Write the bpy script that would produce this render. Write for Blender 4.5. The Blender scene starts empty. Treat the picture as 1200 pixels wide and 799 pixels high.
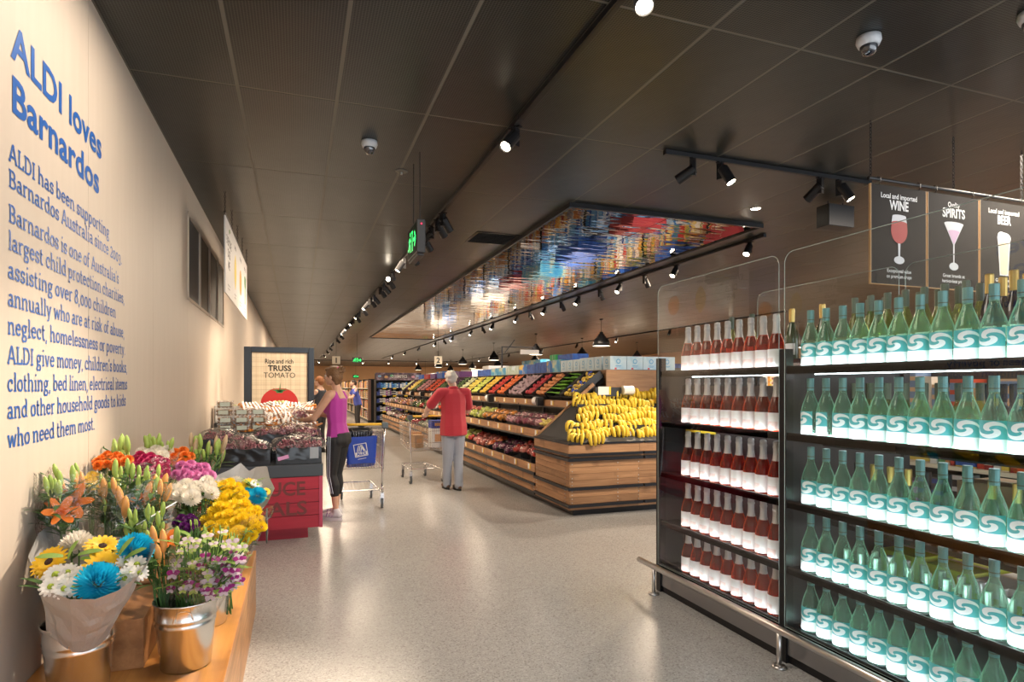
import bpy, bmesh, math, random
from mathutils import Vector, Matrix, Euler, noise
random.seed(7)
SC = bpy.context.scene
COL = SC.collection
PI = math.pi
R = math.radians
CEIL = 3.4          # ceiling height
WX = -0.954         # left wall face
GX = 2.49           # front of the wine cabinet
YAW = R(19.62)

# ---------------------------------------------------------------- camera, world, exposure
cam = bpy.data.cameras.new('camera')
cam.sensor_width = 36.0
cam.lens = 707.0 * 36.0 / 1200.0
cam.shift_y = 0.04375
cam.clip_start = 0.05
cam.clip_end = 300
camo = bpy.data.objects.new('camera', cam)
camo.location = (0, 0, 1.5)
camo.rotation_euler = (PI / 2, 0, -YAW)
COL.objects.link(camo)
SC.camera = camo

w = bpy.data.worlds.new('world')
SC.world = w
w.use_nodes = True
bg = w.node_tree.nodes['Background']
bg.inputs[0].default_value = (0.86, 0.93, 1.0, 1)     # overcast daylight through the shop front
bg.inputs[1].default_value = 2.9

SC.view_settings.view_transform = 'Standard'
SC.view_settings.look = 'None'
SC.view_settings.gamma = 1
SC.view_settings.exposure = 0.12
SC.cycles.transparent_max_bounces = 24
SC.cycles.max_bounces = 8
SC.cycles.sample_clamp_indirect = 6.0
SC.cycles.caustics_reflective = False
SC.cycles.caustics_refractive = False

WARM = (1.0, 0.80, 0.60)
def area_light(name, loc, size, power, col, rot=(0, 0, 0), sy=None):
    l = bpy.data.lights.new(name, 'AREA')
    l.energy = power; l.color = col; l.size = size
    if sy: l.shape = 'RECTANGLE'; l.size_y = sy
    o = bpy.data.objects.new(name, l); o.location = loc; o.rotation_euler = rot
    COL.objects.link(o); return o
def spot_light(name, loc, target, power, col, angle=60, blend=0.6, size=0.035):
    l = bpy.data.lights.new(name, 'SPOT')
    l.energy = power; l.color = col; l.spot_size = R(angle); l.spot_blend = blend; l.shadow_soft_size = size
    o = bpy.data.objects.new(name, l); o.location = loc
    o.rotation_euler = (Vector(target) - Vector(loc)).to_track_quat('-Z', 'Y').to_euler()
    COL.objects.link(o); return o

# added soft area lights below the ceiling, without fittings, to fill the hall
for yy in (3.0, 9.0, 14.0, 20.0, 28.0, 38.0, 50.0):
    for xx in ((0.9, 6.6, 13.0) if yy > 4 else (0.2, 6.0)):
        k = 1.0 if yy < 18 else 2.0 if yy < 36 else 3.2
        area_light('fill_light', (xx, yy, 3.36), 1.6, (170 if xx > 2 else 90 if yy > 4 else 55) * k, (1.0, 0.86, 0.71) if yy < 9 else (1.0, .79, .58))

# ---------------------------------------------------------------- helpers
def at(px, py, D):
    """a point of the place: image column, row and its depth in metres along the view axis"""
    xr = (px - 600) / 707.0 * D
    return Vector((xr * math.cos(YAW) + D * math.sin(YAW), -xr * math.sin(YAW) + D * math.cos(YAW), 1.5 - (py - 452) / 707.0 * D))

class MB:
    def __init__(s): s.v = []; s.f = []; s.m = []; s.mi = 0
    def quad(s, a, b, c, d):
        n = len(s.v); s.v += [tuple(a), tuple(b), tuple(c), tuple(d)]; s.f.append((n, n+1, n+2, n+3)); s.m.append(s.mi); return s
    def poly(s, pts):
        n = len(s.v); s.v += [tuple(p) for p in pts]; s.f.append(tuple(range(n, n+len(pts)))); s.m.append(s.mi); return s
    def box(s, x0, y0, z0, x1, y1, z1, M=None):
        n = len(s.v)
        p = [(x0,y0,z0),(x1,y0,z0),(x1,y1,z0),(x0,y1,z0),(x0,y0,z1),(x1,y0,z1),(x1,y1,z1),(x0,y1,z1)]
        if M is not None: p = [tuple(M @ Vector(q)) for q in p]
        s.v += p
        for f in ((3,2,1,0),(4,5,6,7),(0,1,5,4),(1,2,6,5),(2,3,7,6),(3,0,4,7)):
            s.f.append(tuple(n+i for i in f)); s.m.append(s.mi)
        return s
    def tube(s, pts, r, n=6, cap=True, closed=False):
        pts = [Vector(p) for p in pts]; k = len(pts)
        rs = r if isinstance(r, (list, tuple)) else [r]*k
        base = len(s.v); up = None
        for i, p in enumerate(pts):
            a = pts[i-1] if (i > 0 or closed) else p
            b = pts[(i+1) % k] if (i < k-1 or closed) else p
            t = (b - a)
            if t.length < 1e-9: t = Vector((0,0,1))
            t.normalize()
            if up is None: up = Vector((0,0,1)) if abs(t.z) < .9 else Vector((1,0,0))
            x = t.cross(up)
            if x.length < 1e-4: x = t.cross(Vector((0,1,0)))
            x.normalize(); y = x.cross(t); up = y
            for j in range(n):
                a_ = 2*PI*j/n
                s.v.append(tuple(p + x*(math.cos(a_)*rs[i]) + y*(math.sin(a_)*rs[i])))
        rings = k if closed else k-1
        for i in range(rings):
            i2 = (i+1) % k
            for j in range(n):
                j2 = (j+1) % n
                s.f.append((base+i*n+j, base+i*n+j2, base+i2*n+j2, base+i2*n+j)); s.m.append(s.mi)
        if cap and not closed:
            s.f.append(tuple(base+j for j in range(n))[::-1]); s.m.append(s.mi)
            s.f.append(tuple(base+(k-1)*n+j for j in range(n))); s.m.append(s.mi)
        return s
    def lathe(s, prof, n=16, M=None, a0=0, a1=2*PI, cap=True):
        base = len(s.v); full = abs(a1-a0-2*PI) < 1e-6
        cols = n if full else n+1
        for (r, z) in prof:
            for j in range(cols):
                a = a0 + (a1-a0)*j/n
                p = Vector((r*math.cos(a), r*math.sin(a), z))
                if M is not None: p = M @ p
                s.v.append(tuple(p))
        for i in range(len(prof)-1):
            for j in range(n):
                j2 = (j+1) % cols
                s.f.append((base+i*cols+j, base+i*cols+j2, base+(i+1)*cols+j2, base+(i+1)*cols+j)); s.m.append(s.mi)
        if cap and full:
            if prof[0][0] > 1e-5: s.f.append(tuple(base+j for j in range(n))[::-1]); s.m.append(s.mi)
            if prof[-1][0] > 1e-5: s.f.append(tuple(base+(len(prof)-1)*cols+j for j in range(n))); s.m.append(s.mi)
        return s
    def ball(s, c, r, n=8, k=5, sz=1.0, M=None):
        rr = r if isinstance(r, (tuple, list)) else (r, r, r*sz)
        prof = [(math.sin(PI*i/k), -math.cos(PI*i/k)) for i in range(k+1)]
        T = Matrix.Translation(Vector(c)) @ (M if M is not None else Matrix.Identity(4)) @ Matrix.Diagonal((rr[0], rr[1], rr[2], 1))
        prof[0] = (0, -1); prof[-1] = (0, 1)
        return s.lathe(prof, n, T, cap=False)
    def add(s, o, M):
        n = len(s.v); s.v += [tuple(M @ Vector(p)) for p in o.v]
        s.f += [tuple(i+n for i in f) for f in o.f]; s.m += o.m
        return s
    def grid(s, fn, nu, nv):
        n = len(s.v)
        for i in range(nu+1):
            for j in range(nv+1): s.v.append(tuple(fn(i/nu, j/nv)))
        for i in range(nu):
            for j in range(nv):
                a = n+i*(nv+1)+j
                s.f.append((a, a+1, a+nv+2, a+nv+1)); s.m.append(s.mi)
        return s
    def mesh(s, name, mats, smooth=False):
        me = bpy.data.meshes.new(name)
        me.from_pydata(s.v, [], s.f)
        for m in (mats if isinstance(mats, (list, tuple)) else [mats]): me.materials.append(m)
        if any(s.m): me.polygons.foreach_set('material_index', s.m)
        if smooth: me.polygons.foreach_set('use_smooth', [True]*len(me.polygons))
        me.update()
        return me
    def build(s, name, mats, parent=None, smooth=False, bevel=0, **tags):
        o = bpy.data.objects.new(name, s.mesh(name, mats, smooth))
        COL.objects.link(o)
        if parent is not None: o.parent = parent
        if bevel:
            b = o.modifiers.new('b', 'BEVEL'); b.width = bevel; b.segments = 2; b.limit_method = 'ANGLE'
        for k_, v_ in tags.items(): o[k_] = v_
        return o

def link(name, me, parent=None, loc=None, rot=None, scale=None, **tags):
    o = bpy.data.objects.new(name, me); COL.objects.link(o)
    if parent is not None: o.parent = parent
    if loc is not None: o.location = loc
    if rot is not None: o.rotation_euler = rot
    if scale is not None: o.scale = scale
    for k_, v_ in tags.items(): o[k_] = v_
    return o
def thing(name, label, cat, loc=(0,0,0), rz=0, group=None, scale=None):
    o = bpy.data.objects.new(name, None); COL.objects.link(o); o.empty_display_size = .05
    o.location = loc; o.rotation_euler = (0, 0, rz) if not isinstance(rz, (tuple, list, Euler)) else rz
    if scale: o.scale = (scale,)*3
    o['label'] = label; o['category'] = cat
    if group: o['group'] = group
    return o
def tag(o, label, cat, group=None, kind=None):
    o['label'] = label; o['category'] = cat
    if group: o['group'] = group
    if kind: o['kind'] = kind
    return o
KIDS = {}
def dup(root, loc=None, rz=None, label=None, group=None, scale=None):
    """a copy of a thing with copies of its parts and sub-parts"""
    if root.name not in KIDS: KIDS[root.name] = [(c, list(c.children)) for c in root.children]
    r = root.copy(); COL.objects.link(r)
    if loc is not None: r.location = loc
    if rz is not None: r.rotation_euler = (0, 0, rz) if not isinstance(rz, (tuple, list, Euler)) else rz
    if scale is not None: r.scale = (scale,)*3 if not isinstance(scale, (tuple, list)) else scale
    if label: r['label'] = label
    if group: r['group'] = group
    for c, g in KIDS[root.name]:
        d = c.copy(); COL.objects.link(d); d.parent = r
        for e in g:
            h = e.copy(); COL.objects.link(h); h.parent = d
    return r
ORD = ['first','second','third','fourth','fifth','sixth','seventh','eighth','ninth','tenth','eleventh','twelfth','thirteenth','fourteenth','fifteenth','sixteenth','seventeenth','eighteenth','nineteenth','twentieth',
       'twenty-first','twenty-second','twenty-third','twenty-fourth','twenty-fifth','twenty-sixth','twenty-seventh','twenty-eighth','twenty-ninth','thirtieth','thirty-first','thirty-second','thirty-third','thirty-fourth','thirty-fifth','thirty-sixth','thirty-seventh','thirty-eighth','thirty-ninth','fortieth']

# ---------------------------------------------------------------- materials
def nodes(m): return m.node_tree.nodes, m.node_tree.links
def pm(name, col, rough=.5, metal=0, spec=.5, emit=None, es=0, sub=0, coat=0, trans=0, alpha=1, noise=0, nscale=8, bump=0, bscale=60, sheen=0):
    m = bpy.data.materials.new(name); m.use_nodes = True
    N, L = nodes(m); b = N['Principled BSDF']
    b.inputs['Base Color'].default_value = (*col, 1); b.inputs['Roughness'].default_value = rough
    b.inputs['Metallic'].default_value = metal; b.inputs['Specular IOR Level'].default_value = spec
    b.inputs['Alpha'].default_value = alpha
    if coat: b.inputs['Coat Weight'].default_value = coat
    if sheen: b.inputs['Sheen Weight'].default_value = sheen
    if trans: b.inputs['Transmission Weight'].default_value = trans
    if sub:
        b.inputs['Subsurface Weight'].default_value = sub; b.inputs['Subsurface Radius'].default_value = (.02, .01, .006)
        b.inputs['Subsurface Scale'].default_value = 1
    if emit: b.inputs['Emission Color'].default_value = (*emit, 1); b.inputs['Emission Strength'].default_value = es
    if noise:
        t = N.new('ShaderNodeTexNoise'); t.inputs['Scale'].default_value = nscale; t.inputs['Detail'].default_value = 5
        tc = N.new('ShaderNodeTexCoord'); L.new(tc.outputs['Object'], t.inputs['Vector'])
        mx = N.new('ShaderNodeMix'); mx.data_type = 'RGBA'
        mx.inputs[6].default_value = (*[c*(1-noise) for c in col], 1); mx.inputs[7].default_value = (*[min(1, c*(1+noise)) for c in col], 1)
        L.new(t.outputs['Fac'], mx.inputs[0]); L.new(mx.outputs[2], b.inputs['Base Color'])
    if bump:
        t = N.new('ShaderNodeTexNoise'); t.inputs['Scale'].default_value = bscale; t.inputs['Detail'].default_value = 4
        tc = N.new('ShaderNodeTexCoord'); L.new(tc.outputs['Object'], t.inputs['Vector'])
        bp = N.new('ShaderNodeBump'); bp.inputs['Strength'].default_value = bump; bp.inputs['Distance'].default_value = .01
        L.new(t.outputs['Fac'], bp.inputs['Height']); L.new(bp.outputs[0], b.inputs['Normal'])
    return m
def ramp(N, stops):
    r = N.new('ShaderNodeValToRGB'); e = r.color_ramp.elements
    while len(e) < len(stops): e.new(.5)
    for i, (p, c) in enumerate(stops): e[i].position = p; e[i].color = (*c, 1)
    return r
def math_n(N, L, op, a, b=None, c=None):
    n = N.new('ShaderNodeMath'); n.operation = op
    for i, x in enumerate((a, b, c)):
        if x is None: continue
        if isinstance(x, (int, float)): n.inputs[i].default_value = x
        else: L.new(x, n.inputs[i])
    return n.outputs[0]
def wood(name, c1, c2, axis=0, rough=.45, knots=True, scale=1.0, rnd=True, coord='Object'):
    """grain runs along AXIS of the piece; every piece is a little lighter or darker"""
    m = bpy.data.materials.new(name); m.use_nodes = True; N, L = nodes(m); b = N['Principled BSDF']
    tc = N.new('ShaderNodeTexCoord'); mp = N.new('ShaderNodeMapping')
    sc = [14*scale]*3; sc[axis] = .9*scale; mp.inputs['Scale'].default_value = sc
    oi = N.new('ShaderNodeObjectInfo')
    add = N.new('ShaderNodeVectorMath'); add.operation = 'ADD'
    cmb = N.new('ShaderNodeCombineXYZ'); L.new(math_n(N, L, 'MULTIPLY', oi.outputs['Random'], 37.0), cmb.inputs[axis])
    L.new(tc.outputs[coord], add.inputs[0]); L.new(cmb.outputs[0], add.inputs[1]); L.new(add.outputs[0], mp.inputs[0])
    t = N.new('ShaderNodeTexNoise'); t.inputs['Scale'].default_value = 1.6; t.inputs['Detail'].default_value = 8; t.inputs['Roughness'].default_value = .62; t.inputs['Distortion'].default_value = .5
    L.new(mp.outputs[0], t.inputs['Vector'])
    r = ramp(N, [(.3, c2), (.5, [(a+b_)/2 for a, b_ in zip(c1, c2)]), (.68, c1)]); L.new(t.outputs['Fac'], r.inputs[0])
    col = r.outputs[0]
    if knots:
        t2 = N.new('ShaderNodeTexNoise'); t2.inputs['Scale'].default_value = 3.5; L.new(add.outputs[0], t2.inputs['Vector'])
        r2 = ramp(N, [(.30, (.35,.3,.25)), (.42, (1,1,1))]); L.new(t2.outputs['Fac'], r2.inputs[0])
        mx = N.new('ShaderNodeMix'); mx.data_type = 'RGBA'; mx.blend_type = 'MULTIPLY'; mx.inputs[0].default_value = .6
        L.new(col, mx.inputs[6]); L.new(r2.outputs[0], mx.inputs[7]); col = mx.outputs[2]
    if rnd:
        h = N.new('ShaderNodeHueSaturation'); L.new(col, h.inputs['Color'])
        L.new(math_n(N, L, 'MULTIPLY_ADD', oi.outputs['Random'], .35, .83), h.inputs['Value']); col = h.outputs[0]
    L.new(col, b.inputs['Base Color']); b.inputs['Roughness'].default_value = rough
    bp = N.new('ShaderNodeBump'); bp.inputs['Strength'].default_value = .25; bp.inputs['Distance'].default_value = .004
    L.new(t.outputs['Fac'], bp.inputs['Height']); L.new(bp.outputs[0], b.inputs['Normal'])
    return m
def film(name, gloss=.35, tint=(1,1,1), rough=.08, milky=0.0, bump=.8, bscale=25, fk=1.0):
    """clear wrapping film: see-through, glossy, a little milky, crinkled"""
    m = bpy.data.materials.new(name); m.use_nodes = True; N, L = nodes(m)
    for n in list(N):
        if n.type != 'OUTPUT_MATERIAL': N.remove(n)
    out = [n for n in N if n.type == 'OUTPUT_MATERIAL'][0]
    tr = N.new('ShaderNodeBsdfTransparent'); tr.inputs[0].default_value = (*tint, 1)
    gl = N.new('ShaderNodeBsdfGlossy'); gl.inputs['Roughness'].default_value = rough
    df = N.new('ShaderNodeBsdfTranslucent'); df.inputs[0].default_value = (.9,.9,.9,1)
    fr = N.new('ShaderNodeFresnel'); two_sided_ior(N, L, fr, 1.45)
    if bump:
        t = N.new('ShaderNodeTexNoise'); t.inputs['Scale'].default_value = bscale; t.inputs['Detail'].default_value = 3; t.inputs['Distortion'].default_value = 1.5
        tc = N.new('ShaderNodeTexCoord'); L.new(tc.outputs['Object'], t.inputs['Vector'])
        bp = N.new('ShaderNodeBump'); bp.inputs['Strength'].default_value = bump; bp.inputs['Distance'].default_value = .02
        L.new(t.outputs['Fac'], bp.inputs['Height'])
        for q in (gl, fr): L.new(bp.outputs[0], q.inputs['Normal'])
    m1 = N.new('ShaderNodeMixShader'); L.new(math_n(N, L, 'MULTIPLY_ADD', fr.outputs[0], fk, gloss*.15), m1.inputs[0])
    m2 = N.new('ShaderNodeMixShader'); m2.inputs[0].default_value = milky
    L.new(tr.outputs[0], m2.inputs[1]); L.new(df.outputs[0], m2.inputs[2])
    L.new(m2.outputs[0], m1.inputs[1]); L.new(gl.outputs[0], m1.inputs[2]); L.new(m1.outputs[0], out.inputs[0])
    return m
def two_sided_ior(N, L, fr, ior):
    g = N.new('ShaderNodeNewGeometry')
    L.new(math_n(N, L, 'MULTIPLY_ADD', g.outputs['Backfacing'], 1/ior-ior, ior), fr.inputs[0])
def bottle_glass(name, clear, edge, glow, gl=.1, ge=.8):
    """bottle with its wine: tinted see-through in the middle, glowing with scattered light towards the rim, glossy"""
    m = bpy.data.materials.new(name); m.use_nodes = True; N, L = nodes(m)
    for n in list(N):
        if n.type != 'OUTPUT_MATERIAL': N.remove(n)
    out = [n for n in N if n.type == 'OUTPUT_MATERIAL'][0]
    tr = N.new('ShaderNodeBsdfTransparent'); tr.inputs[0].default_value = (*clear, 1)
    tl = N.new('ShaderNodeBsdfTranslucent'); tl.inputs[0].default_value = (*glow, 1)
    df = N.new('ShaderNodeBsdfDiffuse'); df.inputs[0].default_value = (*edge, 1)
    ad = N.new('ShaderNodeMixShader'); ad.inputs[0].default_value = .45; L.new(tl.outputs[0], ad.inputs[1]); L.new(df.outputs[0], ad.inputs[2])
    lw = N.new('ShaderNodeLayerWeight'); lw.inputs[0].default_value = .5
    pw = math_n(N, L, 'POWER', lw.outputs['Facing'], 2.0)
    m0 = N.new('ShaderNodeMixShader'); L.new(math_n(N, L, 'MULTIPLY_ADD', pw, ge, gl), m0.inputs[0])
    L.new(tr.outputs[0], m0.inputs[1]); L.new(ad.outputs[0], m0.inputs[2])
    g = N.new('ShaderNodeBsdfGlossy'); g.inputs['Roughness'].default_value = .05
    fr = N.new('ShaderNodeFresnel'); two_sided_ior(N, L, fr, 1.5)
    m1 = N.new('ShaderNodeMixShader'); L.new(fr.outputs[0], m1.inputs[0]); L.new(m0.outputs[0], m1.inputs[1]); L.new(g.outputs[0], m1.inputs[2])
    L.new(m1.outputs[0], out.inputs[0])
    return m

M = {}
M['black'] = pm('black_metal', (.012,.012,.014), .38, .3)
M['black_satin'] = pm('black_satin', (.022,.022,.024), .5)
M['plastic'] = pm('black_plastic', (.02,.02,.022), .45)
M['steel'] = pm('brushed_steel', (.62,.61,.6), .28, 1)
M['chrome'] = pm('chrome_wire', (.72,.72,.74), .22, 1)
M['white'] = pm('white_plastic', (.8,.8,.8), .35)
M['paper'] = pm('white_paper', (.82,.82,.8), .6)
M['yellow'] = pm('yellow_tag', (.9,.62,.03), .5)
M['blue_vinyl'] = pm('blue_vinyl', (.012,.11,.42), .45)
M['oak'] = wood('pale_orange_pine', (.78,.37,.10), (.55,.22,.05), axis=1, rough=.28, scale=.8)
M['oak_x'] = wood('reclaimed_board', (.50,.275,.135), (.30,.15,.07), axis=0, rough=.55)
M['oak_y'] = wood('reclaimed_board_side', (.50,.275,.135), (.30,.15,.07), axis=1, rough=.55)
M['blockwood'] = wood('oak_block', (.42,.2,.08), (.26,.11,.04), axis=1, rough=.4)
M['leaf'] = pm('leaf_green', (.06,.16,.03), .45, noise=.4, nscale=30)
M['leaf2'] = pm('leaf_light', (.16,.3,.06), .45, noise=.3, nscale=30)
M['film'] = film('clear_film')
M['film_bag'] = film('produce_film', gloss=.25, milky=.06, bump=.6, bscale=22, rough=.16)
M['glass'] = film('cabinet_glass', fk=1.75, gloss=0, bump=0, rough=.0, tint=(.93,.96,.95))

# plaster wall, ceiling metal, floor
m = bpy.data.materials.new('wall_board'); m.use_nodes = True; N, L = nodes(m); b = N['Principled BSDF']
tc = N.new('ShaderNodeTexCoord'); mp = N.new('ShaderNodeMapping'); mp.inputs['Scale'].default_value = (1, 9, .7)
t = N.new('ShaderNodeTexNoise'); t.inputs['Scale'].default_value = 2.2; t.inputs['Detail'].default_value = 7; L.new(tc.outputs['Object'], mp.inputs[0]); L.new(mp.outputs[0], t.inputs['Vector'])
r = ramp(N, [(.3, (.60,.505,.412)), (.7, (.625,.53,.435))]); L.new(t.outputs['Fac'], r.inputs[0]); L.new(r.outputs[0], b.inputs['Base Color']); b.inputs['Roughness'].default_value = .6
M['wall'] = m
M['wall_back'] = pm('far_wall_orange', (.72,.42,.22), .7)

def ceiling_mat(name, base, perf=True):
    m = bpy.data.materials.new(name); m.use_nodes = True; N, L = nodes(m); b = N['Principled BSDF']
    geo = N.new('ShaderNodeNewGeometry'); sp = N.new('ShaderNodeSeparateXYZ'); L.new(geo.outputs['Position'], sp.inputs[0])
    k = 2*PI/.030
    sx = math_n(N, L, 'SINE', math_n(N, L, 'MULTIPLY', sp.outputs[0], k)); sy = math_n(N, L, 'SINE', math_n(N, L, 'MULTIPLY', sp.outputs[1], k))
    pr = math_n(N, L, 'MULTIPLY', sx, sy)
    hole = math_n(N, L, 'GREATER_THAN', math_n(N, L, 'ABSOLUTE', pr), .30)
    mx = N.new('ShaderNodeMix'); mx.data_type = 'RGBA'; mx.inputs[6].default_value = (*base, 1); mx.inputs[7].default_value = (*[c*.08 for c in base], 1)
    L.new(hole, mx.inputs[0]); L.new(mx.outputs[2], b.inputs['Base Color'])
    b.inputs['Roughness'].default_value = .33; b.inputs['Metallic'].default_value = .35
    t = N.new('ShaderNodeTexNoise'); t.inputs['Scale'].default_value = 1.3; t.inputs['Detail'].default_value = 3
    tc = N.new('ShaderNodeTexCoord'); L.new(tc.outputs['Object'], t.inputs['Vector'])
    bp = N.new('ShaderNodeBump'); bp.inputs['Strength'].default_value = .25; bp.inputs['Distance'].default_value = .03
    L.new(t.outputs['Fac'], bp.inputs['Height']); L.new(bp.outputs[0], b.inputs['Normal'])
    return m
M['ceil'] = ceiling_mat('perforated_ceiling_metal', (.050,.056,.052))
M['ceil_grid'] = pm('ceiling_grid', (.135,.13,.11), .5, .2)
m = bpy.data.materials.new('terrazzo'); m.use_nodes = True; N, L = nodes(m); b = N['Principled BSDF']
tc = N.new('ShaderNodeTexCoord')
v = N.new('ShaderNodeTexVoronoi'); v.inputs['Scale'].default_value = 130; L.new(tc.outputs['Object'], v.inputs['Vector'])
r1 = ramp(N, [(0, (.33,.315,.30)), (.25, (.46,.45,.435)), (.8, (.51,.505,.49)), (1, (.60,.595,.58))])
sc_ = N.new('ShaderNodeSeparateColor'); L.new(v.outputs['Color'], sc_.inputs[0]); L.new(sc_.outputs[0], r1.inputs[0])
t = N.new('ShaderNodeTexNoise'); t.inputs['Scale'].default_value = 1.1; t.inputs['Detail'].default_value = 6; L.new(tc.outputs['Object'], t.inputs['Vector'])
mx = N.new('ShaderNodeMix'); mx.data_type = 'RGBA'; mx.blend_type = 'MULTIPLY'; mx.inputs[0].default_value = .5
r2 = ramp(N, [(.3, (.93,.92,.91)), (.7, (1,1,1))]); L.new(t.outputs['Fac'], r2.inputs[0]); L.new(r1.outputs[0], mx.inputs[6]); L.new(r2.outputs[0], mx.inputs[7]); L.new(mx.outputs[2], b.inputs['Base Color'])
r3 = ramp(N, [(.3, (.19,)*3), (.7, (.25,)*3)]); L.new(t.outputs['Fac'], r3.inputs[0]); L.new(r3.outputs[0], b.inputs['Roughness'])
bp = N.new('ShaderNodeBump'); bp.inputs['Strength'].default_value = .12; bp.inputs['Distance'].default_value = .002
L.new(v.outputs['Distance'], bp.inputs['Height']); L.new(bp.outputs[0], b.inputs['Normal'])
M['floor'] = m

# ---------------------------------------------------------------- the setting
X1, Y0, Y1 = 20.0, -3.2, 60.0
MB().box(WX-.3, Y0, -.1, X1+.3, Y1+.2, 0).build('floor', M['floor'], kind='structure')
wall = MB().box(WX-.3, Y0, 0, WX-.02, Y1, CEIL+.1).build('wall_left', M['black_satin'], kind='structure')
ys = [Y0, -2.19, -.78, .63, 2.04, 3.45, 4.86, 6.27]
def wpan(y0, y1, z0, z1):
    MB().box(WX-.02, y0+.0015, z0+.0015, WX, y1-.0015, z1-.0015).build('wall_panel', M['wall'], wall)
for a, b_ in zip(ys[:-1], ys[1:]): wpan(a, b_, 0, CEIL)
WY0, WY1, WZ0, WZ1 = 6.27, 9.20, 2.30, 3.12
for a, b_ in ((6.27, 7.735), (7.735, 9.20)): wpan(a, b_, 0, WZ0); wpan(a, b_, WZ1, CEIL)
yy = 9.2
while yy < 30: wpan(yy, yy+1.41, 0, CEIL); yy += 1.41
wpan(yy, Y1, 0, CEIL)
win = MB().box(WX-.019, WY0, WZ1-.03, WX+.006, WY1, WZ1).box(WX-.019, WY0, WZ0, WX+.006, WY1, WZ0+.03).build('window_1', M['wall'], kind='structure')
dark_glass = pm('dark_tinted_pane', (.12,.115,.11), .4, .1)
brown_glass = pm('brown_tinted_pane', (.10,.075,.052), .45, .1)
for k in range(4):
    a = WY0 + k*(WY1-WY0)/4; b_ = a + (WY1-WY0)/4
    MB().box(WX-.019, a, WZ0, WX+.010, a+.03, WZ1).build('mullion', M['wall'], win)
    MB().box(WX-.015, a+.03, WZ0+.03, WX-.008, b_, WZ1-.03).build('pane', dark_glass if k == 0 else brown_glass, win)
MB().box(X1, Y0, 0, X1+.2, Y1, CEIL).build('wall_right', M['wall_back'], kind='structure')
MB().box(WX-.3, Y1, 0, X1+.2, Y1+.2, CEIL).build('wall_back', M['wall_back'], kind='structure')
ceil = MB().box(WX-.3, Y0, CEIL-.001, X1+.2, Y1+.2, CEIL+.15).build('ceiling', M['ceil_grid'], kind='structure')
TX = [WX] + [-.356 + .607*k for k in range(40)]
TX = [x for x in TX if x < X1]
TY = [2.66 + 1.52*k for k in range(-4, 38)]
MX0, MX1, MY0, MY1 = 2.685, 5.12, 5.70, 23.94
tile_cache = {}
rest = MB(); ntile = 0
for j in range(len(TY)-1):
    for i in range(len(TX)-1):
        x0, x1, y0, y1 = TX[i], TX[i+1], TY[j], TY[j+1]
        if x0 > MX0-.1 and x1 < MX1+.1 and y0 > MY0-.1 and y1 < MY1+.1: continue
        near = 1.1 < y0 < 17 and x0 < 10 and x0 < .9 + y0*.95+1.5 and ntile < 280
        g = .011; gy = .009
        if near:
            key = round(x1-x0, 3)
            if key not in tile_cache:
                hx, hy = (x1-x0)/2-g, .76-gy
                q = MB().box(-hx, -hy, -.0022, hx, hy, .001)
                tile_cache[key] = q.mesh('ceiling_tile', M['ceil'])
            link('ceiling_tile', tile_cache[key], ceil, ((x0+x1)/2, (y0+y1)/2, CEIL)); ntile += 1
        else:
            rest.box(x0+g, y0+gy, CEIL-.0022, x1-g, min(y1, Y1)-gy, CEIL+.001)
rest.build('distant_tiles', M['ceil'], ceil, kind='stuff')
# ---------------------------------------------------------------- mirror panels on the ceiling
m = bpy.data.materials.new('wavy_mirror_foil'); m.use_nodes = True; N, L = nodes(m); b = N['Principled BSDF']
b.inputs['Base Color'].default_value = (.34,.30,.29,1); b.inputs['Metallic'].default_value = 1; b.inputs['Roughness'].default_value = .015
tc = N.new('ShaderNodeTexCoord'); mp = N.new('ShaderNodeMapping'); mp.inputs['Scale'].default_value = (1.2, 4.5, 1)
geo = N.new('ShaderNodeNewGeometry'); L.new(geo.outputs['Position'], mp.inputs[0])
t = N.new('ShaderNodeTexNoise'); t.inputs['Scale'].default_value = 1.4; t.inputs['Detail'].default_value = 1.5; L.new(mp.outputs[0], t.inputs['Vector'])
bp = N.new('ShaderNodeBump'); bp.inputs['Strength'].default_value = .32; bp.inputs['Distance'].default_value = .012
L.new(t.outputs['Fac'], bp.inputs['Height']); L.new(bp.outputs[0], b.inputs['Normal'])
M['mirror'] = m
mir = thing('ceiling_mirror', 'long mirrored ceiling panel over the fruit displays, framed in black', 'mirror', (MX0, MY0, CEIL-.03))
fr = MB(); W_, L_ = MX1-MX0, MY1-MY0
fr.box(-.03,-.03,-.02, W_+.03,0,.03).box(-.03,L_,-.02, W_+.03,L_+.03,.03).box(-.03,0,-.02,0,L_,.03).box(W_,0,-.02,W_+.03,L_,.03)
fr.build('frame', M['black'], mir)
nx, ny = 2, 24
pw, pl = W_/nx, L_/ny
pme = MB().box(-pw/2+.002, -pl/2+.002, -.004, pw/2-.002, pl/2-.002, .004).mesh('mirror_panel', M['mirror'])
for i in range(nx):
    for j in range(ny):
        link('mirror_panel', pme, mir, ((i+.5)*pw, (j+.5)*pl, 0), (random.uniform(-.004,.004), random.uniform(-.003,.003), 0))

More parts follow.
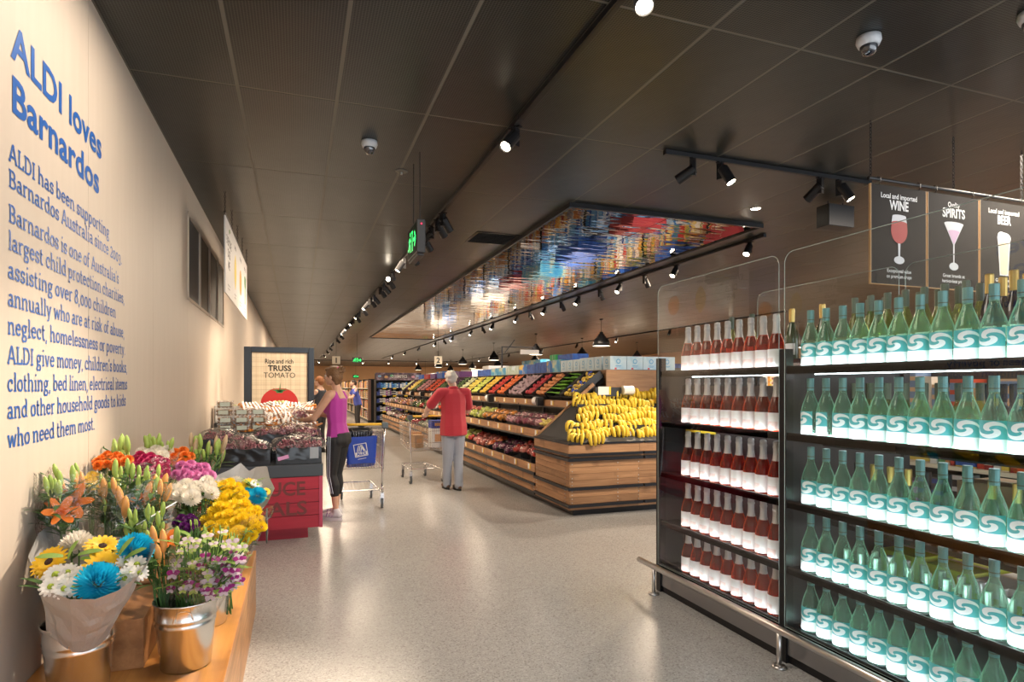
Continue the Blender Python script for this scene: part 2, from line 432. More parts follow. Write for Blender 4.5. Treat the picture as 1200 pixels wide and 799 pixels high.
# ---------------------------------------------------------------- track lights
M['lamp_on'] = pm('lit_lamp_face', (1,1,1), .5, emit=(1,.86,.66), es=28)
M['lamp_off'] = pm('lamp_reflector', (.35,.33,.3), .2, .8)
def track(name, label, p0, p1):
    p0 = Vector(p0); p1 = Vector(p1); d = (p1-p0); ln = d.length; rz = math.atan2(d.y, d.x)
    t = thing(name, label, 'light track', p0, rz)
    MB().box(0,-.018,-.034, ln,.018,0).box(0,-.008,-.036,ln,.008,-.034).build('rail', M['black'], t)
    e = MB().box(-.02,-.021,-.038,.03,.021,.001).mesh('end_cap', M['black']); link('end_cap', e, t); link('end_cap', e, t, (ln-.01, 0, 0))
    c = MB().box(-.05,-.021,-.037,.05,.021,.001).mesh('coupler', M['black_satin'])
    k = 2.0
    while k < ln-.5: link('coupler', c, t, (k,0,0)); k += 3.0
    return t
ZT = CEIL-.006
track('light_track', 'long black lamp track running down the aisle ceiling from the front', (1.475, -1, ZT), (1.475, 42, ZT))
track('light_track', 'black lamp track along the outer edge of the mirrored ceiling panel', (5.50, 6.05, ZT), (5.50, 42, ZT))
track('light_track', 'short crosswise black lamp track above the wine cabinet', (2.80, 4.15, ZT), (4.98, 4.15, ZT))
track('light_track', 'far black lamp track behind the pendant lamps', (11.6, 12, ZT), (11.6, 45.8, ZT))
track('light_track', 'farthest crosswise black track before the orange back wall', (-.5, 46, ZT), (16, 46, ZT))
# spotlight head: stem box, barrel with a lit face (aim -Z of the barrel)
def make_head(on):
    t = thing('track_spotlight', 'x', 'spotlight')
    MB().box(-.022,-.022,-.17,.022,.022,-.03).box(-.016,-.05,-.04,.016,.05,-.03).build('driver_box', M['black'], t)
    bar = MB().lathe([(.040,.085),(.044,.08),(.044,-.075),(.040,-.078),(.036,-.07)], 16, cap=False)
    bar.lathe([(0,.085),(.040,.085)], 16, cap=False)
    b_ = bar.build('barrel', M['black'], t, smooth=False)
    b_.location = (.06, 0, -.15)
    MB().lathe([(0,-.068),(.036,-.068)], 16, cap=False).build('lamp_face', M['lamp_on'] if on else M['lamp_off'], b_)
    return t
heads = {}
def head(loc, aim, label, on=True, group=None, power=0, angle=50):
    """aim = direction the barrel points to"""
    global heads
    first = on not in heads
    h = make_head(on) if first else dup(heads[on])
    if first:
        heads[on] = h
    loc = Vector(loc); h.location = loc; h['label'] = label
    if group: h['group'] = group
    a = Vector(aim).normalized()
    h.rotation_euler = (0, 0, math.atan2(a.y, a.x))
    bar = [c for c in h.children if c.name.startswith('barrel')]
    if not bar: bpy.context.view_layer.update(); bar = [c for c in h.children if c.name.startswith('barrel')]
    tilt = math.atan2(math.hypot(a.x, a.y), -a.z)
    bar[0].rotation_euler = (0, -tilt, 0)
    if power:
        src = loc + Vector((math.cos(h.rotation_euler[2])*.06, math.sin(h.rotation_euler[2])*.06, -.15)) + a*.09
        spot_light('spot_lamp', src, src + a, power, (1.0, .83, .64), angle, .7, .05)
    return h
yl = [2.40, 4.07, 6.94, 8.85, 9.93, 11.05, 12.5, 13.6, 15.5, 17.2, 18.8, 20.5, 22.5, 24.5, 27, 30, 33, 37]
aims = [(-.25,-.35,-1), (-.75,-.25,-1), (-.75,.15,-1), (.9,.2,-1)]
for i, y in enumerate(yl):
    if i == 0: a = (-.2,-.55,-1)
    elif i == 1: a = (-2.05,-1.25,-2.55)
    elif i == 2: a = (-.95,.95,-1.0)
    elif i == 4: a = (-2.1,-2.2,-.62)
    elif i < 5: a = (-.62,-.1,-1)
    else: a = (random.choice([-.8,.9]), random.uniform(-.3,.3), -1)
    head((1.475, y, ZT-.01), a, f'black track spotlight, {ORD[i]} from the front on the long aisle track', True,
         power=(90 if i < 1 else 560 if i < 2 else 300 if i == 2 else 80 if i == 4 else 200) if i < 12 else 0, angle=48 if i == 1 else 62)
for i, y in enumerate([6.35, 6.6, 7.35, 8.25, 10.4, 11.5, 13.0, 14.6, 16.3]):
    head((1.475, y, ZT-.01), (.8, .5, -1), f'unlit black track spotlight, {ORD[i]} unlit one down the long aisle track', False)
for i, y in enumerate([6.3, 7.9, 9.6, 11.3, 13.1, 15.0, 17.1, 19.4, 22.0, 25.0, 28.5, 32.5, 37]):
    head((5.5, y, ZT-.01), (-.75, random.uniform(-.4,.1), -1), f'black spotlight, {ORD[i]} from the cabinet on the track beside the mirror', True,
         power=260 if i < 9 else 0, angle=70)
for i, y in enumerate([8.8, 10.4, 12.2, 14.1, 18.2, 23.5]):
    head((5.5, y, ZT-.01), (.7, .3, -1), f'unlit black spotlight, {ORD[i]} unlit on the track beside the mirror', False)
head((3.05, 4.15, ZT-.01), (-2.6, 3.0, -2.1), 'black spotlight turned away at the left end of the crosswise track', True, power=320, angle=42)
head((3.32, 4.15, ZT-.01), (.25, -.5, -1), 'lit black spotlight second from the left on the crosswise track', True, power=45)
head((4.40, 4.15, ZT-.01), (-.9, 2.6, -2.2), 'black spotlight turned away on the crosswise track above the black box', True, power=320, angle=45)
head((4.62, 4.15, ZT-.01), (.3, -.5, -1), 'lit black spotlight nearest the drinks signs', True, power=30)
for i, y in enumerate([14, 17, 20.5, 24, 28, 33, 39]):
    head((11.6, y, ZT-.01), (-.6, -.3, -1), f'small distant spotlight, {ORD[i]} on the far track behind the pendants', i % 2 == 0)
for i, x in enumerate([.2, 1.5, 2.9, 4.6, 6.5, 8.6, 11]):
    head((x, 46, ZT-.01), (0, -.6, -1), f'tiny far spotlight, {ORD[i]} from the left on the farthest crosswise track', True)
# recessed downlight ring seen as a star above the drinks signs
dl = thing('recessed_downlight', 'small bright recessed downlight in the ceiling left of the drinks signs', 'ceiling light', (4.62, 5.2, CEIL-.004))
MB().lathe([(.045,0),(.055,-.004),(.055,0)], 20).build('trim_ring', M['white'], dl)
MB().lathe([(0,-.006),(.045,-.006)], 20, cap=False).build('lamp_face', M['lamp_on'], dl)
# box speaker
sp_ = thing('ceiling_speaker', 'flat black box hanging under the crosswise lamp track', 'speaker', (5.24, 4.75, CEIL))
MB().box(-.17,-.08,-.27, .17,.08,-.05).build('cabinet', M['black'], sp_, bevel=.005)
for s_ in (-.1, .1): MB().tube([(s_,0,-.06),(s_,0,0)], .006, 5).build('drop_rod', M['black'], sp_)

# ---------------------------------------------------------------- pendants
M['pend_in'] = pm('pendant_inside', (.85,.8,.7), .4, emit=(1,.85,.62), es=6)
def pendant(loc, label):
    t = thing('pendant_lamp', label, 'pendant lamp', loc)
    MB().lathe([(.0,.40),(.05,.40),(.052,.34),(.09,.335),(.095,.29),(.13,.27),(.135,.235),(.19,.20),(.235,.10),(.25,.0),(.246,.0),(.23,.10),(.185,.19),(.12,.23)], 20, cap=False).build('shade', M['black'], t, smooth=True)
    MB().lathe([(0,.004),(.244,.004)], 20, cap=False).build('diffuser', M['pend_in'], t)
    MB().tube([(0,0,.4),(0,0,CEIL-loc[2])], .006, 5).build('cable', M['black'], t)
    MB().lathe([(0,CEIL-loc[2]-.03),(.05,CEIL-loc[2]-.03),(.05,CEIL-loc[2])], 12).build('ceiling_rose', M['black'], t)
    return t
pz = 2.63
p0 = pendant((8.15, 15.3, pz), 'nearest black bell-shaped pendant lamp, above the light-blue cartons')
for i, y in enumerate([20.4, 25.4, 30.7, 36.5, 43]):
    dup(p0, (8.2, y, pz), label=f'black bell-shaped pendant lamp, {ORD[i+1]} in the near row behind the cartons')
for i, (x, y) in enumerate([(10.7, 21.7), (11.0, 27.5), (10.9, 33.0), (10.8, 38.0), (10.8, 44)]):
    dup(p0, (x, y, pz), label=f'smaller-looking black pendant lamp, {ORD[i]} in the far row')
for i, y in enumerate([17.5, 14, 23]):
    dup(p0, (14.0, y, pz), label=f'black pendant lamp seen past the drinks cabinet, {ORD[i]} of three')
for x, y in [(8.15,15.3),(8.2,20.4),(8.2,25.4),(10.7,21.7),(8.2,30.7)]:
    spot_light('pendant_bulb', (x, y, pz+.01), (x, y, 0), 220, (1,.82,.6), 130, .8, .15)

# ---------------------------------------------------------------- cameras, exit signs, numbers, vent
def dome(loc, label):
    t = thing('security_camera', label, 'security camera', loc, scale=.8)
    MB().lathe([(.075,0),(.078,-.03),(.066,-.06),(.058,-.064)], 24).build('housing', pm('camera_grey', (.55,.56,.58), .35), t, smooth=True)
    MB().lathe([(.055,-.06),(.054,-.08),(.045,-.105),(.028,-.122),(0,-.128)], 24, cap=False).build('dome', pm('dark_dome', (.01,.012,.02), .05, spec=.9, coat=1), t, smooth=True)
    return t
dome((2.93, 2.44, CEIL-.004), 'larger grey dome security camera on the ceiling above the wine cabinet')
dome((.53, 4.78, CEIL-.004), 'grey dome security camera on the ceiling left of the exit sign')
dome((3.52, 2.0, CEIL-.004), 'dark dome security camera at the top right corner')
sk = thing('ceiling_sprinkler', 'small round flat fitting on the ceiling above the green exit sign', 'sprinkler', (.87, 5.35, CEIL-.004))
MB().lathe([(0,-.012),(.02,-.012),(.05,-.006),(.055,0)], 20, cap=False).build('plate', M['ceil_grid'], sk)
MB().lathe([(0,-.03),(.012,-.03),(.012,-.01)], 10).build('nozzle', M['steel'], sk)
M['green_lit'] = pm('lit_green', (.02,.5,.1), .4, emit=(.02,.9,.18), es=1.6)
M['green_dark'] = pm('exit_green_field', (.003,.012,.006), .7, spec=.1)
def running_sign(parent, w, h, M4):
    """a running figure, an arrow and a doorway, lit green on a black field"""
    f = MB()
    def r_(x0, y0, x1, y1): f.poly([M4 @ Vector((x, y, 0)) for x, y in ((x0*w,y0*h),(x1*w,y0*h),(x1*w,y1*h),(x0*w,y1*h))])
    def seg(a, b_, t_):
        a = Vector((a[0]*w, a[1]*h)); b_ = Vector((b_[0]*w, b_[1]*h)); d = (b_-a).normalized(); n = Vector((-d.y, d.x))*t_*h
        f.poly([M4 @ Vector((p.x, p.y, 0)) for p in (a-n, b_-n, b_+n, a+n)])
    seg((-.30,.0),(-.22,.2),.07); seg((-.22,.2),(-.36,.1),.045); seg((-.24,.2),(-.12,.05),.045)
    seg((-.30,.0),(-.2,-.12),.05); seg((-.2,-.12),(-.22,-.36),.045); seg((-.30,.0),(-.36,-.2),.05); seg((-.36,-.2),(-.45,-.24),.045)
    r_(-.22,.27,-.15,.42)
    r_(-.06,-.4,-.02,.4); r_(.08,-.4,.12,.4); r_(-.06,.32,.12,.4)
    seg((.18,0),(.42,0),.07); seg((.44,0),(.32,.28),.07); seg((.44,0),(.32,-.28),.07)
    return f.build('running_figure_symbol', M['green_lit'], parent)
ex = thing('exit_sign', 'near black exit sign with lit green running figure, hanging by two cables', 'exit sign', (.94, 5.02, 2.73))
MB().box(-.035,-.22,-.16,.035,.22,.11).box(-.028,-.2,-.18,.028,.2,-.16).build('housing', M['black_satin'], ex, bevel=.008)
MB().box(-.0365,-.2,-.145,-.035,.2,.09).build('sign_face', M['green_dark'], ex)
running_sign(ex, .38, .21, Matrix.Translation((-.0385,0,-.03)) @ Matrix(((0,0,-1,0),(-1,0,0,0),(0,1,0,0),(0,0,0,1))))
MB().ball((0,-.223,.07), .007, 8, 5).build('red_indicator', pm('red_led', (.8,.02,.05), .4, emit=(1,.02,.08), es=2), ex)
for y in (-.16, .12): MB().tube([(0,y,.11),(0,y,.665)], .004, 5).build('cable', M['black'], ex)
def far_exit(loc, w, label):
    e = thing('exit_sign', label, 'exit sign', loc)
    MB().box(-w/2,-.03,-w*.28, w/2,.03,w*.28).build('housing', M['black_satin'], e)
    running_sign(e, w*.95, w*.5, Matrix.Translation((0,-.032,0)) @ Matrix(((1,0,0,0),(0,0,-1,0),(0,1,0,0),(0,0,0,1))))
    MB().tube([(0,0,w*.28),(0,0,CEIL-loc[2])], .006, 5).build('drop_rod', M['black'], e)
far_exit((2.05, 22.5, 2.43), .34, 'small lit green exit sign facing the front, beside aisle number 1')
far_exit((4.15, 46.5, 2.2), .42, 'tiny lit green exit sign before the orange back wall, left of the header')
far_exit((8.9, 44, 2.15), .42, 'tiny lit green exit sign behind the pendant lamps')

def text_mesh(txt, size, bold=0.0, space=1.0, align='LEFT', extrude=0.0, shear=0):
    c = bpy.data.curves.new('lettering', 'FONT'); c.body = txt; c.size = size; c.align_x = align; c.offset = bold; c.space_character = space
    c.extrude = extrude; c.shear = shear; c.resolution_u = 3; c.fill_mode = 'FRONT' if not extrude else 'BOTH'
    o = bpy.data.objects.new('tmp', c); COL.objects.link(o)
    dg = bpy.context.evaluated_depsgraph_get()
    me = bpy.data.meshes.new_from_object(o.evaluated_get(dg)); me.name = 'lettering'
    bpy.data.objects.remove(o); return me
def text(txt, size, mat, parent, loc, rot=(PI/2,0,0), bold=0, space=1, align='CENTER', fit=None, name='lettering'):
    me = text_mesh(txt, size, bold, space, align)
    me.materials.clear(); me.materials.append(mat)
    o = link(name, me, parent, loc, rot)
    if fit:
        xs = [v.co.x for v in me.vertices]; o.scale = (fit/(max(xs)-min(xs)), 1, 1)
    return o
M['ink'] = pm('black_print', (.012,.011,.01), .6)
M['card'] = pm('cream_card', (.78,.72,.58), .6)
for n_, lx, px, dd in (('1', 1.6, 394, 24.0), ('2', 4.8, 513.5, 23.5)):
    p = at(px, 422, dd)
    a = thing('aisle_number_sign', f'cream square sign with aisle number {n_} hanging ' + ('behind the woman' if n_ == '1' else 'above the man'), 'sign', p)
    MB().box(-.155,-.01,-.155,.155,.01,.155).build('board', M['card'], a)
    text(n_, .28, M['ink'], a, (0,-.012,-.1), bold=.008)
    MB().tube([(0,0,.155),(0,0,CEIL-p.z)], .005, 4).build('drop_rod', M['black'], a)
ve = thing('ceiling_vent', 'square black slatted air vent in the ceiling beside the mirrored panel', 'vent', (2.36, 7.4, CEIL-.004))
MB().box(-.28,-.28,-.006,.28,-.25,.0).box(-.28,.25,-.006,.28,.28,0).box(-.28,-.25,-.006,-.25,.25,0).box(.25,-.25,-.006,.28,.25,0).build('frame', M['black'], ve)
sl = MB().box(-.25,-.004,-.012,.25,.022,-.004, Matrix.Rotation(.5, 4, 'X')).mesh('slat', M['black'])
for k in range(9): link('slat', sl, ve, (0, -.23+k*.055, 0))

# ---------------------------------------------------------------- hanging chains and sign boards
def chain(parent, x, y, z0, z1):
    c = MB(); z = z0; k = 0
    while z < z1:
        pts = []
        for j in range(8):
            a = 2*PI*j/8; u, w_ = .008*math.cos(a), .015*math.sin(a)
            pts.append((x+u, y, z+w_) if k % 2 == 0 else (x, y+u, z+w_))
        c.tube(pts, .0025, 4, closed=True); z += .024; k += 1
    return c.build('chain', M['black'], parent)
# drinks signs behind the wine cabinet
SB = thing('sign_rail', 'black horizontal pipe on chains carrying the drinks signs', 'sign rail', (3.86, 3.2, 2.985))
MB().tube([(-.02,0,0),(2.6,0,0)], .012, 8).build('pipe', M['black'], SB)
for x in (0, .85, 1.64): chain(SB, x, 0, .012, CEIL-2.985)
M['board'] = pm('charcoal_board', (.018,.015,.014), .7, spec=.2)
M['edge'] = pm('raw_wood_edge', (.55,.33,.15), .5)
M['print_w'] = pm('white_print', (.78,.78,.78), .6)
M['pale'] = pm('glass_print', (.62,.63,.66), .6)
M['redp'] = pm('red_wine_print', (.42,.035,.035), .6)
M['pinkp'] = pm('pink_print', (.55,.36,.52), .6)
M['beerp'] = pm('beer_print', (.66,.52,.36), .6)
FX = Matrix(((1,0,0,0),(0,0,-1,0),(0,1,0,0),(0,0,0,1)))   # drawing plane x,z facing -Y
def ell(mb, cx, cz, rx, rz, y, a0=0, a1=2*PI, n=28):
    mb.poly([(cx+rx*math.cos(a0+(a1-a0)*k/n), y, cz+rz*math.sin(a0+(a1-a0)*k/n)) for k in range(n+(0 if abs(a1-a0-2*PI) < 1e-6 else 1))])
def drinks_board(i, kind, l1, l2, foot):
    x0 = 3.852 + i*.571
    s_ = thing('hanging_sign', f'black hanging sign with a {kind}', 'sign', (x0+.2785, 3.2, 2.59))
    MB().box(-.273,-.008,-.355,.273,.008,.355).build('board', M['board'], s_)
    MB().box(-.2785,-.009,-.356,-.273,.009,.356).box(.273,-.009,-.356,.2785,.009,.356).box(-.2785,-.009,-.361,.2785,.009,-.356).build('wood_edge', M['edge'], s_)
    for hx in (-.2, .2):
        MB().tube([(hx,0,.345),(hx,-.02,.37),(hx,-.02,.4),(hx,0,.412),(hx,.016,.4)], .003, 5).build('hook', M['black'], s_)
    text(l1, .052, M['print_w'], s_, (0,-.0095,.266), bold=.001, fit=.36 if len(l1) > 10 else .13)
    text(l2, .095, M['print_w'], s_, (0,-.0095,.187), bold=.003, fit={'WINE':.19,'SPIRITS':.245,'BEER':.16}[l2])
    for k, ln in enumerate(foot): text(ln, .036, M['print_w'], s_, (0,-.0095,-.268-.04*k), bold=.0005, fit=[.24,.25][k] if l2 != 'BEER' else .2)
    g = MB(); c_ = MB(); y = -.0095
    if kind.startswith('wine'):
        g.poly([(-.077,y,.06),(.077,y,.06),(.068,y,.11),(-.068,y,.11)]); ell(g, 0, .11, .068, .013, y-.0005)
        c_.mi = 0; pts = [(-.077,y-.0006,.06)] + [(-.082*math.cos(a), y-.0006, .0-.115*math.sin(a)*.85) for a in [PI*k/20 for k in range(21)]] + [(.077,y-.0006,.06)]
        c_.poly(pts); ell(c_, 0, .06, .077, .014, y-.0008)
        g.poly([(-.012,y,-.09),(.012,y,-.09),(.008,y,-.22),(-.008,y,-.22)]); ell(g, 0, -.225, .052, .03, y-.0003)
        c_.build('printed_drink', M['redp'], s_)
    elif kind.startswith('cocktail'):
        g.poly([(-.105,y,.085),(.105,y,.085),(.008,y,-.075),(-.008,y,-.075)]); ell(g, 0, .085, .105, .016, y-.0004)
        c_.poly([(-.062,y-.0006,.025),(.062,y-.0006,.025),(.004,y-.0006,-.07),(-.004,y-.0006,-.07)]); ell(c_, 0, .025, .062, .012, y-.0008)
        g.poly([(-.008,y,-.07),(.008,y,-.07),(.006,y,-.24),(-.006,y,-.24)]); ell(g, 0, -.245, .05, .03, y-.0003)
        c_.build('printed_drink', M['pinkp'], s_)
    else:
        g.poly([(-.075,y,.05),(.075,y,.05),(.05,y,-.245),(-.05,y,-.245)]); ell(g, 0, .05, .08, .045, y-.0003); ell(g, -.03, .07, .045, .03, y-.0004)
        c_.poly([(-.062,y-.0006,.01),(.06,y-.0006,.0),(.042,y-.0006,-.225),(-.042,y-.0006,-.225)]); ell(c_, 0, -.228, .042, .012, y-.0008); ell(c_, 0, .005, .061, .015, y-.0008)
        c_.build('printed_drink', M['beerp'], s_)
    g.build('printed_glass', M['pale'], s_)
    k_, d_ = (.95, .038) if l2 == 'WINE' else (.98, .056) if l2 == 'SPIRITS' else (1.0, .027)
    for ch in s_.children:
        if ch.name.startswith(('printed_glass', 'printed_drink')): ch.location.z = d_; ch.scale.z = k_
drinks_board(0, 'wine glass, reading WINE', 'Local and imported', 'WINE', ['Exceptional value', 'on premium drops'])
drinks_board(1, 'cocktail glass, reading SPIRITS', 'Quality', 'SPIRITS', ['Great brands at', 'hard-to-beat prices'])
drinks_board(2, 'beer glass, reading BEER', 'Local and imported', 'BEER', ['Great range', 'of top beers'])

# fruit sign boards by the left wall, parallel to it (facing +X)
M['signwhite'] = pm('white_sign_board', (.74,.72,.70), .5)
RX = (PI/2, 0, PI/2)
rail2 = thing('sign_rail', 'black rail on chains carrying the four white fruit signs', 'sign rail', (-.662, 6.45, 3.19))
MB().tube([(0,0,0),(0,2.75,0)], .008, 6).build('pipe', M['black'], rail2)
for y in (.03, .7, 1.35, 2.0, 2.7): chain(rail2, 0, y, .01, CEIL-3.19)
def fruit_board(i, desc, top, lines, kind, colr):
    s_ = thing('hanging_sign', f'white hanging sign by the left wall {desc}', 'sign', (-.662, 6.47+.335+i*.672, 2.79))
    MB().box(-.006,-.333,-.375,.006,.333,.375).build('board', M['signwhite'], s_)
    if lines:
        for k, (ln, wd) in enumerate(lines): text(ln, .125, M['ink'], s_, (.0065, .0, .13-k*.115), RX, bold=.002, fit=wd)
        MB().poly([(.0068,-.02,.30),(.0068,.09,.335),(.0068,.13,.305),(.0068,.03,.27)]).poly([(.0068,-.05,.25),(.0068,-.03,.25),(.0068,-.0,.31),(.0068,-.02,.31)]).build('printed_leaf', M['leaf2'], s_)
    if top: text(top, .062, M['ink'], s_, (.0065, 0, .24), RX, bold=.001)
    if kind:
        c_ = MB()
        if kind == 'round': c_.poly([(.0068, .15*math.cos(2*PI*k/32), -.02+.155*math.sin(2*PI*k/32)) for k in range(32)])
        elif kind == 'lemon': c_.poly([(.0068, (.125+.0*k)*math.cos(2*PI*k/32), -.01+(.165+.035*abs(math.sin(2*PI*k/32))**9)*math.sin(2*PI*k/32)) for k in range(32)])
        else: c_.poly([(.0068,-.05,-.2),(.0068,.05,-.2),(.0068,.06,0),(.0068,.13,.06),(.0068,.12,.15),(.0068,0,.18),(.0068,-.12,.15),(.0068,-.13,.06),(.0068,-.06,0)])
        c_.build('printed_fruit', colr, s_)
    if not lines or True: 
        for k in range(2): MB().box(.006,-.1+.02*k,-.27-k*.035,.0068,.1-.02*k,-.26-k*.035).build('small_print', pm('grey_print', (.3,.3,.3), .6), s_)
fruit_board(0, 'with the words EVERYONE DIGS ME', None, [('EVERYONE', .46), ('DIGS', .24), ('ME', .16)], None, None)
fruit_board(1, 'printed with a yellow lemon', 'LEMON', None, 'lemon', pm('lemon_print', (.85,.62,.03), .6))
fruit_board(2, 'printed with an orange', 'ORANGE', None, 'round', pm('orange_print', (.85,.33,.03), .6))
fruit_board(3, 'printed with a green broccoli', 'BROCCOLI', None, 'broc', pm('green_print', (.06,.22,.05), .6))

# ---------------------------------------------------------------- slab-serif lettering for the wall text
SW = .098                       # stem width in em
def A_(cx, cy, rx, ry, a0, a1, n=12): return [(cx+rx*math.cos(R(a0+(a1-a0)*k/n)), cy+ry*math.sin(R(a0+(a1-a0)*k/n))) for k in range(n+1)]
def S_(x, y, h=.085): return [(x-h, y), (x+h, y)]
xh, cp, asc, dsc = .50, .70, .76, -.20
b0, t0 = SW/2, xh-SW/2
lo = SW/2*.8
G = {
 'a': (.50, [A_(.22,.33,.13,.13,150,0)+[(.35,0.05)], A_(.21,.15,.14,.115,80,-280,16), [(.35,.08),(.37,lo),(.46,lo)]]),
 'b': (.54, [[(.11,0),(.11,asc-.04)], [(.03,asc-.04),(.11,asc-.04)], A_(.27,.25,.16,.21,0,360,18)]),
 'c': (.46, [A_(.25,.25,.17,.21,45,315,16), [(.37,.30),(.37,.46)]]),
 'd': (.55, [[(.42,lo),(.42,asc-.04)], [(.33,asc-.04),(.42,asc-.04)], [(.42,lo),(.51,lo)], A_(.25,.25,.17,.21,0,360,18)]),
 'e': (.48, [[(.08,.27),(.40,.27)]+A_(.24,.25,.165,.21,5,320,16)]),
 'f': (.36, [[(.13,0),(.13,.58)]+A_(.24,.60,.11,.12,180,50,8), [(.03,t0),(.29,t0)], S_(.14,lo,.10)]),
 'g': (.50, [A_(.23,.32,.14,.14,0,360,16), [(.33,.43),(.47,t0)], [(.13,.2),(.12,.08),(.34,.04),(.40,-.06),(.33,-.16),(.12,-.17),(.06,-.09),(.15,.03)]]),
 'h': (.58, [[(.12,0),(.12,asc-.04)], [(.03,asc-.04),(.12,asc-.04)], A_(.28,.31,.155,.15,165,0,8)+[(.435,0)], S_(.12,lo), S_(.45,lo)]),
 'i': (.29, [[(.15,0),(.15,t0)], [(.05,t0),(.15,t0)], S_(.15,lo,.10), [(.15,.63),(.15,.72)]]),
 'k': (.56, [[(.12,0),(.12,asc-.04)], [(.03,asc-.04),(.12,asc-.04)], [(.13,.2),(.40,t0)], [(.22,.28),(.43,.02)], S_(.12,lo), S_(.42,lo,.08), S_(.39,t0,.07)]),
 'l': (.29, [[(.15,0),(.15,asc-.04)], [(.05,asc-.04),(.15,asc-.04)], S_(.15,lo,.10)]),
 'm': (.84, [[(.12,0),(.12,t0)], [(.03,t0),(.12,t0)], A_(.26,.31,.14,.15,165,0,8)+[(.40,0)], A_(.55,.31,.14,.15,165,0,8)+[(.69,0)], S_(.12,lo,.07), S_(.41,lo,.065), S_(.71,lo,.075)]),
 'n': (.58, [[(.12,0),(.12,t0)], [(.03,t0),(.12,t0)], A_(.28,.31,.155,.15,165,0,8)+[(.435,0)], S_(.12,lo), S_(.45,lo)]),
 'o': (.50, [A_(.25,.25,.175,.21,0,360,20)]),
 'p': (.54, [[(.11,dsc),(.11,t0)], [(.02,t0),(.11,t0)], A_(.27,.25,.16,.21,0,360,18), S_(.12,dsc+.03)]),
 'r': (.40, [[(.12,0),(.12,t0)], [(.03,t0),(.12,t0)], A_(.28,.31,.155,.15,165,60,6), S_(.13,lo,.10)]),
 's': (.42, [A_(.21,.355,.12,.11,40,230,10)+A_(.21,.145,.13,.11,50,-140,10), [(.33,.35),(.33,.46)], [(.08,.05),(.08,.16)]]),
 't': (.35, [[(.13,.64),(.13,.16)]+A_(.23,.15,.10,.12,180,300,8), [(.03,t0),(.29,t0)]]),
 'u': (.57, [[(.12,t0),(.12,.19)]+A_(.27,.18,.15,.14,180,340,8), [(.42,t0),(.42,lo),(.51,lo)], [(.03,t0),(.12,t0)], [(.34,t0),(.42,t0)]]),
 'v': (.50, [[(.10,t0),(.25,.02),(.40,t0)], S_(.09,t0,.07), S_(.41,t0,.07)]),
 'w': (.74, [[(.10,t0),(.22,.02),(.37,.44),(.52,.02),(.64,t0)], S_(.09,t0,.07), S_(.65,t0,.07)]),
 'y': (.50, [[(.10,t0),(.25,.04)], [(.41,t0),(.20,-.14),(.08,-.16)], S_(.09,t0,.07), S_(.42,t0,.07)]),
 'A': (.66, [[(.08,0),(.31,cp-.02),(.35,cp-.02),(.58,0)], [(.17,.22),(.49,.22)], S_(.09,lo,.08), S_(.57,lo,.08)]),
 'L': (.52, [[(.14,lo),(.14,cp-.04)], S_(.14,cp-.04,.10), [(.04,lo),(.47,lo),(.47,.2)]]),
 'D': (.64, [[(.14,lo),(.14,cp-.04)], [(.04,cp-.04),(.28,cp-.04)]+A_(.28,.35,.28,.31,90,-90,12)+[(.04,lo)]]),
 'I': (.30, [[(.15,lo),(.15,cp-.04)], S_(.15,lo,.11), S_(.15,cp-.04,.11)]),
 'B': (.60, [[(.14,lo),(.14,cp-.04)], [(.04,cp-.04),(.30,cp-.04)]+A_(.31,.515,.15,.145,90,-90,10)+[(.14,.37)], [(.31,.37)]+A_(.32,.20,.19,.165,90,-90,10)+[(.04,lo)]]),
 '2': (.48, [A_(.23,.46,.15,.16,160,0,8)+[(.36,.36),(.09,.06),(.09,lo),(.41,lo),(.41,.14)]]),
 '0': (.50, [A_(.25,.27,.165,.24,0,360,20)]),
 '3': (.47, [A_(.22,.36,.14,.13,150,-80,9), A_(.22,.06,.16,.17,90,-140,10)]),
 '8': (.50, [A_(.25,.53,.135,.13,0,360,16), A_(.25,.20,.165,.17,0,360,16)]),
 ',': (.22, [[(.12,.05),(.07,-.12)]]), '.': (.22, [[(.11,0),(.11,.09)]]), "'": (.18, [[(.10,.72),(.08,.55)]]), ' ': (.22, []),
}
def slab_line(txt, capw, y0, y1, z, parent):
    """one line of wall text from y0 to y1, its baseline at z; one part for each word"""
    W = sum(G[c][0] for c in txt); sx = (y1-y0)/W; sz = capw/cp
    x = 0; tw = SW/2; k = 0
    for word in txt.split(' '):
        mb = MB()
        for c in word:
            adv, strokes = G[c]
            for st in strokes:
                for i in range(len(st)-1):
                    a = Vector(st[i]); b_ = Vector(st[i+1]); d = b_-a
                    if d.length < 1e-5: continue
                    u = d.normalized(); n = Vector((-u.y, u.x))*(tw*(1.0 if abs(u.y) > .5 else .78))
                    e = u*(.012 if len(st) > 2 else 0)
                    k += 1; zz = WX+.0016+(k % 5)*.0001
                    mb.poly([(zz, y0+(x+p.x)*sx, z+p.y*sz) for p in (a-e-n, b_+e-n, b_+e+n, a-e+n)])
            x += adv
        mb.build('printed_word', M['blue_vinyl'], parent, kind='stuff')
        x += G[' '][0]
wt = thing('wall_lettering', 'blue lettering on the cream wall, big headline over eleven lines of text', 'wall text', (0, 0, 0))
def ypx(px): return (716.1/(348-px)+.32)/.9419
for txt, px0, px1, zb in (('ALDI loves', 12, 118.5, 1.1695), ('Barnardos', 14.0, 115.6, .9786)):
    y0, y1 = ypx(px0), ypx(px1)
    me = text_mesh(txt, .178, .0042, 1.03, 'LEFT'); me.materials.clear(); me.materials.append(M['blue_vinyl'])
    xs = [v.co.x for v in me.vertices]; s_ = (y1-y0)/(max(xs)-min(xs))
    link('headline_words', me, wt, (WX+.002, y0-min(xs)*s_, 1.5+zb), RX, (s_, 1.02, 1), kind='stuff')
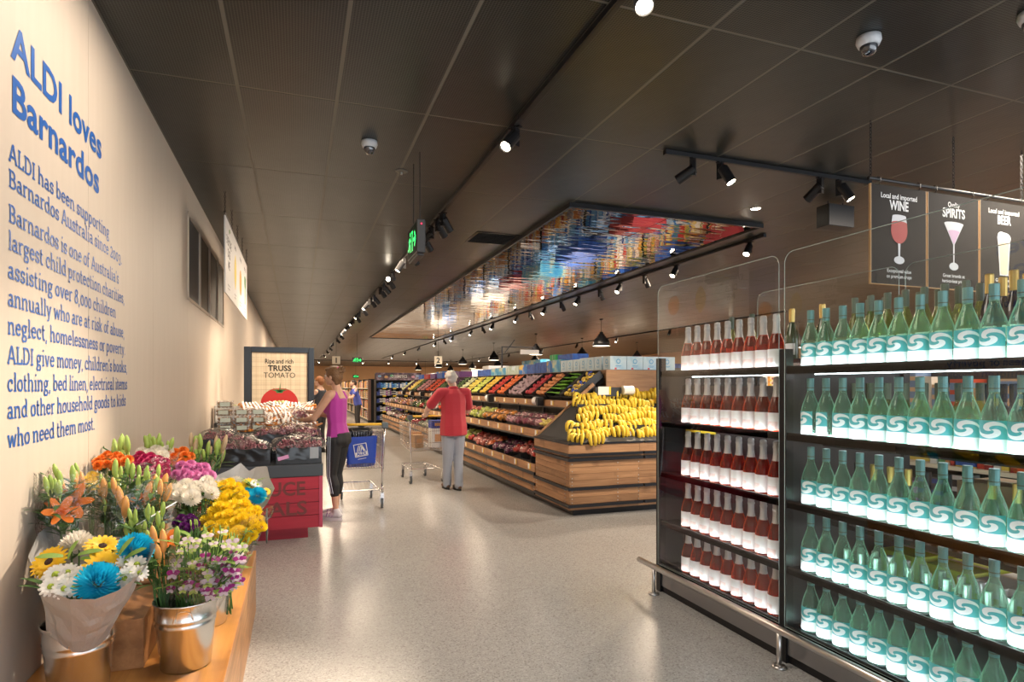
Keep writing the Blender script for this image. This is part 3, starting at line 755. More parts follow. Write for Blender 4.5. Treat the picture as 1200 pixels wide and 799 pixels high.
LINES = [('ALDI has been supporting', 9.5, 127.8, .7917), ('Barnardos Australia since 2003.', 9.5, 142.5, .699), ("Barnardos is one of Australia's", 9.5, 139, .576),
 ('largest child protection charities,', 9, 145.5, .478), ('assisting over 8,000 children', 8.6, 135.5, .377), ('annually who are at risk of abuse,', 8.6, 145.5, .279),
 ('neglect, homelessness or poverty.', 8.4, 146.5, .18), ("ALDI give money, children's books,", 8, 148.9, .0768), ('clothing, bed linen, electrical items', 8, 148.9, -.022),
 ('and other household goods to kids', 8, 147.2, -.118), ('who need them most.', 8, 110.8, -.2193)]
for txt, a, b_, zb in LINES: slab_line(txt, .0655, ypx(a), ypx(b_), 1.5+zb, wt)
# ---------------------------------------------------------------- wine cabinet
M['grey_panel'] = pm('grey_steel_panel', (.30,.30,.31), .3, .7)
M['led'] = pm('led_strip', (1,1,1), .5, emit=(.80,.95,1.0), es=36)
M['led_warm'] = pm('led_strip_neutral', (1,1,1), .5, emit=(.95,.96,1.0), es=25)
M['led_soft'] = pm('soft_led_strip', (1,1,1), .5, emit=(.85,.95,1.0), es=12)
M['shelf_black'] = pm('black_shelf', (.018,.018,.02), .22, .3)
M['glass_edge'] = pm('glass_edge', (.45,.55,.52), .15, .3)
SZ = [1.595, 1.235, .87, .515, .20]
CY = [(2.615, 3.80), (1.25, 2.585)]
CB = 3.42
cab = thing('wine_cabinet', 'tall black glass-fronted cabinet of lit shelves full of wine bottles', 'cabinet', (GX, 2.6, 0))
def cb(x0, y0, z0, x1, y1, z1): return (x0-GX, y0-2.6, z0, x1-GX, y1-2.6, z1)
for y in (1.225, 2.60, 3.80):
    MB().box(*cb(GX, y-.025, 0, GX+.05, y+.025, 1.70)).build('post', M['black'], cab)
    MB().box(*cb(CB-.05, y-.025, 0, CB, y+.025, 1.70)).build('post', M['black'], cab)
for i, (a, b_) in enumerate(CY):
    MB().box(*cb(GX+.012, a, .045, GX+.03, b_, .165)).build('plinth_panel', M['grey_panel'], cab)
    MB().box(*cb(GX+.02, a, 0, CB, b_, .045)).build('base', M['black'], cab)
    for z in SZ:
        s_ = MB().box(*cb(GX+.006, a, z-.03, GX+.165, b_, z)).box(*cb(GX+.006, a, z-.03, GX+.012, b_, z+.012)).build('shelf', M['shelf_black'], cab)
        ya = a+.06; yb = b_-(.2 if i == 0 else .06)
        MB().box(*cb(GX+.014, ya, z+.001, GX+.022, yb, z+.006)).box(*cb(GX+.137, ya, z+.001, GX+.145, yb, z+.006)).build('led_strip', M['led'] if i else M['led_warm'], s_)
        MB().box(*cb(GX+.150, ya, z-.034, GX+.158, yb, z-.0305)).build('led_strip', M['led_soft'], s_)
    for z in (1.66, 1.19, .76, .30):
        MB().box(*cb(GX+.27, a, z-.025, CB-.02, b_, z)).build('shelf', M['shelf_black'], cab)
    q = .0
    # front glass with rounded upper corners, its edges showing
    rr = .06; zt = 2.22
    out = [(a+.005, .20), (b_-.005, .20)]
    out += [(b_-.005-rr+rr*math.cos(R(t_)), zt-rr+rr*math.sin(R(t_))) for t_ in range(0, 91, 15)]
    out += [(a+.005+rr+rr*math.cos(R(t_)), zt-rr+rr*math.sin(R(t_))) for t_ in range(90, 181, 15)]
    g = MB().poly([(-.004, y-2.6, z) for y, z in out]); pane = g.build('glass_pane', M['glass'], cab)
    MB().tube([(-.004, y-2.6, z) for y, z in out], .0022, 4, closed=True).build('glass_edge', M['glass_edge'], pane)
    out2 = [(y, z) for y, z in out if z > 1.6]
    out2 = [(b_-.005, 1.71)] + out[2:] + [(a+.005, 1.71)]
    g = MB().poly([(CB-GX-.03, y-2.6, z) for y, z in out2]); pane = g.build('glass_pane', M['glass'], cab)
    MB().tube([(CB-GX-.03, y-2.6, z) for y, z in out2], .0022, 4, closed=True).build('glass_edge', M['glass_edge'], pane)
# end wall, partition and the rose bay's back
MB().box(*cb(GX+.05, 3.79, .045, CB-.05, 3.805, 1.60)).build('end_panel', M['black_satin'], cab)
MB().box(*cb(GX+.05, 2.594, .045, CB-.05, 2.606, 1.60)).build('partition', M['black_satin'], cab)
MB().box(*cb(GX+.20, 2.61, .17, GX+.21, 3.78, 1.50)).build('back_panel', pm('back_panel_dark', (.05,.035,.035), .3), cab)
MB().box(*cb(GX+.20, 1.26, .17, GX+.21, 2.58, .44)).build('back_panel', M['shelf_black'], cab)
# price strip labels under some shelves
for (y, z) in ((3.62, 1.22), (3.45, 1.22)): MB().box(*cb(GX+.168, y-.08, z-.05, GX+.170, y+.08, z-.015)).build('price_ticket', M['yellow'], cab)

# bumper rail
rl = thing('trolley_rail', 'low brushed steel bumper rail in front of the wine cabinet', 'rail', (2.42, 3.94, 0))
MB().tube([(0,0,.20),(0,-3.3,.20)], .021, 16).build('rail', M['steel'], rl, smooth=True)
for y in (0.0,): MB().ball((0,y,.20), .021, 14, 8).build('end_cap', M['steel'], rl, smooth=True)
for y in (-.19, -1.39, -2.5):
    p = MB().tube([(0,y,.012),(0,y,.19)], .014, 12).build('post', M['steel'], rl, smooth=True)
    MB().lathe([(.038,0),(.038,.008),(.03,.014),(.014,.016)], 20, Matrix.Translation((0,y,0))).build('floor_flange', M['steel'], p, smooth=True)

# ---------------------------------------------------------------- bottles
M['green_glass'] = bottle_glass('green_wine_bottle', (.74,.96,.84), (.42,.80,.62), (.66,1.0,.82), gl=.10, ge=.9)
M['rose_glass'] = bottle_glass('rose_wine_bottle', (.72,.16,.07), (.90,.13,.03), (1.0,.22,.05), gl=.06, ge=.95)
M['olive_glass'] = bottle_glass('yellow_green_bottle', (.72,.78,.40), (.35,.40,.12), (.70,.80,.30), gl=.12, ge=.6)
M['dark_glass'] = pm('dark_wine_bottle', (.02,.012,.012), .08, spec=.8)
M['olive_dark'] = pm('dark_green_bottle', (.03,.05,.012), .08, spec=.8)
M['teal_cap'] = pm('teal_screw_cap', (.15,.35,.35), .35, .3)
M['foil'] = pm('silver_foil', (.62,.60,.60), .35, .35, bump=.4, bscale=220)
M['gold'] = pm('gold_foil', (.60,.40,.12), .3, .7)
M['silver'] = pm('silver_cap', (.6,.6,.6), .3, .8)
M['cap_green'] = pm('olive_cap', (.10,.13,.09), .4)
M['plain_label'] = pm('white_label', (.82,.82,.80), .6)
# teal-and-white swirl label
m = bpy.data.materials.new('swirl_label'); m.use_nodes = True; N, L = nodes(m); b = N['Principled BSDF']; b.inputs['Roughness'].default_value = .55
uv = N.new('ShaderNodeUVMap'); uv.uv_map = 'UVMap'; sp = N.new('ShaderNodeSeparateXYZ'); L.new(uv.outputs[0], sp.inputs[0])
dx = math_n(N, L, 'MULTIPLY', math_n(N, L, 'SUBTRACT', sp.outputs[0], .5), .86)
dy = math_n(N, L, 'MULTIPLY', math_n(N, L, 'SUBTRACT', sp.outputs[1], .70), 1.55)
ang = math_n(N, L, 'ARCTAN2', dy, dx)
rad = math_n(N, L, 'SQRT', math_n(N, L, 'ADD', math_n(N, L, 'MULTIPLY', dx, dx), math_n(N, L, 'MULTIPLY', dy, dy)))
sw = math_n(N, L, 'SINE', math_n(N, L, 'ADD', math_n(N, L, 'MULTIPLY', ang, 2.0), math_n(N, L, 'MULTIPLY_ADD', rad, -14.0, 2.6)))
white1 = math_n(N, L, 'GREATER_THAN', sw, 0.0)
inr = math_n(N, L, 'LESS_THAN', rad, .43)
inband = math_n(N, L, 'GREATER_THAN', sp.outputs[1], .40)
teal = math_n(N, L, 'MULTIPLY', inband, math_n(N, L, 'SUBTRACT', 1.0, math_n(N, L, 'MULTIPLY', white1, inr)))
mx = N.new('ShaderNodeMix'); mx.data_type = 'RGBA'; mx.inputs[6].default_value = (.82,.86,.86,1); mx.inputs[7].default_value = (.06,.40,.42,1)
L.new(teal, mx.inputs[0]); L.new(mx.outputs[2], b.inputs['Base Color'])
M['swirl'] = m
m = bpy.data.materials.new('rose_label'); m.use_nodes = True; N, L = nodes(m); b = N['Principled BSDF']; b.inputs['Roughness'].default_value = .55
uv = N.new('ShaderNodeUVMap'); uv.uv_map = 'UVMap'; sp = N.new('ShaderNodeSeparateXYZ'); L.new(uv.outputs[0], sp.inputs[0])
t = N.new('ShaderNodeTexNoise'); t.inputs['Scale'].default_value = 6; t.inputs['Detail'].default_value = 6; L.new(uv.outputs[0], t.inputs['Vector'])
k1 = math_n(N, L, 'MULTIPLY', math_n(N, L, 'LESS_THAN', sp.outputs[1], .5), math_n(N, L, 'MULTIPLY', math_n(N, L, 'GREATER_THAN', sp.outputs[0], .45), t.outputs['Fac']))
mx = N.new('ShaderNodeMix'); mx.data_type = 'RGBA'; mx.inputs[6].default_value = (.8,.8,.79,1); mx.inputs[7].default_value = (.75,.42,.36,1)
L.new(k1, mx.inputs[0]); L.new(mx.outputs[2], b.inputs['Base Color'])
M['rose_label'] = m
def label_mesh(name, r, z0, z1, half, mat, centre=PI, n=10):
    v = []; f = []; uvs = []
    for i in range(n+1):
        a = centre + half - 2*half*i/n
        for z in (z0, z1): v.append((r*math.cos(a), r*math.sin(a), z))
    for i in range(n): f.append((2*i, 2*i+2, 2*i+3, 2*i+1)); uvs += [(i/n,0),((i+1)/n,0),((i+1)/n,1),(i/n,1)]
    me = bpy.data.meshes.new(name); me.from_pydata(v, [], f); me.materials.append(mat)
    ul = me.uv_layers.new(name='UVMap')
    for k, u in enumerate(uvs): ul.data[k].uv = u
    me.polygons.foreach_set('use_smooth', [True]*n)
    return me
def make_bottle(name, label, prof, glass, capprof, capmat, capname, lab, group):
    t = thing(name, label, 'bottle', (0,0,0), 0, group)
    MB().lathe(prof, 18).build('bottle_body', glass, t, smooth=True)
    MB().lathe(capprof, 14).build(capname, capmat, t, smooth=False)
    if lab: link('label', lab, t)
    return t
burg = [(.030,.004),(.041,.0),(.0425,.008),(.0425,.115),(.041,.135),(.036,.158),(.028,.183),(.020,.205),(.0155,.222),(.0148,.24)]
screw = [(.0163,.232),(.0165,.292),(.0155,.295)]
green = make_bottle('wine_bottle', 'x', burg, M['green_glass'], screw, M['teal_cap'], 'screw_cap', label_mesh('label', .0431, .008, .125, R(68), M['swirl']), 'green wine bottles on the lit shelves')
MB().lathe([(.0168,.244),(.0170,.246),(.0168,.248)], 14, cap=False).build('cap_ring', M['cap_green'], green)
cham = [(.028,.004),(.039,0),(.0415,.008),(.0415,.11),(.039,.135),(.033,.16),(.025,.185),(.018,.205),(.016,.22)]
foil = [(.0218,.194),(.0185,.21),(.0165,.235),(.0165,.262),(.0185,.268),(.0185,.275),(.0165,.28),(.0172,.296),(.013,.304),(.004,.306)]
rose = make_bottle('sparkling_wine_bottle', 'x', cham, M['rose_glass'], foil, M['foil'], 'foil_neck', label_mesh('label', .0421, .012, .108, R(75), M['rose_label']), 'rosé bottles in the far bay')
rown = ['top', 'second', 'third', 'fourth', 'bottom']
first_g = first_r = True
for r_, z in enumerate(SZ):
    for i in range(12):
        y = 2.49 - i*.0997; rz = R(24) + R(random.uniform(-9, 9)) - i*R(1.0) - (R(34) if r_ == 1 and i < 2 else 0)
        lb = f'green swirl-label wine bottle, {ORD[i]} from the middle post on the {rown[r_]} shelf'
        if first_g: green.location = (2.575, y, z+.0015); green.scale = (1.1,1.1,1.03); green.rotation_euler = (0,0,rz); green['label'] = lb; first_g = False
        else: dup(green, (2.575+random.uniform(-.002,.002), y, z+.0015), rz, lb)
    for i in range(9):
        y = 3.557 - i*.103; rz = R(28) + R(random.uniform(-22, 22))
        lb = f'rosé sparkling wine bottle, {ORD[i]} from the far end on the {rown[r_]} shelf'
        if first_r: rose.location = (2.575, y, z+.0015); rose.scale = (1.13,1.13,1.03); rose.rotation_euler = (0,0,rz); rose['label'] = lb; first_r = False
        else: dup(rose, (2.575+random.uniform(-.002,.002), y, z+.0015), rz, lb)
# bottles on the far side of the same cabinet
def simple(name, glass, capm, capn, lab=True, h=1.0):
    s_ = Matrix.Diagonal((1,1,h,1))
    t = thing(name, 'x', 'bottle')
    MB().lathe([(r*.93, z) for r, z in burg], 12, s_).build('bottle_body', glass, t, smooth=True)
    MB().lathe([(.0163,.225),(.0175,.300),(.0155,.305)], 10, s_).build(capn, capm, t)
    if lab: link('label', label_mesh('label', .0402, .03, .10, R(70), M['plain_label']), t)
    return t
kinds = {'olive': simple('white_wine_bottle', M['olive_glass'], M['cap_green'], 'screw_cap', True, 1.06),
         'gold': simple('red_wine_bottle', M['dark_glass'], M['gold'], 'foil_neck', True, 1.1),
         'dark': simple('red_wine_bottle', M['dark_glass'], M['black'], 'screw_cap', True, 1.04),
         'dgold': simple('red_wine_bottle', M['olive_dark'], M['gold'], 'foil_neck', True, 1.04),
         'silver': simple('small_wine_bottle', M['olive_dark'], M['silver'], 'screw_cap', False, 1.0)}
used = set()
desc = {'olive': 'yellow-green white wine bottle', 'gold': 'gold-topped dark wine bottle', 'dark': 'black-capped dark wine bottle', 'dgold': 'gold-topped dark green bottle', 'silver': 'silver-capped bottle'}
def back(kind, x, y, z, lb, grp):
    if kind in used: return dup(kinds[kind], (x, y, z+.0015), random.uniform(-.3,.3), lb, grp)
    used.add(kind); o = kinds[kind]; o.location = (x, y, z+.0015); o['label'] = lb; o['group'] = grp; return o
for row, x in enumerate((2.90, 3.04)):
    side = ('front', 'second')[row]
    for i in range(13):
        y = 2.50 - i*.098 + row*.03
        k = 'olive' if i < 7 else 'gold'
        back(k, x, y, 1.66, f'{desc[k]}, {ORD[i]} from the middle post, {side} row behind the top shelf', 'bottles standing behind the top lit shelf')
        k = 'olive' if i < 7 else 'dark'
        back(k, x, y, 1.19, f'{desc[k]}, {ORD[i]} from the middle post, {side} row behind the second shelf', 'bottles standing behind the second lit shelf')
for i in range(13):
    k = 'dgold' if i in (1,2,3,7,8) else 'dark'
    back(k, 2.92, 2.50-i*.098, .76, f'{desc[k]}, {ORD[i]} from the middle post, behind the third shelf', 'bottles standing behind the third lit shelf')
for row in range(2):
    for i in range(14):
        back('silver', 2.84+row*.1, 2.50-i*.09, .30, f'silver-capped bottle, {ORD[i]} from the middle post in the {("front","second")[row]} row behind the fourth shelf', 'silver-capped bottles low behind the fourth shelf')
for i, y in enumerate([3.5, 3.3, 2.95, 2.72]):
    back('dgold' if i > 1 else 'olive', 2.9, y, 1.66, f'{"dark green" if i > 1 else "yellow-green"} bottle, {ORD[i]} from the far end behind the top rosé row', 'bottles behind the top rosé row')
# cartons low behind the shelves
def carton(label, loc, size, mat, rz=0, strip=None, group=None, name='carton', logo=None):
    sx, sy, sz = size
    t = thing(name, label, 'box', Vector(loc)+Vector((0,0,.0015)), rz, group)
    MB().box(-sx/2,-sy/2,0,sx/2,sy/2,sz).build('body', mat, t, bevel=.003)
    MB().box(-.012,-sy/2-.0005,sz-.0005,.012,sy/2+.0005,sz+.0012).build('tape', M['card'], t)
    if strip: MB().box(-sx/2-.001,-sy/2-.001,sz*.5,sx/2+.001,sy/2+.001,sz*.75).build('printed_band', strip, t)
    return t
limeg = pm('lime_carton', (.45,.52,.03), .6); white_c = pm('white_carton', (.72,.70,.66), .6); brown_c = pm('brown_carton', (.42,.27,.15), .7); orange_c = pm('orange_band', (.75,.35,.03), .6)
redd = pm('dark_red_carton', (.3,.03,.04), .6)
for i, (y, mt, st, nm) in enumerate([(2.36, limeg, None, 'lime green'), (2.10, limeg, None, 'second lime green'), (1.86, white_c, limeg, 'white and lime'), (1.62, brown_c, orange_c, 'brown and orange'), (1.38, redd, None, 'dark red')]):
    carton(f'{nm} carton lying low behind the fourth lit shelf', (3.22, y, .30), (.34, .22, .30-.01*i), mt, 0, st)
for i, y in enumerate([1.95, 1.62]): carton(f'brown wooden wine box, {ORD[i]} behind the third lit shelf', (3.24, y, .76), (.28, .28, .27), brown_c)
# liquor shelving further behind
def stock_mat(name, pal, rough=.4, scale=1):
    m = bpy.data.materials.new(name); m.use_nodes = True; N, L = nodes(m); b = N['Principled BSDF']
    g = N.new('ShaderNodeNewGeometry'); r = ramp(N, [(i/len(pal), c) for i, c in enumerate(pal)]); r.color_ramp.interpolation = 'CONSTANT'
    L.new(g.outputs['Random Per Island'], r.inputs[0])
    sp = N.new('ShaderNodeSeparateXYZ'); L.new(g.outputs['Position'], sp.inputs[0])
    wv = math_n(N, L, 'GREATER_THAN', math_n(N, L, 'SINE', math_n(N, L, 'MULTIPLY_ADD', sp.outputs[2], 70.0, math_n(N, L, 'MULTIPLY', g.outputs['Random Per Island'], 40.0))), .35)
    r2 = ramp(N, [((i+.5)/len(pal) if i else 0, c) for i, c in enumerate(pal[::-1])]); r2.color_ramp.interpolation = 'CONSTANT'; L.new(g.outputs['Random Per Island'], r2.inputs[0])
    mx = N.new('ShaderNodeMix'); mx.data_type = 'RGBA'; L.new(wv, mx.inputs[0]); L.new(r.outputs[0], mx.inputs[6]); L.new(r2.outputs[0], mx.inputs[7]); L.new(mx.outputs[2], b.inputs['Base Color'])
    b.inputs['Roughness'].default_value = rough
    return m
M['st_mix'] = stock_mat('mixed_packaging', [(.55,.06,.04),(.75,.65,.5),(.05,.12,.45),(.8,.35,.05),(.8,.8,.78),(.5,.25,.1),(.08,.3,.1),(.7,.55,.08),(.3,.03,.03)])
M['st_warm'] = stock_mat('warm_packaging', [(.6,.08,.04),(.75,.5,.3),(.8,.3,.05),(.8,.75,.65),(.45,.2,.1),(.75,.55,.1),(.2,.3,.5)])
M['st_blue'] = stock_mat('blue_packaging', [(.03,.15,.6),(.25,.5,.8),(.7,.8,.9),(.02,.08,.35),(.8,.8,.8),(.1,.35,.7)])
M['st_dark'] = stock_mat('dark_packaging', [(.03,.03,.035),(.5,.5,.5),(.1,.1,.12),(.05,.08,.3),(.35,.05,.4),(.6,.6,.62)])
M['st_red'] = stock_mat('red_packaging', [(.5,.03,.03),(.2,.02,.02),(.7,.6,.5),(.35,.1,.05),(.6,.1,.05)])
def shelving(label, x, y0, y1, depth, levels, mat, dbl=True, packs=True, top=0, seed=1, backm=None):
    """gondola shelving that runs along the aisle, its front facing the left wall"""
    rnd = random.Random(seed)
    t = thing('shelving_unit', label, 'shelves', (x, y0, 0)); L_ = y1-y0; H = levels[-1]+.38
    MB().box(depth*.48,0,0,depth*.52,L_,H).build('back_panel', backm or M['black_satin'], t)
    MB().box(.0,0,0,depth,L_,.10).build('base', M['black_satin'], t)
    for z in levels: MB().box(0,0,z-.03,depth,L_,z).build('shelf', M['card'] if backm is None else M['black_satin'], t)
    k = 0
    while k <= L_+.01: MB().box(.0,k-.012,0,depth,k+.012,H).build('upright', M['black_satin'], t); k += max(1.25, L_/8)
    for li, z in enumerate(levels):
        q = MB(); gap = (levels[li+1] if li+1 < len(levels) else z+.42+top) - z - .05
        for xs in ((.03, depth*.46), (depth*.54, depth-.03)) if dbl else ((.03, depth*.46),):
            y = .02
            while y < L_-.12:
                w_ = rnd.uniform(.07, .2); h = gap*rnd.uniform(.6, .98); n_ = 1 if w_ > .13 else 2
                for s_ in range(n_):
                    q.box(xs[0]+rnd.uniform(0,.02), y+w_*s_/n_, z+.001, xs[1], y+w_*(s_+1)/n_-.006, z+h)
                y += w_+.004
        q.build('packaged_goods', mat[li % len(mat)] if isinstance(mat, list) else mat, t, kind='stuff')
    return t
shelving('dark shelving of spirits and packs behind the wine cabinet', 4.75, 1.2, 4.6, .5, [.12,.5,.88,1.26], [M['st_mix'], M['st_dark'], M['st_mix'], M['st_warm']], seed=3)
# ---------------------------------------------------------------- wooden produce stands
M['liner'] = pm('black_liner', (.025,.025,.027), .55)
M['rail_b'] = pm('dark_steel_rail', (.02,.022,.028), .42, .4)
M['bolt'] = pm('bolt', (.6,.6,.6), .3, .8)
PX = 2.93
bolt_me = MB().ball((0,0,0), .007, 6, 4).mesh('bolt', M['bolt'])
LMOD = 1.065
def make_stand():
    """one module, 1.065 m along the aisle; x = 0 is the front face"""
    t = thing('produce_stand', 'x', 'produce stand', (0,0,0), 0, 'wooden produce stands in a row along the aisle')
    Lm = LMOD-.006
    MB().box(.08,0,0, 1.9,Lm,.075).build('plinth', M['black'], t)
    MB().box(.02,0,.075, 1.07,Lm,.36).box(1.07,0,.075,1.86,Lm,1.68).build('carcass', M['liner'], t)
    MB().box(1.05,0,1.68, 1.88,Lm,1.72).build('top_board', M['oak_y'], t)
    MB().box(1.045,0,1.50, 1.07,Lm,1.68).build('back_board', M['oak_y'], t)
    pk = MB().box(0,0,-.055,.02,Lm,.055).mesh('plank', M['oak_y'])
    for z in (.135, .285): link('plank', pk, t, (0,0,z))
    rl_ = MB().box(-.022,0,-.014,.0,Lm,.014).mesh('metal_rail', M['rail_b'])
    for z in (.10, .215, .345): link('metal_rail', rl_, t, (0,0,z))
    for y in (.05, Lm-.05):
        for z in (.155,.185,.255,.31): link('bolt', bolt_me, t, (0,y,z))
    # lips: tier 1, 2, 3
    for (x, z, h, tl) in ((-.01,.372,.105,.0), (.09,.812,.105,.0), (.555,1.20,.095,.0)):
        lip = MB().box(x,0,z, x+.018,Lm,z+h).build('lip_board', M['oak_y'], t)
        MB().box(x-.012,0,z-.022, x+.03,Lm,z).build('metal_edge', M['rail_b'], lip)
        for k, y in enumerate((.18, .72)):
            MB().box(x-.003,y,z+.02, x-.0005,y+.06,z+h-.012).build('price_card', M['paper'], lip)
            MB().box(x-.0035,y-.028,z+.02, x-.0005,y,z+h-.012).build('yellow_strip', M['yellow'], lip)
    # beds
    def bed(x0, z0, x1, z1, nm='bed'):
        MB().poly([(x0,0,z0),(x1,0,z1),(x1,Lm,z1),(x0,Lm,z0)]).poly([(x0,0,z0-.03),(x0,Lm,z0-.03),(x1,Lm,z1-.03),(x1,0,z1-.03)]).box(x0,0,z0-.03,x0+.01,Lm,z0).build(nm, M['liner'], t)
    bed(.01,.42,.70,.60); bed(.11,.86,.72,1.02); bed(.575,1.245,1.03,1.60)
    # slanted side frame at the near end
    MB().box(.55,0,.36,.59,.02,1.22).build('side_frame', M['rail_b'], t)
    return t
st0 = make_stand()
NM = 14
what = ['bagged grapes and plums','mandarins and bagged apples','lemons and bagged fruit','pears and green fruit','dark fruit behind the man','dark crates','tomatoes','onions','greens','corn','cabbages','lettuces','peppers','garlic and roots']
for k in range(NM):
    o = st0 if k == 0 else dup(st0)
    o.location = (PX, 7.31+k*LMOD, 0); o['label'] = f'wooden produce stand, {ORD[k]} from the banana display, under {what[k]}'

# banana unit
bu = thing('banana_stand', 'wooden plank stand with black rails holding the banana display', 'produce stand', (PX, 6.26, 0))
BW, BD = 2.0, 1.045
MB().box(.08,.08,0, BW,BD,.075).build('plinth', M['black'], bu)
MB().box(.022,.022,.075, BW,BD,.80).build('carcass', M['liner'], bu)
def planks(z0, z1, prot=0.0):
    MB().box(-prot,-prot,z0, .9,.02,z1).build('plank', M['oak_x'], bu)
    MB().box(.903,-prot,z0, BW,.02,z1).build('plank', M['oak_x'], bu)
    MB().box(-prot,.0205,z0, .02,BD,z1).build('plank', M['oak_y'], bu)
for z0, z1 in ((.077,.106),(.142,.222),(.225,.302),(.338,.412),(.415,.488),(.491,.562),(.565,.634)): planks(z0, z1)
planks(.672, .69); planks(.724, .824, .018)
for z0, z1, pr in ((.108,.140,.03),(.304,.336,.03),(.636,.670,.03),(.692,.722,.024),(.826,.848,.03)):
    MB().box(-pr,-pr,z0, .95,-.0,z1).build('metal_rail', M['rail_b'], bu)
    MB().box(.97,-pr,z0, BW,-.0,z1).build('metal_rail', M['rail_b'], bu)
    MB().box(-pr,0,z0, 0,BD,z1).build('metal_rail', M['rail_b'], bu)
for x in (.03, .62, .90, 1.5):
    for z in (.16,.205,.25,.29,.36,.40,.44,.52,.60): link('bolt', bolt_me, bu, (x,-.002,z))
for y in (.12, 1.0):
    for z in (.16,.205,.25,.29,.36,.44,.52,.60): link('bolt', bolt_me, bu, (-.002,y,z))
def bh(x, y): return .845 + max(0, min((x-.02)*.83, (y-.02)*.50))
bd = MB()
def bedfn(u, v):
    x, y = .0+u*BW, .0+v*BD
    return (x, y, bh(x, y))
bd.grid(bedfn, 40, 24); bd.build('stepped_bed', M['liner'], bu)
for k in range(1, 4):
    y = .02+k*.25; x = .02+(y-.02)*.6
    MB().box(x,y,bh(x,y)-.05, BW,y+.01,bh(x,y)+.045).build('divider', M['liner'], bu)
# wooden slanted board between the bananas and the first stand
MB().poly([(.0,BD-.02,.80),(.86,BD-.02,1.52),(.86,BD-.02,1.49),(.03,BD-.02,.80)]).build('inner_face', M['liner'], bu)
q = MB(); sl_ = math.atan2(.68,.82)
q.box(0,-.012,-.03, 1.09,.012,.012, Matrix.Translation((-.01,BD-.012,.835)) @ Matrix.Rotation(-sl_, 4, 'Y')); q.build('slanted_board', M['oak_y'], bu)
MB().box(1.02,BD-.03,1.18, 1.98,BD-.005,1.715).build('back_board', M['oak_x'], bu)
bh_ = thing('bag_dispenser', 'white bag roll and price card on a black bracket above the bananas', 'bag dispenser', (PX+.86, 7.20, 1.36))
MB().box(-.06,-.03,0,.34,.03,.12).build('bracket', M['plastic'], bh_)
MB().box(-.02,-.036,.02,.14,-.030,.13).build('card', M['paper'], bh_); MB().box(.14,-.037,.02,.17,-.031,.13).build('yellow_card', M['yellow'], bh_)
MB().lathe([(.018,0),(.06,0),(.06,.16),(.018,.16)], 18, Matrix.Translation((.33,-.06,.08)) @ Matrix.Rotation(PI/2, 4, 'Y')).build('bag_roll', M['white'], bh_, smooth=False)
# bag roll dispensers on the upper lips
def dispenser():
    t = thing('bag_dispenser', 'x', 'bag dispenser')
    MB().box(-.10,-.09,-.07,0,-.02,.06).build('bracket', M['plastic'], t)
    MB().lathe([(.012,-.02),(.062,-.02),(.062,.12),(.012,.12)], 18, Matrix.Translation((-.05,0,0)) @ Matrix.Rotation(-PI/2, 4, 'X')).build('bag_roll', M['white'], t)
    return t
d0 = dispenser()
for k, y in enumerate([8.42, 10.85, 13.2, 15.8, 17.4, 19.0, 20.6]):
    o = d0 if k == 0 else dup(d0)
    o.location = (PX+.54, y, 1.27); o['label'] = f'white bag roll in a black holder, {ORD[k]} along the upper produce lip'

# ---------------------------------------------------------------- bananas
M['banana'] = pm('banana_skin', (.84,.58,.05), .45, noise=.12, nscale=14)
M['banana_tip'] = pm('banana_tip', (.06,.04,.02), .7)
M['banana_green'] = pm('banana_neck', (.55,.55,.08), .5)
def banana_mesh():
    """hangs down from the crown at the origin: x across, -y downhill, z outwards"""
    mb = MB(); n = 9; pts = []; rs = []
    for k in range(n+1):
        u = k/n; a = R(100*u)
        pts.append((.0, -.125*math.sin(a)*.95, .075*math.sin(PI*min(1, u*1.1))*.9-.035*u))
        rs.append([.006,.008,.0145,.0178,.019,.019,.0185,.0165,.012,.005][k])
    mb.tube(pts, rs, 6)
    for fi in range(min(12, len(mb.m))): mb.m[fi] = 1
    mb.m[-1] = 2
    for fi in range(8*6, 9*6): mb.m[fi] = 2
    return mb.mesh('banana', [M['banana'], M['banana_green'], M['banana_tip']], True)
ban = banana_mesh()
crown = MB().ball((0,.0,.004), (.022,.014,.013), 8, 5).mesh('crown', M['banana_tip'])
def make_bunch(n):
    t = thing('banana_bunch', 'x', 'bananas', (0,0,0), 0, 'banana bunches on the stepped stand')
    link('crown', crown, t)
    for k in range(n):
        f = (k-(n-1)/2)
        link('banana', ban, t, (f*.009, 0, -abs(f)*.003), (R(random.uniform(-5,5)), R(f*12), R(f*17)), (random.uniform(.92,1.08),)*3)
    return t
bp = [make_bunch(5), make_bunch(6), make_bunch(4)]; bused = [False]*3
rowd = ['front', 'second', 'third', 'fourth', 'fifth', 'top']
cnt = 0
for row in range(6):
    yb = .15 + row*.165; x = .02 + (yb-.02)*.6 + .12; i = 0
    while x < 1.92:
        k = random.randrange(3); jx, jy = random.uniform(-.012,.012), random.uniform(-.02,.02)
        z = .845 + (yb-.02)*.5 + .045 + random.uniform(-.008,.02) + (.05 if row == 5 and x > 1.2 else 0)
        b_ = bp[k] if not bused[k] else dup(bp[k]); bused[k] = True
        b_.location = (PX+x+jx, 6.26+yb+.10+jy, z); b_.rotation_euler = (R(30+random.uniform(-10,14)), R(random.uniform(-12,12)), R(random.uniform(-38,38)))
        s_ = random.uniform(1.15,1.35); b_.scale = (s_,)*3
        b_['label'] = f'yellow banana bunch, {ORD[i]} from the left in the {rowd[row]} row'
        x += random.uniform(.145,.18); i += 1
lb_ = 0
for (x, y) in ((.10,.10),(.22,.07)):
    b_ = dup(bp[2], (PX+x+.1, 6.26+y, .905), (R(20), 0, R(-60+60*lb_)), f'small loose banana bunch at the left front corner, {("outer","inner")[lb_]} one'); lb_ += 1

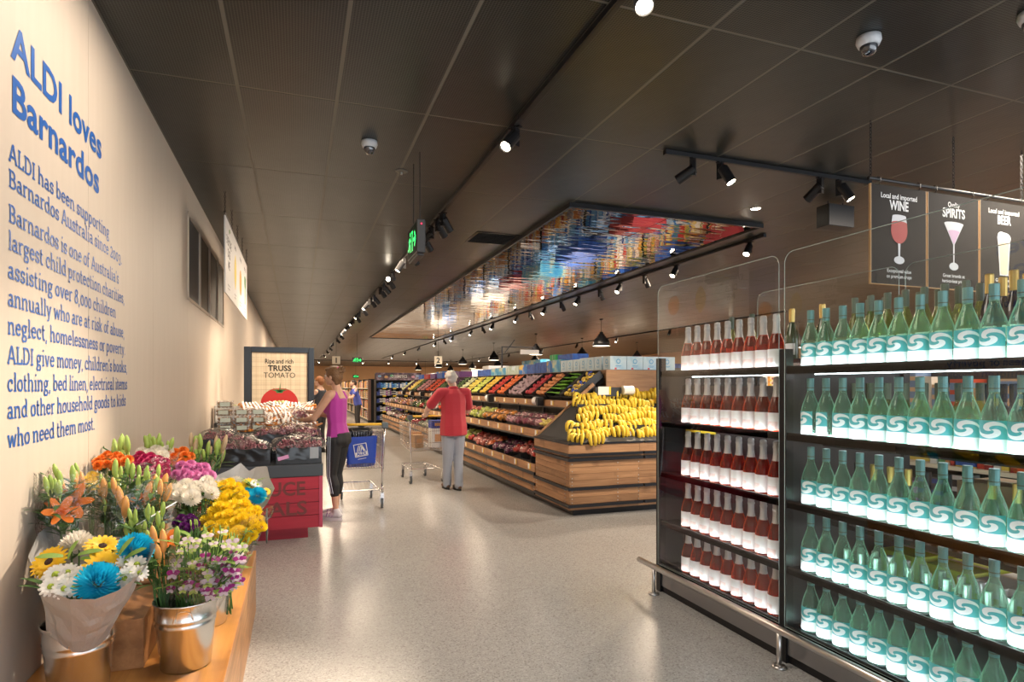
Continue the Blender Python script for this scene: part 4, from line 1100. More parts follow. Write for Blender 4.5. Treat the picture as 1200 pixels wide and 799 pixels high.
# ---------------------------------------------------------------- crates of fruit
def make_crate(w_, d_, h_):
    """open black tray; w along the aisle (y), d in depth (x)"""
    t = thing('produce_crate', 'x', 'crate')
    tk = .008
    MB().box(0,0,0,d_,w_,tk).build('base', M['plastic'], t)
    MB().box(0,0,0,d_,tk,h_).build('side_wall', M['plastic'], t); MB().box(0,w_-tk,0,d_,w_,h_).build('side_wall', M['plastic'], t)
    MB().box(0,0,0,tk,w_,h_*.55).box(d_-tk,0,0,d_,w_,h_).build('end_wall', M['plastic'], t)
    MB().box(-.006,-.006,h_*.55-.012,.004,w_+.006,h_*.55).box(-.004,-.006,h_-.012,d_,.0,h_).box(-.004,w_,h_-.012,d_,w_+.006,h_).build('rim', M['plastic'], t)
    MB().box(-.002,w_*.38,h_*.2,.0,w_*.62,h_*.38).build('hand_hole', M['black'], t)
    return t
def fruit_mesh(kind):
    mb = MB()
    if kind == 'apple': mb.lathe([(0,.024),(.012,.032),(.028,.027),(.036,.005),(.030,-.02),(.016,-.031),(0,-.028)], 10, cap=False)
    elif kind == 'lemon': mb.ball((0,0,0), (.028,.028,.037), 10, 6); mb.ball((0,0,.036), .008, 6, 4)
    elif kind == 'pear': mb.lathe([(0,.052),(.012,.048),(.018,.03),(.03,.005),(.034,-.012),(.026,-.03),(0,-.036)], 10, cap=False)
    elif kind == 'peach': mb.ball((0,0,0), (.037,.036,.034), 10, 6)
    elif kind == 'avocado': mb.lathe([(0,.05),(.016,.044),(.022,.02),(.033,-.005),(.03,-.026),(0,-.038)], 10, cap=False)
    elif kind == 'tomato': mb.ball((0,0,0), (.034,.034,.028), 10, 6)
    elif kind == 'shallot':
        for k in range(4): mb.tube([(k*.008-.012,-.08,0),(k*.01-.015,0,.01+.004*k),(k*.016-.03,.09,.02)], [.008,.006,.003], 5)
    elif kind == 'corn': mb.lathe([(0,.09),(.012,.08),(.022,.03),(.024,-.04),(.015,-.08),(0,-.085)], 9, Matrix.Rotation(PI/2, 4, 'Y'), cap=False)
    return mb
FC = {'red_apple': ('apple', (.55,.045,.03)), 'orange_apple': ('apple', (.75,.17,.04)), 'yellow_apple': ('apple', (.72,.48,.06)), 'green_apple': ('apple', (.50,.55,.09)),
      'lemon': ('lemon', (.86,.68,.12)), 'peach': ('peach', (.80,.34,.14)), 'nectarine': ('peach', (.60,.06,.08)), 'pear': ('pear', (.55,.52,.14)), 'plum': ('peach', (.18,.03,.09)),
      'white_eggplant': ('pear', (.55,.40,.45)), 'tomato': ('tomato', (.75,.08,.02)), 'avocado': ('avocado', (.07,.13,.03)), 'spring_onion': ('shallot', (.20,.45,.05)), 'corn': ('corn', (.80,.62,.15)),
      'onion': ('tomato', (.55,.25,.28)), 'pale_squash': ('lemon', (.65,.68,.40)), 'mandarin': ('tomato', (.88,.33,.03)), 'eggplant': ('avocado', (.06,.02,.06)), 'netted_lemon': ('lemon', (.88,.60,.10))}
fm = {}
def fruit_me(k):
    if k not in fm:
        sh, c = FC[k]
        fm[k] = fruit_mesh(sh).mesh(k, pm(k+'_skin', c, .35, noise=.22, nscale=20), True)
    return fm[k]
blue_net = pm('blue_net', (.04,.10,.55), .5)
def fill(kind, x0, y0, z0, d_, w_, slope, label, grp, cell=.076, dz=.0, individually=True, rows=None):
    """lay fruit over a bed that rises away from the aisle"""
    nx = max(1, int(d_/cell/ (1/math.cos(slope)) * 1.0 / math.cos(slope))); ny = max(1, int(w_/cell)); me = fruit_me(kind); n = 0
    stuff = MB() if not individually else None
    for i in range(nx):
        for j in range(ny):
            s_ = (i+.5)/nx*d_; x = x0 + s_*math.cos(slope) + random.uniform(-.006,.006); z = z0 + s_*math.sin(slope) + dz + random.uniform(0,.022); y = y0 + (j+.5)/ny*w_ + random.uniform(-.008,.008)
            o = link(kind, me, None, (x, y, z), (random.uniform(-.9,.9), random.uniform(-.9,.9), random.uniform(0,6)) if kind != 'spring_onion' else (0,random.uniform(-.2,.2),PI/2+random.uniform(-.5,.5)))
            o['label'] = f'{label}, {ORD[i]} row up, {ORD[j]} from its near side'; o['category'] = 'fruit' if kind not in ('tomato','corn','onion','spring_onion','eggplant') else 'vegetable'; o['group'] = grp
            n += 1
    return n
def heap(kind, x0, y0, z0, d_, w_, slope, parent, cell=.075, dz=0, name='heaped_fruit'):
    """too far to pick apart: one joined heap"""
    mb = MB(); base = fruit_mesh(FC[kind][0]); nx = max(1, int(d_/cell)); ny = max(1, int(w_/cell))
    for i in range(nx):
        for j in range(ny):
            s_ = (i+.5)/nx*d_
            T = Matrix.Translation((x0+s_*math.cos(slope)+random.uniform(-.008,.008), y0+(j+.5)/ny*w_+random.uniform(-.01,.01), z0+s_*math.sin(slope)+dz+random.uniform(0,.02)))
            mb.add(base, T @ Euler((random.uniform(-.9,.9), random.uniform(-.9,.9), random.uniform(0,6))).to_matrix().to_4x4())
    o = mb.build(name, fruit_me(kind).materials[0], parent, smooth=True, kind='stuff')
    return o
SL3 = math.atan2(.355, .455); L3 = .53
tier3 = [  # y0, width, kind, individual?, words
 (7.36, .42, 'netted_lemon', 1, 'yellow fruit in blue nets'), (7.80, .46, 'spring_onion', 1, 'green leafy vegetable'), (8.34, .46, 'peach', 1, 'orange peach'), (8.84, .42, 'nectarine', 1, 'red nectarine'),
 (9.32, .80, 'white_eggplant', 1, 'pale purple fruit'), (10.20, .52, 'orange_apple', 1, 'orange-red apple'), (10.76, .50, 'red_apple', 1, 'red apple'), (11.32, .56, 'yellow_apple', 1, 'golden apple'),
 (11.92, .52, 'green_apple', 0, ''), (12.5, .6, 'lemon', 0, ''), (13.15, .55, 'pale_squash', 0, ''), (13.75, .5, 'avocado', 0, ''), (14.3, .8, 'eggplant', 0, ''), (15.2, .7, 'avocado', 0, ''),
 (16.0, .65, 'tomato', 0, ''), (16.7, .6, 'tomato', 0, ''), (17.4, .6, 'onion', 0, ''), (18.05, .6, 'onion', 0, ''), (18.75, .6, 'avocado', 0, ''), (19.4, .7, 'corn', 0, ''), (20.2, .6, 'eggplant', 0, ''), (20.9, .6, 'pale_squash', 0, '')]
farword = {'green_apple': 'green apples', 'lemon': 'lemons', 'pale_squash': 'pale squash', 'avocado': 'avocados', 'eggplant': 'dark eggplants', 'tomato': 'red tomatoes', 'onion': 'pinkish onions', 'corn': 'corn cobs'}
nf = 0
for k, (y0, w_, kind, ind, words) in enumerate(tier3):
    c = make_crate(w_, L3, .11)
    c.location = (PX+.62, y0, 1.299); c.rotation_euler = (0, -SL3, 0)
    c['label'] = f'sloping black crate of {words+"s" if ind and not words.endswith("s") else (words or farword[kind])}, {ORD[k]} along the top tier'; c['group'] = 'sloping crates on the top tier'
    ax = PX+.575-.02*math.sin(SL3); az = 1.262
    if ind: 
        nf += fill(kind, PX+.62-.055*math.sin(SL3), y0+.02, 1.299+.055*math.cos(SL3)+.01, L3-.02, w_-.04, SL3, words, words+'s in a sloping crate', cell=.078 if kind != 'spring_onion' else .085)
    else:
        h = heap(kind, 0.0, .02, .075, L3-.02, w_-.04, 0, c, cell=.075)
for i in range(9):   # blue net bands over the bagged lemons
    s_ = random.uniform(.05,.5); y = random.uniform(.05,.38)
    b_ = MB().lathe([(.043,-.012),(.045,0),(.043,.012)], 10, cap=False).build('net_band', blue_net, None)
    b_.location = (PX+.62+s_*math.cos(SL3)-.06*math.sin(SL3), 7.36+y, 1.33+s_*math.sin(SL3)+.045); b_.rotation_euler = (random.uniform(-1,1), random.uniform(-1,1), 0)
    tag(b_, f'blue net band around the yellow fruit, {ORD[i]} of the small bands', 'net', 'blue net bands')
# bags of fruit
def make_bag(kind, w_, d_, h_, n_, name='fruit_bag'):
    t = thing(name, 'x', 'bag of fruit')
    mb = MB(); base = fruit_mesh(FC[kind][0])
    for k in range(n_):
        a = random.uniform(0, 2*PI); r_ = math.sqrt(random.random())*.8
        x, y = r_*math.cos(a)*d_/2, r_*math.sin(a)*w_/2; z = random.uniform(.03, h_*math.sqrt(max(.1, 1-r_*r_)))
        mb.add(base, Matrix.Translation((x, y, z)) @ Euler((random.uniform(-1,1),)*3).to_matrix().to_4x4() @ Matrix.Scale(.72, 4))
    mb.build('fruit', fruit_me(kind).materials[0], t, smooth=True, kind='stuff')
    f = MB(); sd = random.random()*50
    def fn(u, v):
        th = v*2*PI; ph = u*PI; q = 1+.22*noise.noise(Vector((math.cos(th)*2+sd, math.sin(th)*2, ph*1.5)))
        return (d_/2*math.sin(ph)*math.cos(th)*q*1.05, w_/2*math.sin(ph)*math.sin(th)*q*1.05, h_*.55 - h_*.62*math.cos(ph)*q)
    f.grid(fn, 8, 14); f.build('clear_film', M['film_bag'], t, smooth=True)
    return t
FC['grape'] = ('lemon', (.28,.05,.09)); FC['mushroom'] = ('tomato', (.38,.26,.16)); FC['pink_apple'] = ('apple', (.62,.16,.12)); FC['garlic'] = ('pear', (.75,.62,.58)); FC['lettuce'] = ('tomato', (.35,.5,.12)); FC['cabbage'] = ('tomato', (.5,.58,.38)); FC['radish'] = ('tomato', (.6,.02,.06))
bags = {}
def bag(kind, loc, label, rz=None, s_=1, dims=(.2,.16,.10,26)):
    if kind not in bags: bags[kind] = make_bag(kind, *dims); o = bags[kind]
    else: o = dup(bags[kind])
    o.location = loc; o.rotation_euler = (random.uniform(-.15,.15), -.2, rz if rz is not None else random.uniform(0,6)); o.scale = (s_,)*3; o['label'] = label; o['group'] = 'film bags of fruit on the produce tiers'
    return o
names = {'grape': 'red grapes', 'mandarin': 'mandarins', 'pink_apple': 'pink apples', 'plum': 'dark plums', 'green_apple': 'green apples', 'red_apple': 'red apples', 'corn': 'corn', 'onion': 'onions', 'garlic': 'garlic', 'lettuce': 'green salad', 'mushroom': 'mushrooms', 'orange_apple': 'orange fruit', 'peach': 'peaches', 'tomato': 'tomatoes', 'radish': 'red radishes', 'cabbage': 'pale cabbage', 'avocado':'green vegetables'}
t2 = [('corn',7.44),('onion',7.72),('grape',7.95),('grape',8.2),('grape',8.45),('onion',8.7),('onion',8.95),('mandarin',9.3),('mandarin',9.55),('mandarin',9.8),('mandarin',10.05),('green_apple',10.4),('green_apple',10.7),('green_apple',10.95),('pink_apple',11.3),('pink_apple',11.6),('pink_apple',11.9),('pink_apple',12.25),
      ('red_apple',12.7),('onion',13.2),('tomato',13.7),('garlic',14.2),('mushroom',14.8),('avocado',15.3),('red_apple',15.8),('lettuce',16.3),('avocado',16.9),('mushroom',17.4),('peach',18.0),('onion',18.6),('peach',19.2),('mushroom',19.8),('onion',20.4),('mushroom',21.0),('garlic',21.6)]
t1 = [('red_apple',7.48),('red_apple',7.75),('pink_apple',8.0),('red_apple',8.25),('plum',8.6),('plum',8.9),('plum',9.2),('orange_apple',9.55),('pink_apple',9.8),('pink_apple',10.1),('pink_apple',10.4),('red_apple',10.75),('green_apple',11.1),('green_apple',11.5),('pink_apple',12.0),
      ('lettuce',12.5),('cabbage',13.0),('cabbage',13.5),('cabbage',14.0),('cabbage',14.5),('cabbage',15.0),('cabbage',15.5),('radish',16.0),('radish',16.4),('lettuce',16.9),('lettuce',17.4),('peach',18.0),('peach',18.6),('garlic',19.2),('onion',19.8),('garlic',20.4),('garlic',21.0),('garlic',21.6)]
ct = {}
for tier, lst, xa, za, sl in (('second', t2, .13, .90, .26), ('bottom', t1, .03, .45, .26)):
    for kind, y in lst:
        for col, dx_ in (('front', .10), ('rear', .30)):
            n_ = ct.get((tier,kind,col), 0); ct[(tier,kind,col)] = n_+1
            up = .05 if (tier == 'bottom' and y < 8.4) else 0
            bag(kind, (PX+xa+dx_, y+random.uniform(-.03,.03), za+dx_*sl+up), f'bagged {names[kind]}, {ORD[n_]} of its kind in {col} row, {tier} tier', s_=1.15)
for k, (y, z, x) in enumerate([(7.5,.46,.05),(8.55,.44,.05),(9.35,.89,.14),(11.5,.89,.14),(9.0,.44,.05)]):
    c = make_crate(.42, .42, .12); c.location = (PX+x-.015, y, z-.03); c.rotation_euler = (0,-.25,0)
    c['label'] = f'black plastic crate under bagged fruit, {ORD[k]} of the crates on the lower tiers'; c['group'] = 'crates on the lower tiers'

# ---------------------------------------------------------------- cartons on top of the stands
def box_mat(name, c1, c2, c3=None, ring=False):
    m = bpy.data.materials.new(name); m.use_nodes = True; N, L = nodes(m); b = N['Principled BSDF']; b.inputs['Roughness'].default_value = .5
    tc = N.new('ShaderNodeTexCoord'); t = N.new('ShaderNodeTexNoise'); t.inputs['Scale'].default_value = 5; t.inputs['Detail'].default_value = 3; t.inputs['Distortion'].default_value = 1
    L.new(tc.outputs['Object'], t.inputs['Vector'])
    r = ramp(N, [(.38, c1), (.52, c2), (.64, c3 or c1)]); L.new(t.outputs['Fac'], r.inputs[0]); L.new(r.outputs[0], b.inputs['Base Color']); return m
milk = box_mat('pale_blue_carton', (.45,.66,.80), (.62,.77,.86), (.52,.70,.82)); milkp = pm('ring_print', (.12,.42,.70), .5); redp = pm('red_print', (.75,.12,.12), .5)
navy = box_mat('navy_carton', (.01,.06,.32), (.02,.12,.5)); sky_c = box_mat('sky_blue_carton', (.03,.25,.55), (.10,.42,.62), (.55,.62,.45)); sun_c = box_mat('blue_yellow_carton', (.02,.15,.5), (.04,.2,.55), (.75,.50,.05)); greyb = box_mat('pale_scenic_carton', (.50,.58,.55), (.35,.45,.35), (.55,.65,.7))
def shelf_box(label, x, y, z, w_, d_, h_, mat, face=None, ring=False, grp='cartons on top of the produce stands'):
    """w along y, d along x"""
    t = thing('carton', label, 'box', (x, y, z), 0, grp)
    MB().box(0,0,0,d_,w_,h_).build('body', mat, t)
    MB().box(-.0008,w_/2-.002,0,d_+.0008,w_/2+.002,h_+.0008).build('seam', M['card'] if mat is not navy else navy, t)
    if ring:
        for k_, (px_, py_, rot) in enumerate(((-.0012, w_/2, -PI/2), (d_/2, -.0012, 0))):
            T = Matrix.Translation((px_, py_, h_*.62)) @ Matrix.Rotation(rot, 4, 'Z') @ Matrix.Rotation(PI/2, 4, 'X')
            MB().lathe([(.022,0),(.034,0)], 20, T, cap=False).build('printed_ring', milkp, t)
            MB().box(-.045,-.001,-.004,.045,0,.004, Matrix.Translation((px_, py_, h_*.28)) @ Matrix.Rotation(rot, 4, 'Z')).box(-.03,-.001,-.02,.03,0,-.014, Matrix.Translation((px_, py_, h_*.28)) @ Matrix.Rotation(rot, 4, 'Z')).build('printed_lines', milkp, t)
        MB().box(-.02,-.001,-.012,.01,0,.012, Matrix.Translation((d_*.35, -.0012, h_*.08))).build('printed_mark', redp, t)
    return t
for i in range(4): shelf_box(f'pale blue carton with a ring mark, {ORD[i]} from the left above the banana backboard', 4.04+i*.262, 7.33, 1.7235, .20, .255, .185, milk, ring=True)
y = 7.56
for i in range(6): shelf_box(f'pale blue carton, {ORD[i]} from the corner along the aisle edge', 4.03, y, 1.7235, .215, .3, .19 if i < 3 else .18, milk, ring=True); y += .235
seq = [(sky_c,.33,.205,'sky-blue scenic'),(sun_c,.24,.20,'blue and gold'),(navy,.26,.19,'navy blue'),(navy,.26,.185,'second navy blue'),(navy,.4,.165,'wide dark navy'),(sun_c,.42,.17,'blue carton with a yellow sun'),(greyb,.5,.17,'pale green scenic'),(greyb,.28,.17,'narrow pale scenic'),(sky_c,.5,.15,'wide turquoise blue'),(sky_c,.5,.15,'second wide turquoise'),(navy,.5,.14,'deep blue'),(navy,.55,.14,'far deep blue')]
for mt, w_, h_, nm in seq: shelf_box(f'{nm} carton on top of the produce stands' if 'carton' not in nm else nm+' on the produce stands', 4.03, y, 1.7235, w_-.01, .32, h_, mt); y += w_+.005
shelf_box('green carton on top of the pale blue ones', 4.2, 9.55, 1.912, .25, .28, .11, pm('green_carton', (.03,.35,.10), .5)).location.z = 1.93
shelf_box('navy carton on top, beside the green one', 4.2, 8.85, 1.912, .6, .28, .11, navy)
for i in range(6): shelf_box(f'dark purple and red carton far along the stand tops, {ORD[i]} past the blue ones', 4.05, 15.5+i*1.0, 1.7235, .7, .35, .16, [pm('purple_carton',(.12,.04,.2),.5), redd, navy][i % 3])
bs = thing('bracket_sign', 'small white sign on a dark gallows bracket above the cartons', 'sign', (4.12, 12.2, 1.722))
MB().box(-.012,-.012,0,.012,.012,.62).build('post', M['rail_b'], bs); MB().box(-.01,-.012,.6,.75,.012,.62).build('arm', M['rail_b'], bs)
MB().box(-.005,-.01,-.1,.35,.01,-.085, Matrix.Translation((0,0,.55)) @ Matrix.Rotation(-.9, 4, 'Y')).build('brace', M['rail_b'], bs); MB().box(.42,-.008,.46,.85,.008,.56).build('board', M['paper'], bs)

# ---------------------------------------------------------------- aisles further in the store
shelving('first aisle shelving of colourful packs left of the dark header unit', 2.75, 25.2, 42, .9, [.12,.55,.98,1.40], [M['st_mix'], M['st_warm'], M['st_mix'], M['st_warm']], seed=5)
ep = thing('aisle_end_post', 'tall pinkish-brown end panel of the first aisle shelving', 'panel', (2.72, 25.05, 0))
MB().box(0,0,0,.12,.1,1.74).build('panel', pm('copper_post', (.30,.17,.13), .35, .4), ep); MB().box(-.006,-.006,0,.126,.106,.1).build('foot', M['black_satin'], ep)
hu = thing('header_shelving', 'dark shelving unit with a floral header behind the produce stands', 'shelves', (2.95, 24.2, 0))
MB().box(0,.5,0,1.75,.55,2.0).box(-.03,0,0,0,.55,1.75).box(1.75,0,0,1.78,.55,1.75).build('carcass', M['black_satin'], hu)
hd = MB().box(-.03,-.02,1.72,1.78,.04,2.02).build('header', box_mat('floral_header', (.05,.04,.07), (.16,.10,.13), (.35,.28,.38)), hu)
text('COSMETICS', .15, M['print_w'], hu, (.9,-.03,1.82), bold=.003, fit=.62)
for x, z, c in ((.12,1.88,(.25,.45,.7)),(.38,1.85,(.6,.35,.15)),(.6,1.9,(.1,.4,.2)),(1.45,1.86,(.6,.3,.4)),(1.62,1.9,(.3,.4,.6))):
    MB().ball((x,-.024,z), (.075,.006,.05), 10, 6).build('printed_flower', pm('flower_print', c, .5), hu)
rnd = random.Random(4)
for k, z in enumerate((.15,.5,.83,1.12,1.42)):
    MB().box(0,0,z-.03,1.75,.5,z).build('shelf', M['black_satin'], hu)
    g = MB(); x = .03
    while x < 1.68: w_ = rnd.uniform(.05,.09); g.box(x,.1,z+.001,x+w_*.85,.35,z+rnd.uniform(.15,.24)); x += w_
    g.build('packs', M['st_blue'] if k == 4 else M['st_dark'], hu, kind='stuff')
    for xx in (.25,.65,1.1,1.5): MB().box(xx,-.012,z-.045,xx+.13,-.004,z-.0).build('price_ticket', M['yellow'], hu)
# right-hand part of the store, seen in the mirror
shelving('long shelving of blue and white packs right of the produce stands', 6.0, 9.5, 30, 1.0, [.12,.6,1.05,1.45], [M['st_mix'], M['st_blue'], M['st_warm'], M['st_blue']], seed=11)
shelving('second long shelving of mixed packs in the right of the store', 8.6, 8.5, 30, 1.0, [.12,.6,1.05,1.45], [M['st_warm'], M['st_mix'], M['st_blue'], M['st_mix']], seed=12)
shelving('third long shelving of mixed packs in the right of the store', 11.4, 8.5, 32, 1.0, [.12,.6,1.05,1.45], [M['st_mix'], M['st_red'], M['st_warm'], M['st_mix']], seed=13)
shelving('fourth long shelving of packs near the right wall', 14.6, 7, 34, 1.0, [.12,.6,1.05,1.45], [M['st_mix'], M['st_warm'], M['st_mix'], M['st_red']], seed=14)
rnd = random.Random(9)
for i in range(26):
    x = [6.15, 8.75, 11.5][i % 3]; y = 10 + (i//3)*2.3 + rnd.random()*.5; mt = [milk, navy, redd, sky_c, white_c, brown_c, sun_c][rnd.randrange(7)]
    shelf_box(f'reserve carton, {ORD[i//3]} along the top of the {ORD[i % 3]} right-hand shelving', x, y, 1.835, rnd.uniform(.7,1.6), .75, rnd.uniform(.2,.4), mt, grp='reserve cartons on the right-hand shelving')
# ---------------------------------------------------------------- flower bench, riser, buckets
BX1, BY1, BZ = -.256, 4.37, .40
be = thing('flower_bench', 'long low orange-brown timber bench along the cream wall, under the flower buckets', 'bench', (WX, 1.0, 0))
W_ = BX1-WX
tb = MB().box(0.004,0,BZ-.045,W_,BY1-1.0,BZ).build('bench_top', M['oak'], be, bevel=.002)
oak_side = wood('knotted_pine_side', (.60,.30,.10), (.30,.12,.03), axis=1, rough=.35, scale=1.3)
MB().box(W_-.04,0,0,W_-.002,BY1-1.0,BZ-.047).build('side_board', oak_side, be)
MB().box(.004,BY1-1.04,0,W_-.04,BY1-1.002,BZ-.047).build('end_board', oak_side, be)
MB().box(.03,.02,0,W_-.06,BY1-1.06,BZ-.05).build('inner_frame', M['black_satin'], be)
ri = thing('display_block', 'reddish wooden block standing on the bench behind the two front buckets', 'block', (-.76, 2.70, BZ))
MB().box(0,0,0,.196,.45,.193).build('block', M['blockwood'], ri, bevel=.003)
ri2 = thing('display_block', 'second wooden block on the bench further back, under the rear buckets', 'block', (-.93, 3.18, BZ))
MB().box(0,0,0,.35,1.1,.193).build('block', M['blockwood'], ri2, bevel=.003)
def brushed():
    m = bpy.data.materials.new('galvanised_steel'); m.use_nodes = True; N, L = nodes(m); b = N['Principled BSDF']
    b.inputs['Base Color'].default_value = (.74,.73,.71,1); b.inputs['Metallic'].default_value = 1; b.inputs['Roughness'].default_value = .24
    tc = N.new('ShaderNodeTexCoord'); mp = N.new('ShaderNodeMapping'); mp.inputs['Scale'].default_value = (3,3,160)
    t = N.new('ShaderNodeTexNoise'); t.inputs['Scale'].default_value = 1; t.inputs['Detail'].default_value = 3; L.new(tc.outputs['Object'], mp.inputs[0]); L.new(mp.outputs[0], t.inputs['Vector'])
    bp = N.new('ShaderNodeBump'); bp.inputs['Strength'].default_value = .12; bp.inputs['Distance'].default_value = .002; L.new(t.outputs['Fac'], bp.inputs['Height']); L.new(bp.outputs[0], b.inputs['Normal'])
    return m
M['galv'] = brushed()
def make_bucket():
    t = thing('steel_bucket', 'x', 'bucket', (0,0,0), 0, 'galvanised flower buckets')
    pr = [(0,.004),(.086,.004),(.088,0),(.090,.004),(.105,.168),(.1085,.174),(.105,.180),(.1075,.192),(.111,.198),(.1075,.204),(.112,.252),(.1155,.256),(.117,.260),(.1155,.264),(.111,.262),(.108,.252),(.084,.012),(0,.012)]
    MB().lathe(pr, 40, cap=False).build('pail', M['galv'], t, smooth=True)
    for a in (-1.25, 1.9):
        g = MB(); c_, s_ = math.cos(a), math.sin(a)
        pts = []
        for (u, z) in ((-.035,.205),(-.028,.235),(-.012,.246),(.012,.246),(.028,.235),(.035,.205)):
            rr = .113 + (.008 if z > .22 else 0)
            pts.append((rr*c_-u*s_, rr*s_+u*c_, z))
        g.tube(pts, .0018, 6).build('wire_handle', M['galv'], t)
    return t
bk0 = make_bucket()
BK = [((-.735,2.56,BZ),'nearest galvanised bucket, by the wall, holding the grey paper bouquet'), ((-.413,2.68,BZ),'galvanised bucket at the bench front holding orchids and lilies'),
      ((-.40,3.12,BZ),'galvanised bucket just behind the orchid bucket'), ((-.78,2.86,BZ+.193),'galvanised bucket on the near wooden block, holding orange lilies'), ((-.76,3.30,BZ+.193),'galvanised bucket on the rear block, holding magenta carnations'),
      ((-.42,3.50,BZ),'galvanised bucket under the yellow chrysanthemums'), ((-.72,3.75,BZ+.193),'galvanised bucket on the rear block, holding lily buds'), ((-.40,3.92,BZ),'farthest galvanised bucket at the bench end')]
for i, (p, lb) in enumerate(BK):
    b_ = bk0 if i == 0 else dup(bk0)
    b_.location = p; b_['label'] = lb; b_.rotation_euler = (0,0,random.uniform(-.3,.3) if i > 1 else (0, -.25)[i])
# ---------------------------------------------------------------- blooms
def petal(mb, base, d, up, ln, wd, curl=.3, n=4, tip=.2, ruf=0):
    """a blade from BASE along D, bending towards UP"""
    d = Vector(d).normalized(); up = Vector(up); up = (up-d*up.dot(d)).normalized(); s = d.cross(up)
    k0 = len(mb.v)
    for i in range(n+1):
        u = i/n; p = Vector(base) + d*(ln*u) + up*(ln*curl*u*u)
        w_ = wd*(.25+.75*math.sin(PI*min(1, .12+u*.75))) if i < n else wd*tip
        if ruf: p = p + up*random.uniform(-ruf, ruf)
        mb.v.append(tuple(p-s*w_/2 + up*w_*.12)); mb.v.append(tuple(p+s*w_/2 + up*w_*.12))
    for i in range(n):
        a = k0+2*i; mb.f.append((a, a+1, a+3, a+2)); mb.m.append(mb.mi)
def tmat(name, col, tr=.25, **kw):
    """petal or leaf: thin, lets some light through"""
    m = pm(name, col, .5, noise=.18, nscale=60, **kw); N, L = nodes(m); b = N['Principled BSDF']
    out = [n for n in N if n.type == 'OUTPUT_MATERIAL'][0]
    t = N.new('ShaderNodeBsdfTranslucent'); t.inputs[0].default_value = (*[min(1, c*1.1) for c in col], 1)
    mx = N.new('ShaderNodeMixShader'); mx.inputs[0].default_value = tr
    L.new(b.outputs[0], mx.inputs[1]); L.new(t.outputs[0], mx.inputs[2]); L.new(mx.outputs[0], out.inputs[0]); return m
P_ = {k: tmat('petal_'+k, c) for k, c in {'yellow': (.90,.56,.02), 'bright_yellow': (.92,.66,.02), 'white': (.82,.80,.76), 'blue': (.015,.50,.72), 'cream': (.84,.79,.70), 'pink': (.72,.25,.50), 'magenta': (.52,.015,.12),
      'orange': (.88,.24,.03), 'lily': (.90,.22,.02), 'purple': (.38,.02,.22), 'orchid': (.70,.55,.62), 'limebud': (.50,.60,.16), 'statice': (.12,.01,.14)}.items()}
LEAF = tmat('leaf_dark', (.055,.13,.03), .2); LEAFL = tmat('leaf_fresh', (.20,.34,.06), .25); BUDG = pm('green_bud', (.34,.46,.09), .45, noise=.25, nscale=30); BUDO = pm('orange_bud', (.80,.36,.10), .45, noise=.25, nscale=30); BUDP = pm('pink_green_bud', (.55,.38,.22), .45, noise=.35, nscale=30)
DARKC = pm('flower_eye', (.05,.015,.01), .8, bump=1, bscale=400); GREENC = pm('green_eye', (.32,.42,.04), .8)
Z_ = Vector((0,0,1))
def m_gerbera():
    mb = MB()
    for lay, (n, r0, ln, el) in enumerate(((20,.010,.042,.10),(18,.009,.036,.28),(14,.008,.024,.5))):
        for k in range(n):
            a = 2*PI*(k+.5*lay)/n+random.uniform(-.05,.05); d = Vector((math.cos(a), math.sin(a), el))
            petal(mb, d*r0, d, Z_, ln*random.uniform(.92,1.05), .0125, -.05, 4, .35)
    return mb.mesh('gerbera_bloom', P_['yellow'])
def m_daisy():
    mb = MB()
    for n, ln, el in ((13,.021,.15),(11,.017,.5)):
        for k in range(n):
            a = 2*PI*(k+random.uniform(-.1,.1))/n; d = Vector((math.cos(a), math.sin(a), el)); petal(mb, d*.003, d, Z_, ln, .0085, -.05, 3, .5)
    return mb.mesh('daisy_bloom', P_['white'])
def m_pompom(mat, n=120, r=.05, flat=.7, name='chrysanthemum_bloom', wd=.009):
    mb = MB(); ga = PI*(3-math.sqrt(5))
    for k in range(n):
        z = 1-(k+.5)/n*1.25; q = math.sqrt(max(0, 1-z*z)); a = ga*k
        d = Vector((q*math.cos(a), q*math.sin(a), z*flat+.05)).normalized()
        petal(mb, d*r*.35, d, Z_, r*.66*random.uniform(.9,1.08), wd, .25, 3, .45)
    return mb.mesh(name, mat)
def m_carnation(mat):
    mb = MB()
    for lay in range(5):
        n = 9-lay; el = .15+lay*.55
        for k in range(n):
            a = 2*PI*(k+random.random()*.6)/n; d = Vector((math.cos(a), math.sin(a), el)).normalized(); petal(mb, d*.006, d, Z_, .026, .021, -.1+.1*lay, 4, .9, .0028)
    return mb.mesh('carnation_bloom', mat)
def m_bud(mat, ln=.085, r=.0125):
    mb = MB(); prof = [(0,0),(.5,.06),(.85,.25),(1,.45),(.9,.7),(.55,.9),(0,1)]
    mb.lathe([(r*a, ln*z) for a, z in prof], 9, cap=False); mb.tube([(0,0,-.05),(0,0,.004)], .003, 5)
    return mb.mesh('lily_bud', mat, True)
def m_lily():
    mb = MB()
    for k in range(6):
        a = 2*PI*k/6; d = Vector((math.cos(a)*.75, math.sin(a)*.75, .75)); petal(mb, (0,0,0), d, -Z_, .105, .052 if k % 2 else .040, .42, 7, .06)
    mb.lathe([(.004,-.03),(.012,.0),(.022,.03)], 8, cap=False)
    for k in range(6):
        a = 2*PI*(k+.5)/6; mb.tube([(0,0,0),(math.cos(a)*.02,math.sin(a)*.02,.06)], .0012, 4)
    return mb.mesh('lily_bloom', P_['lily'], True)
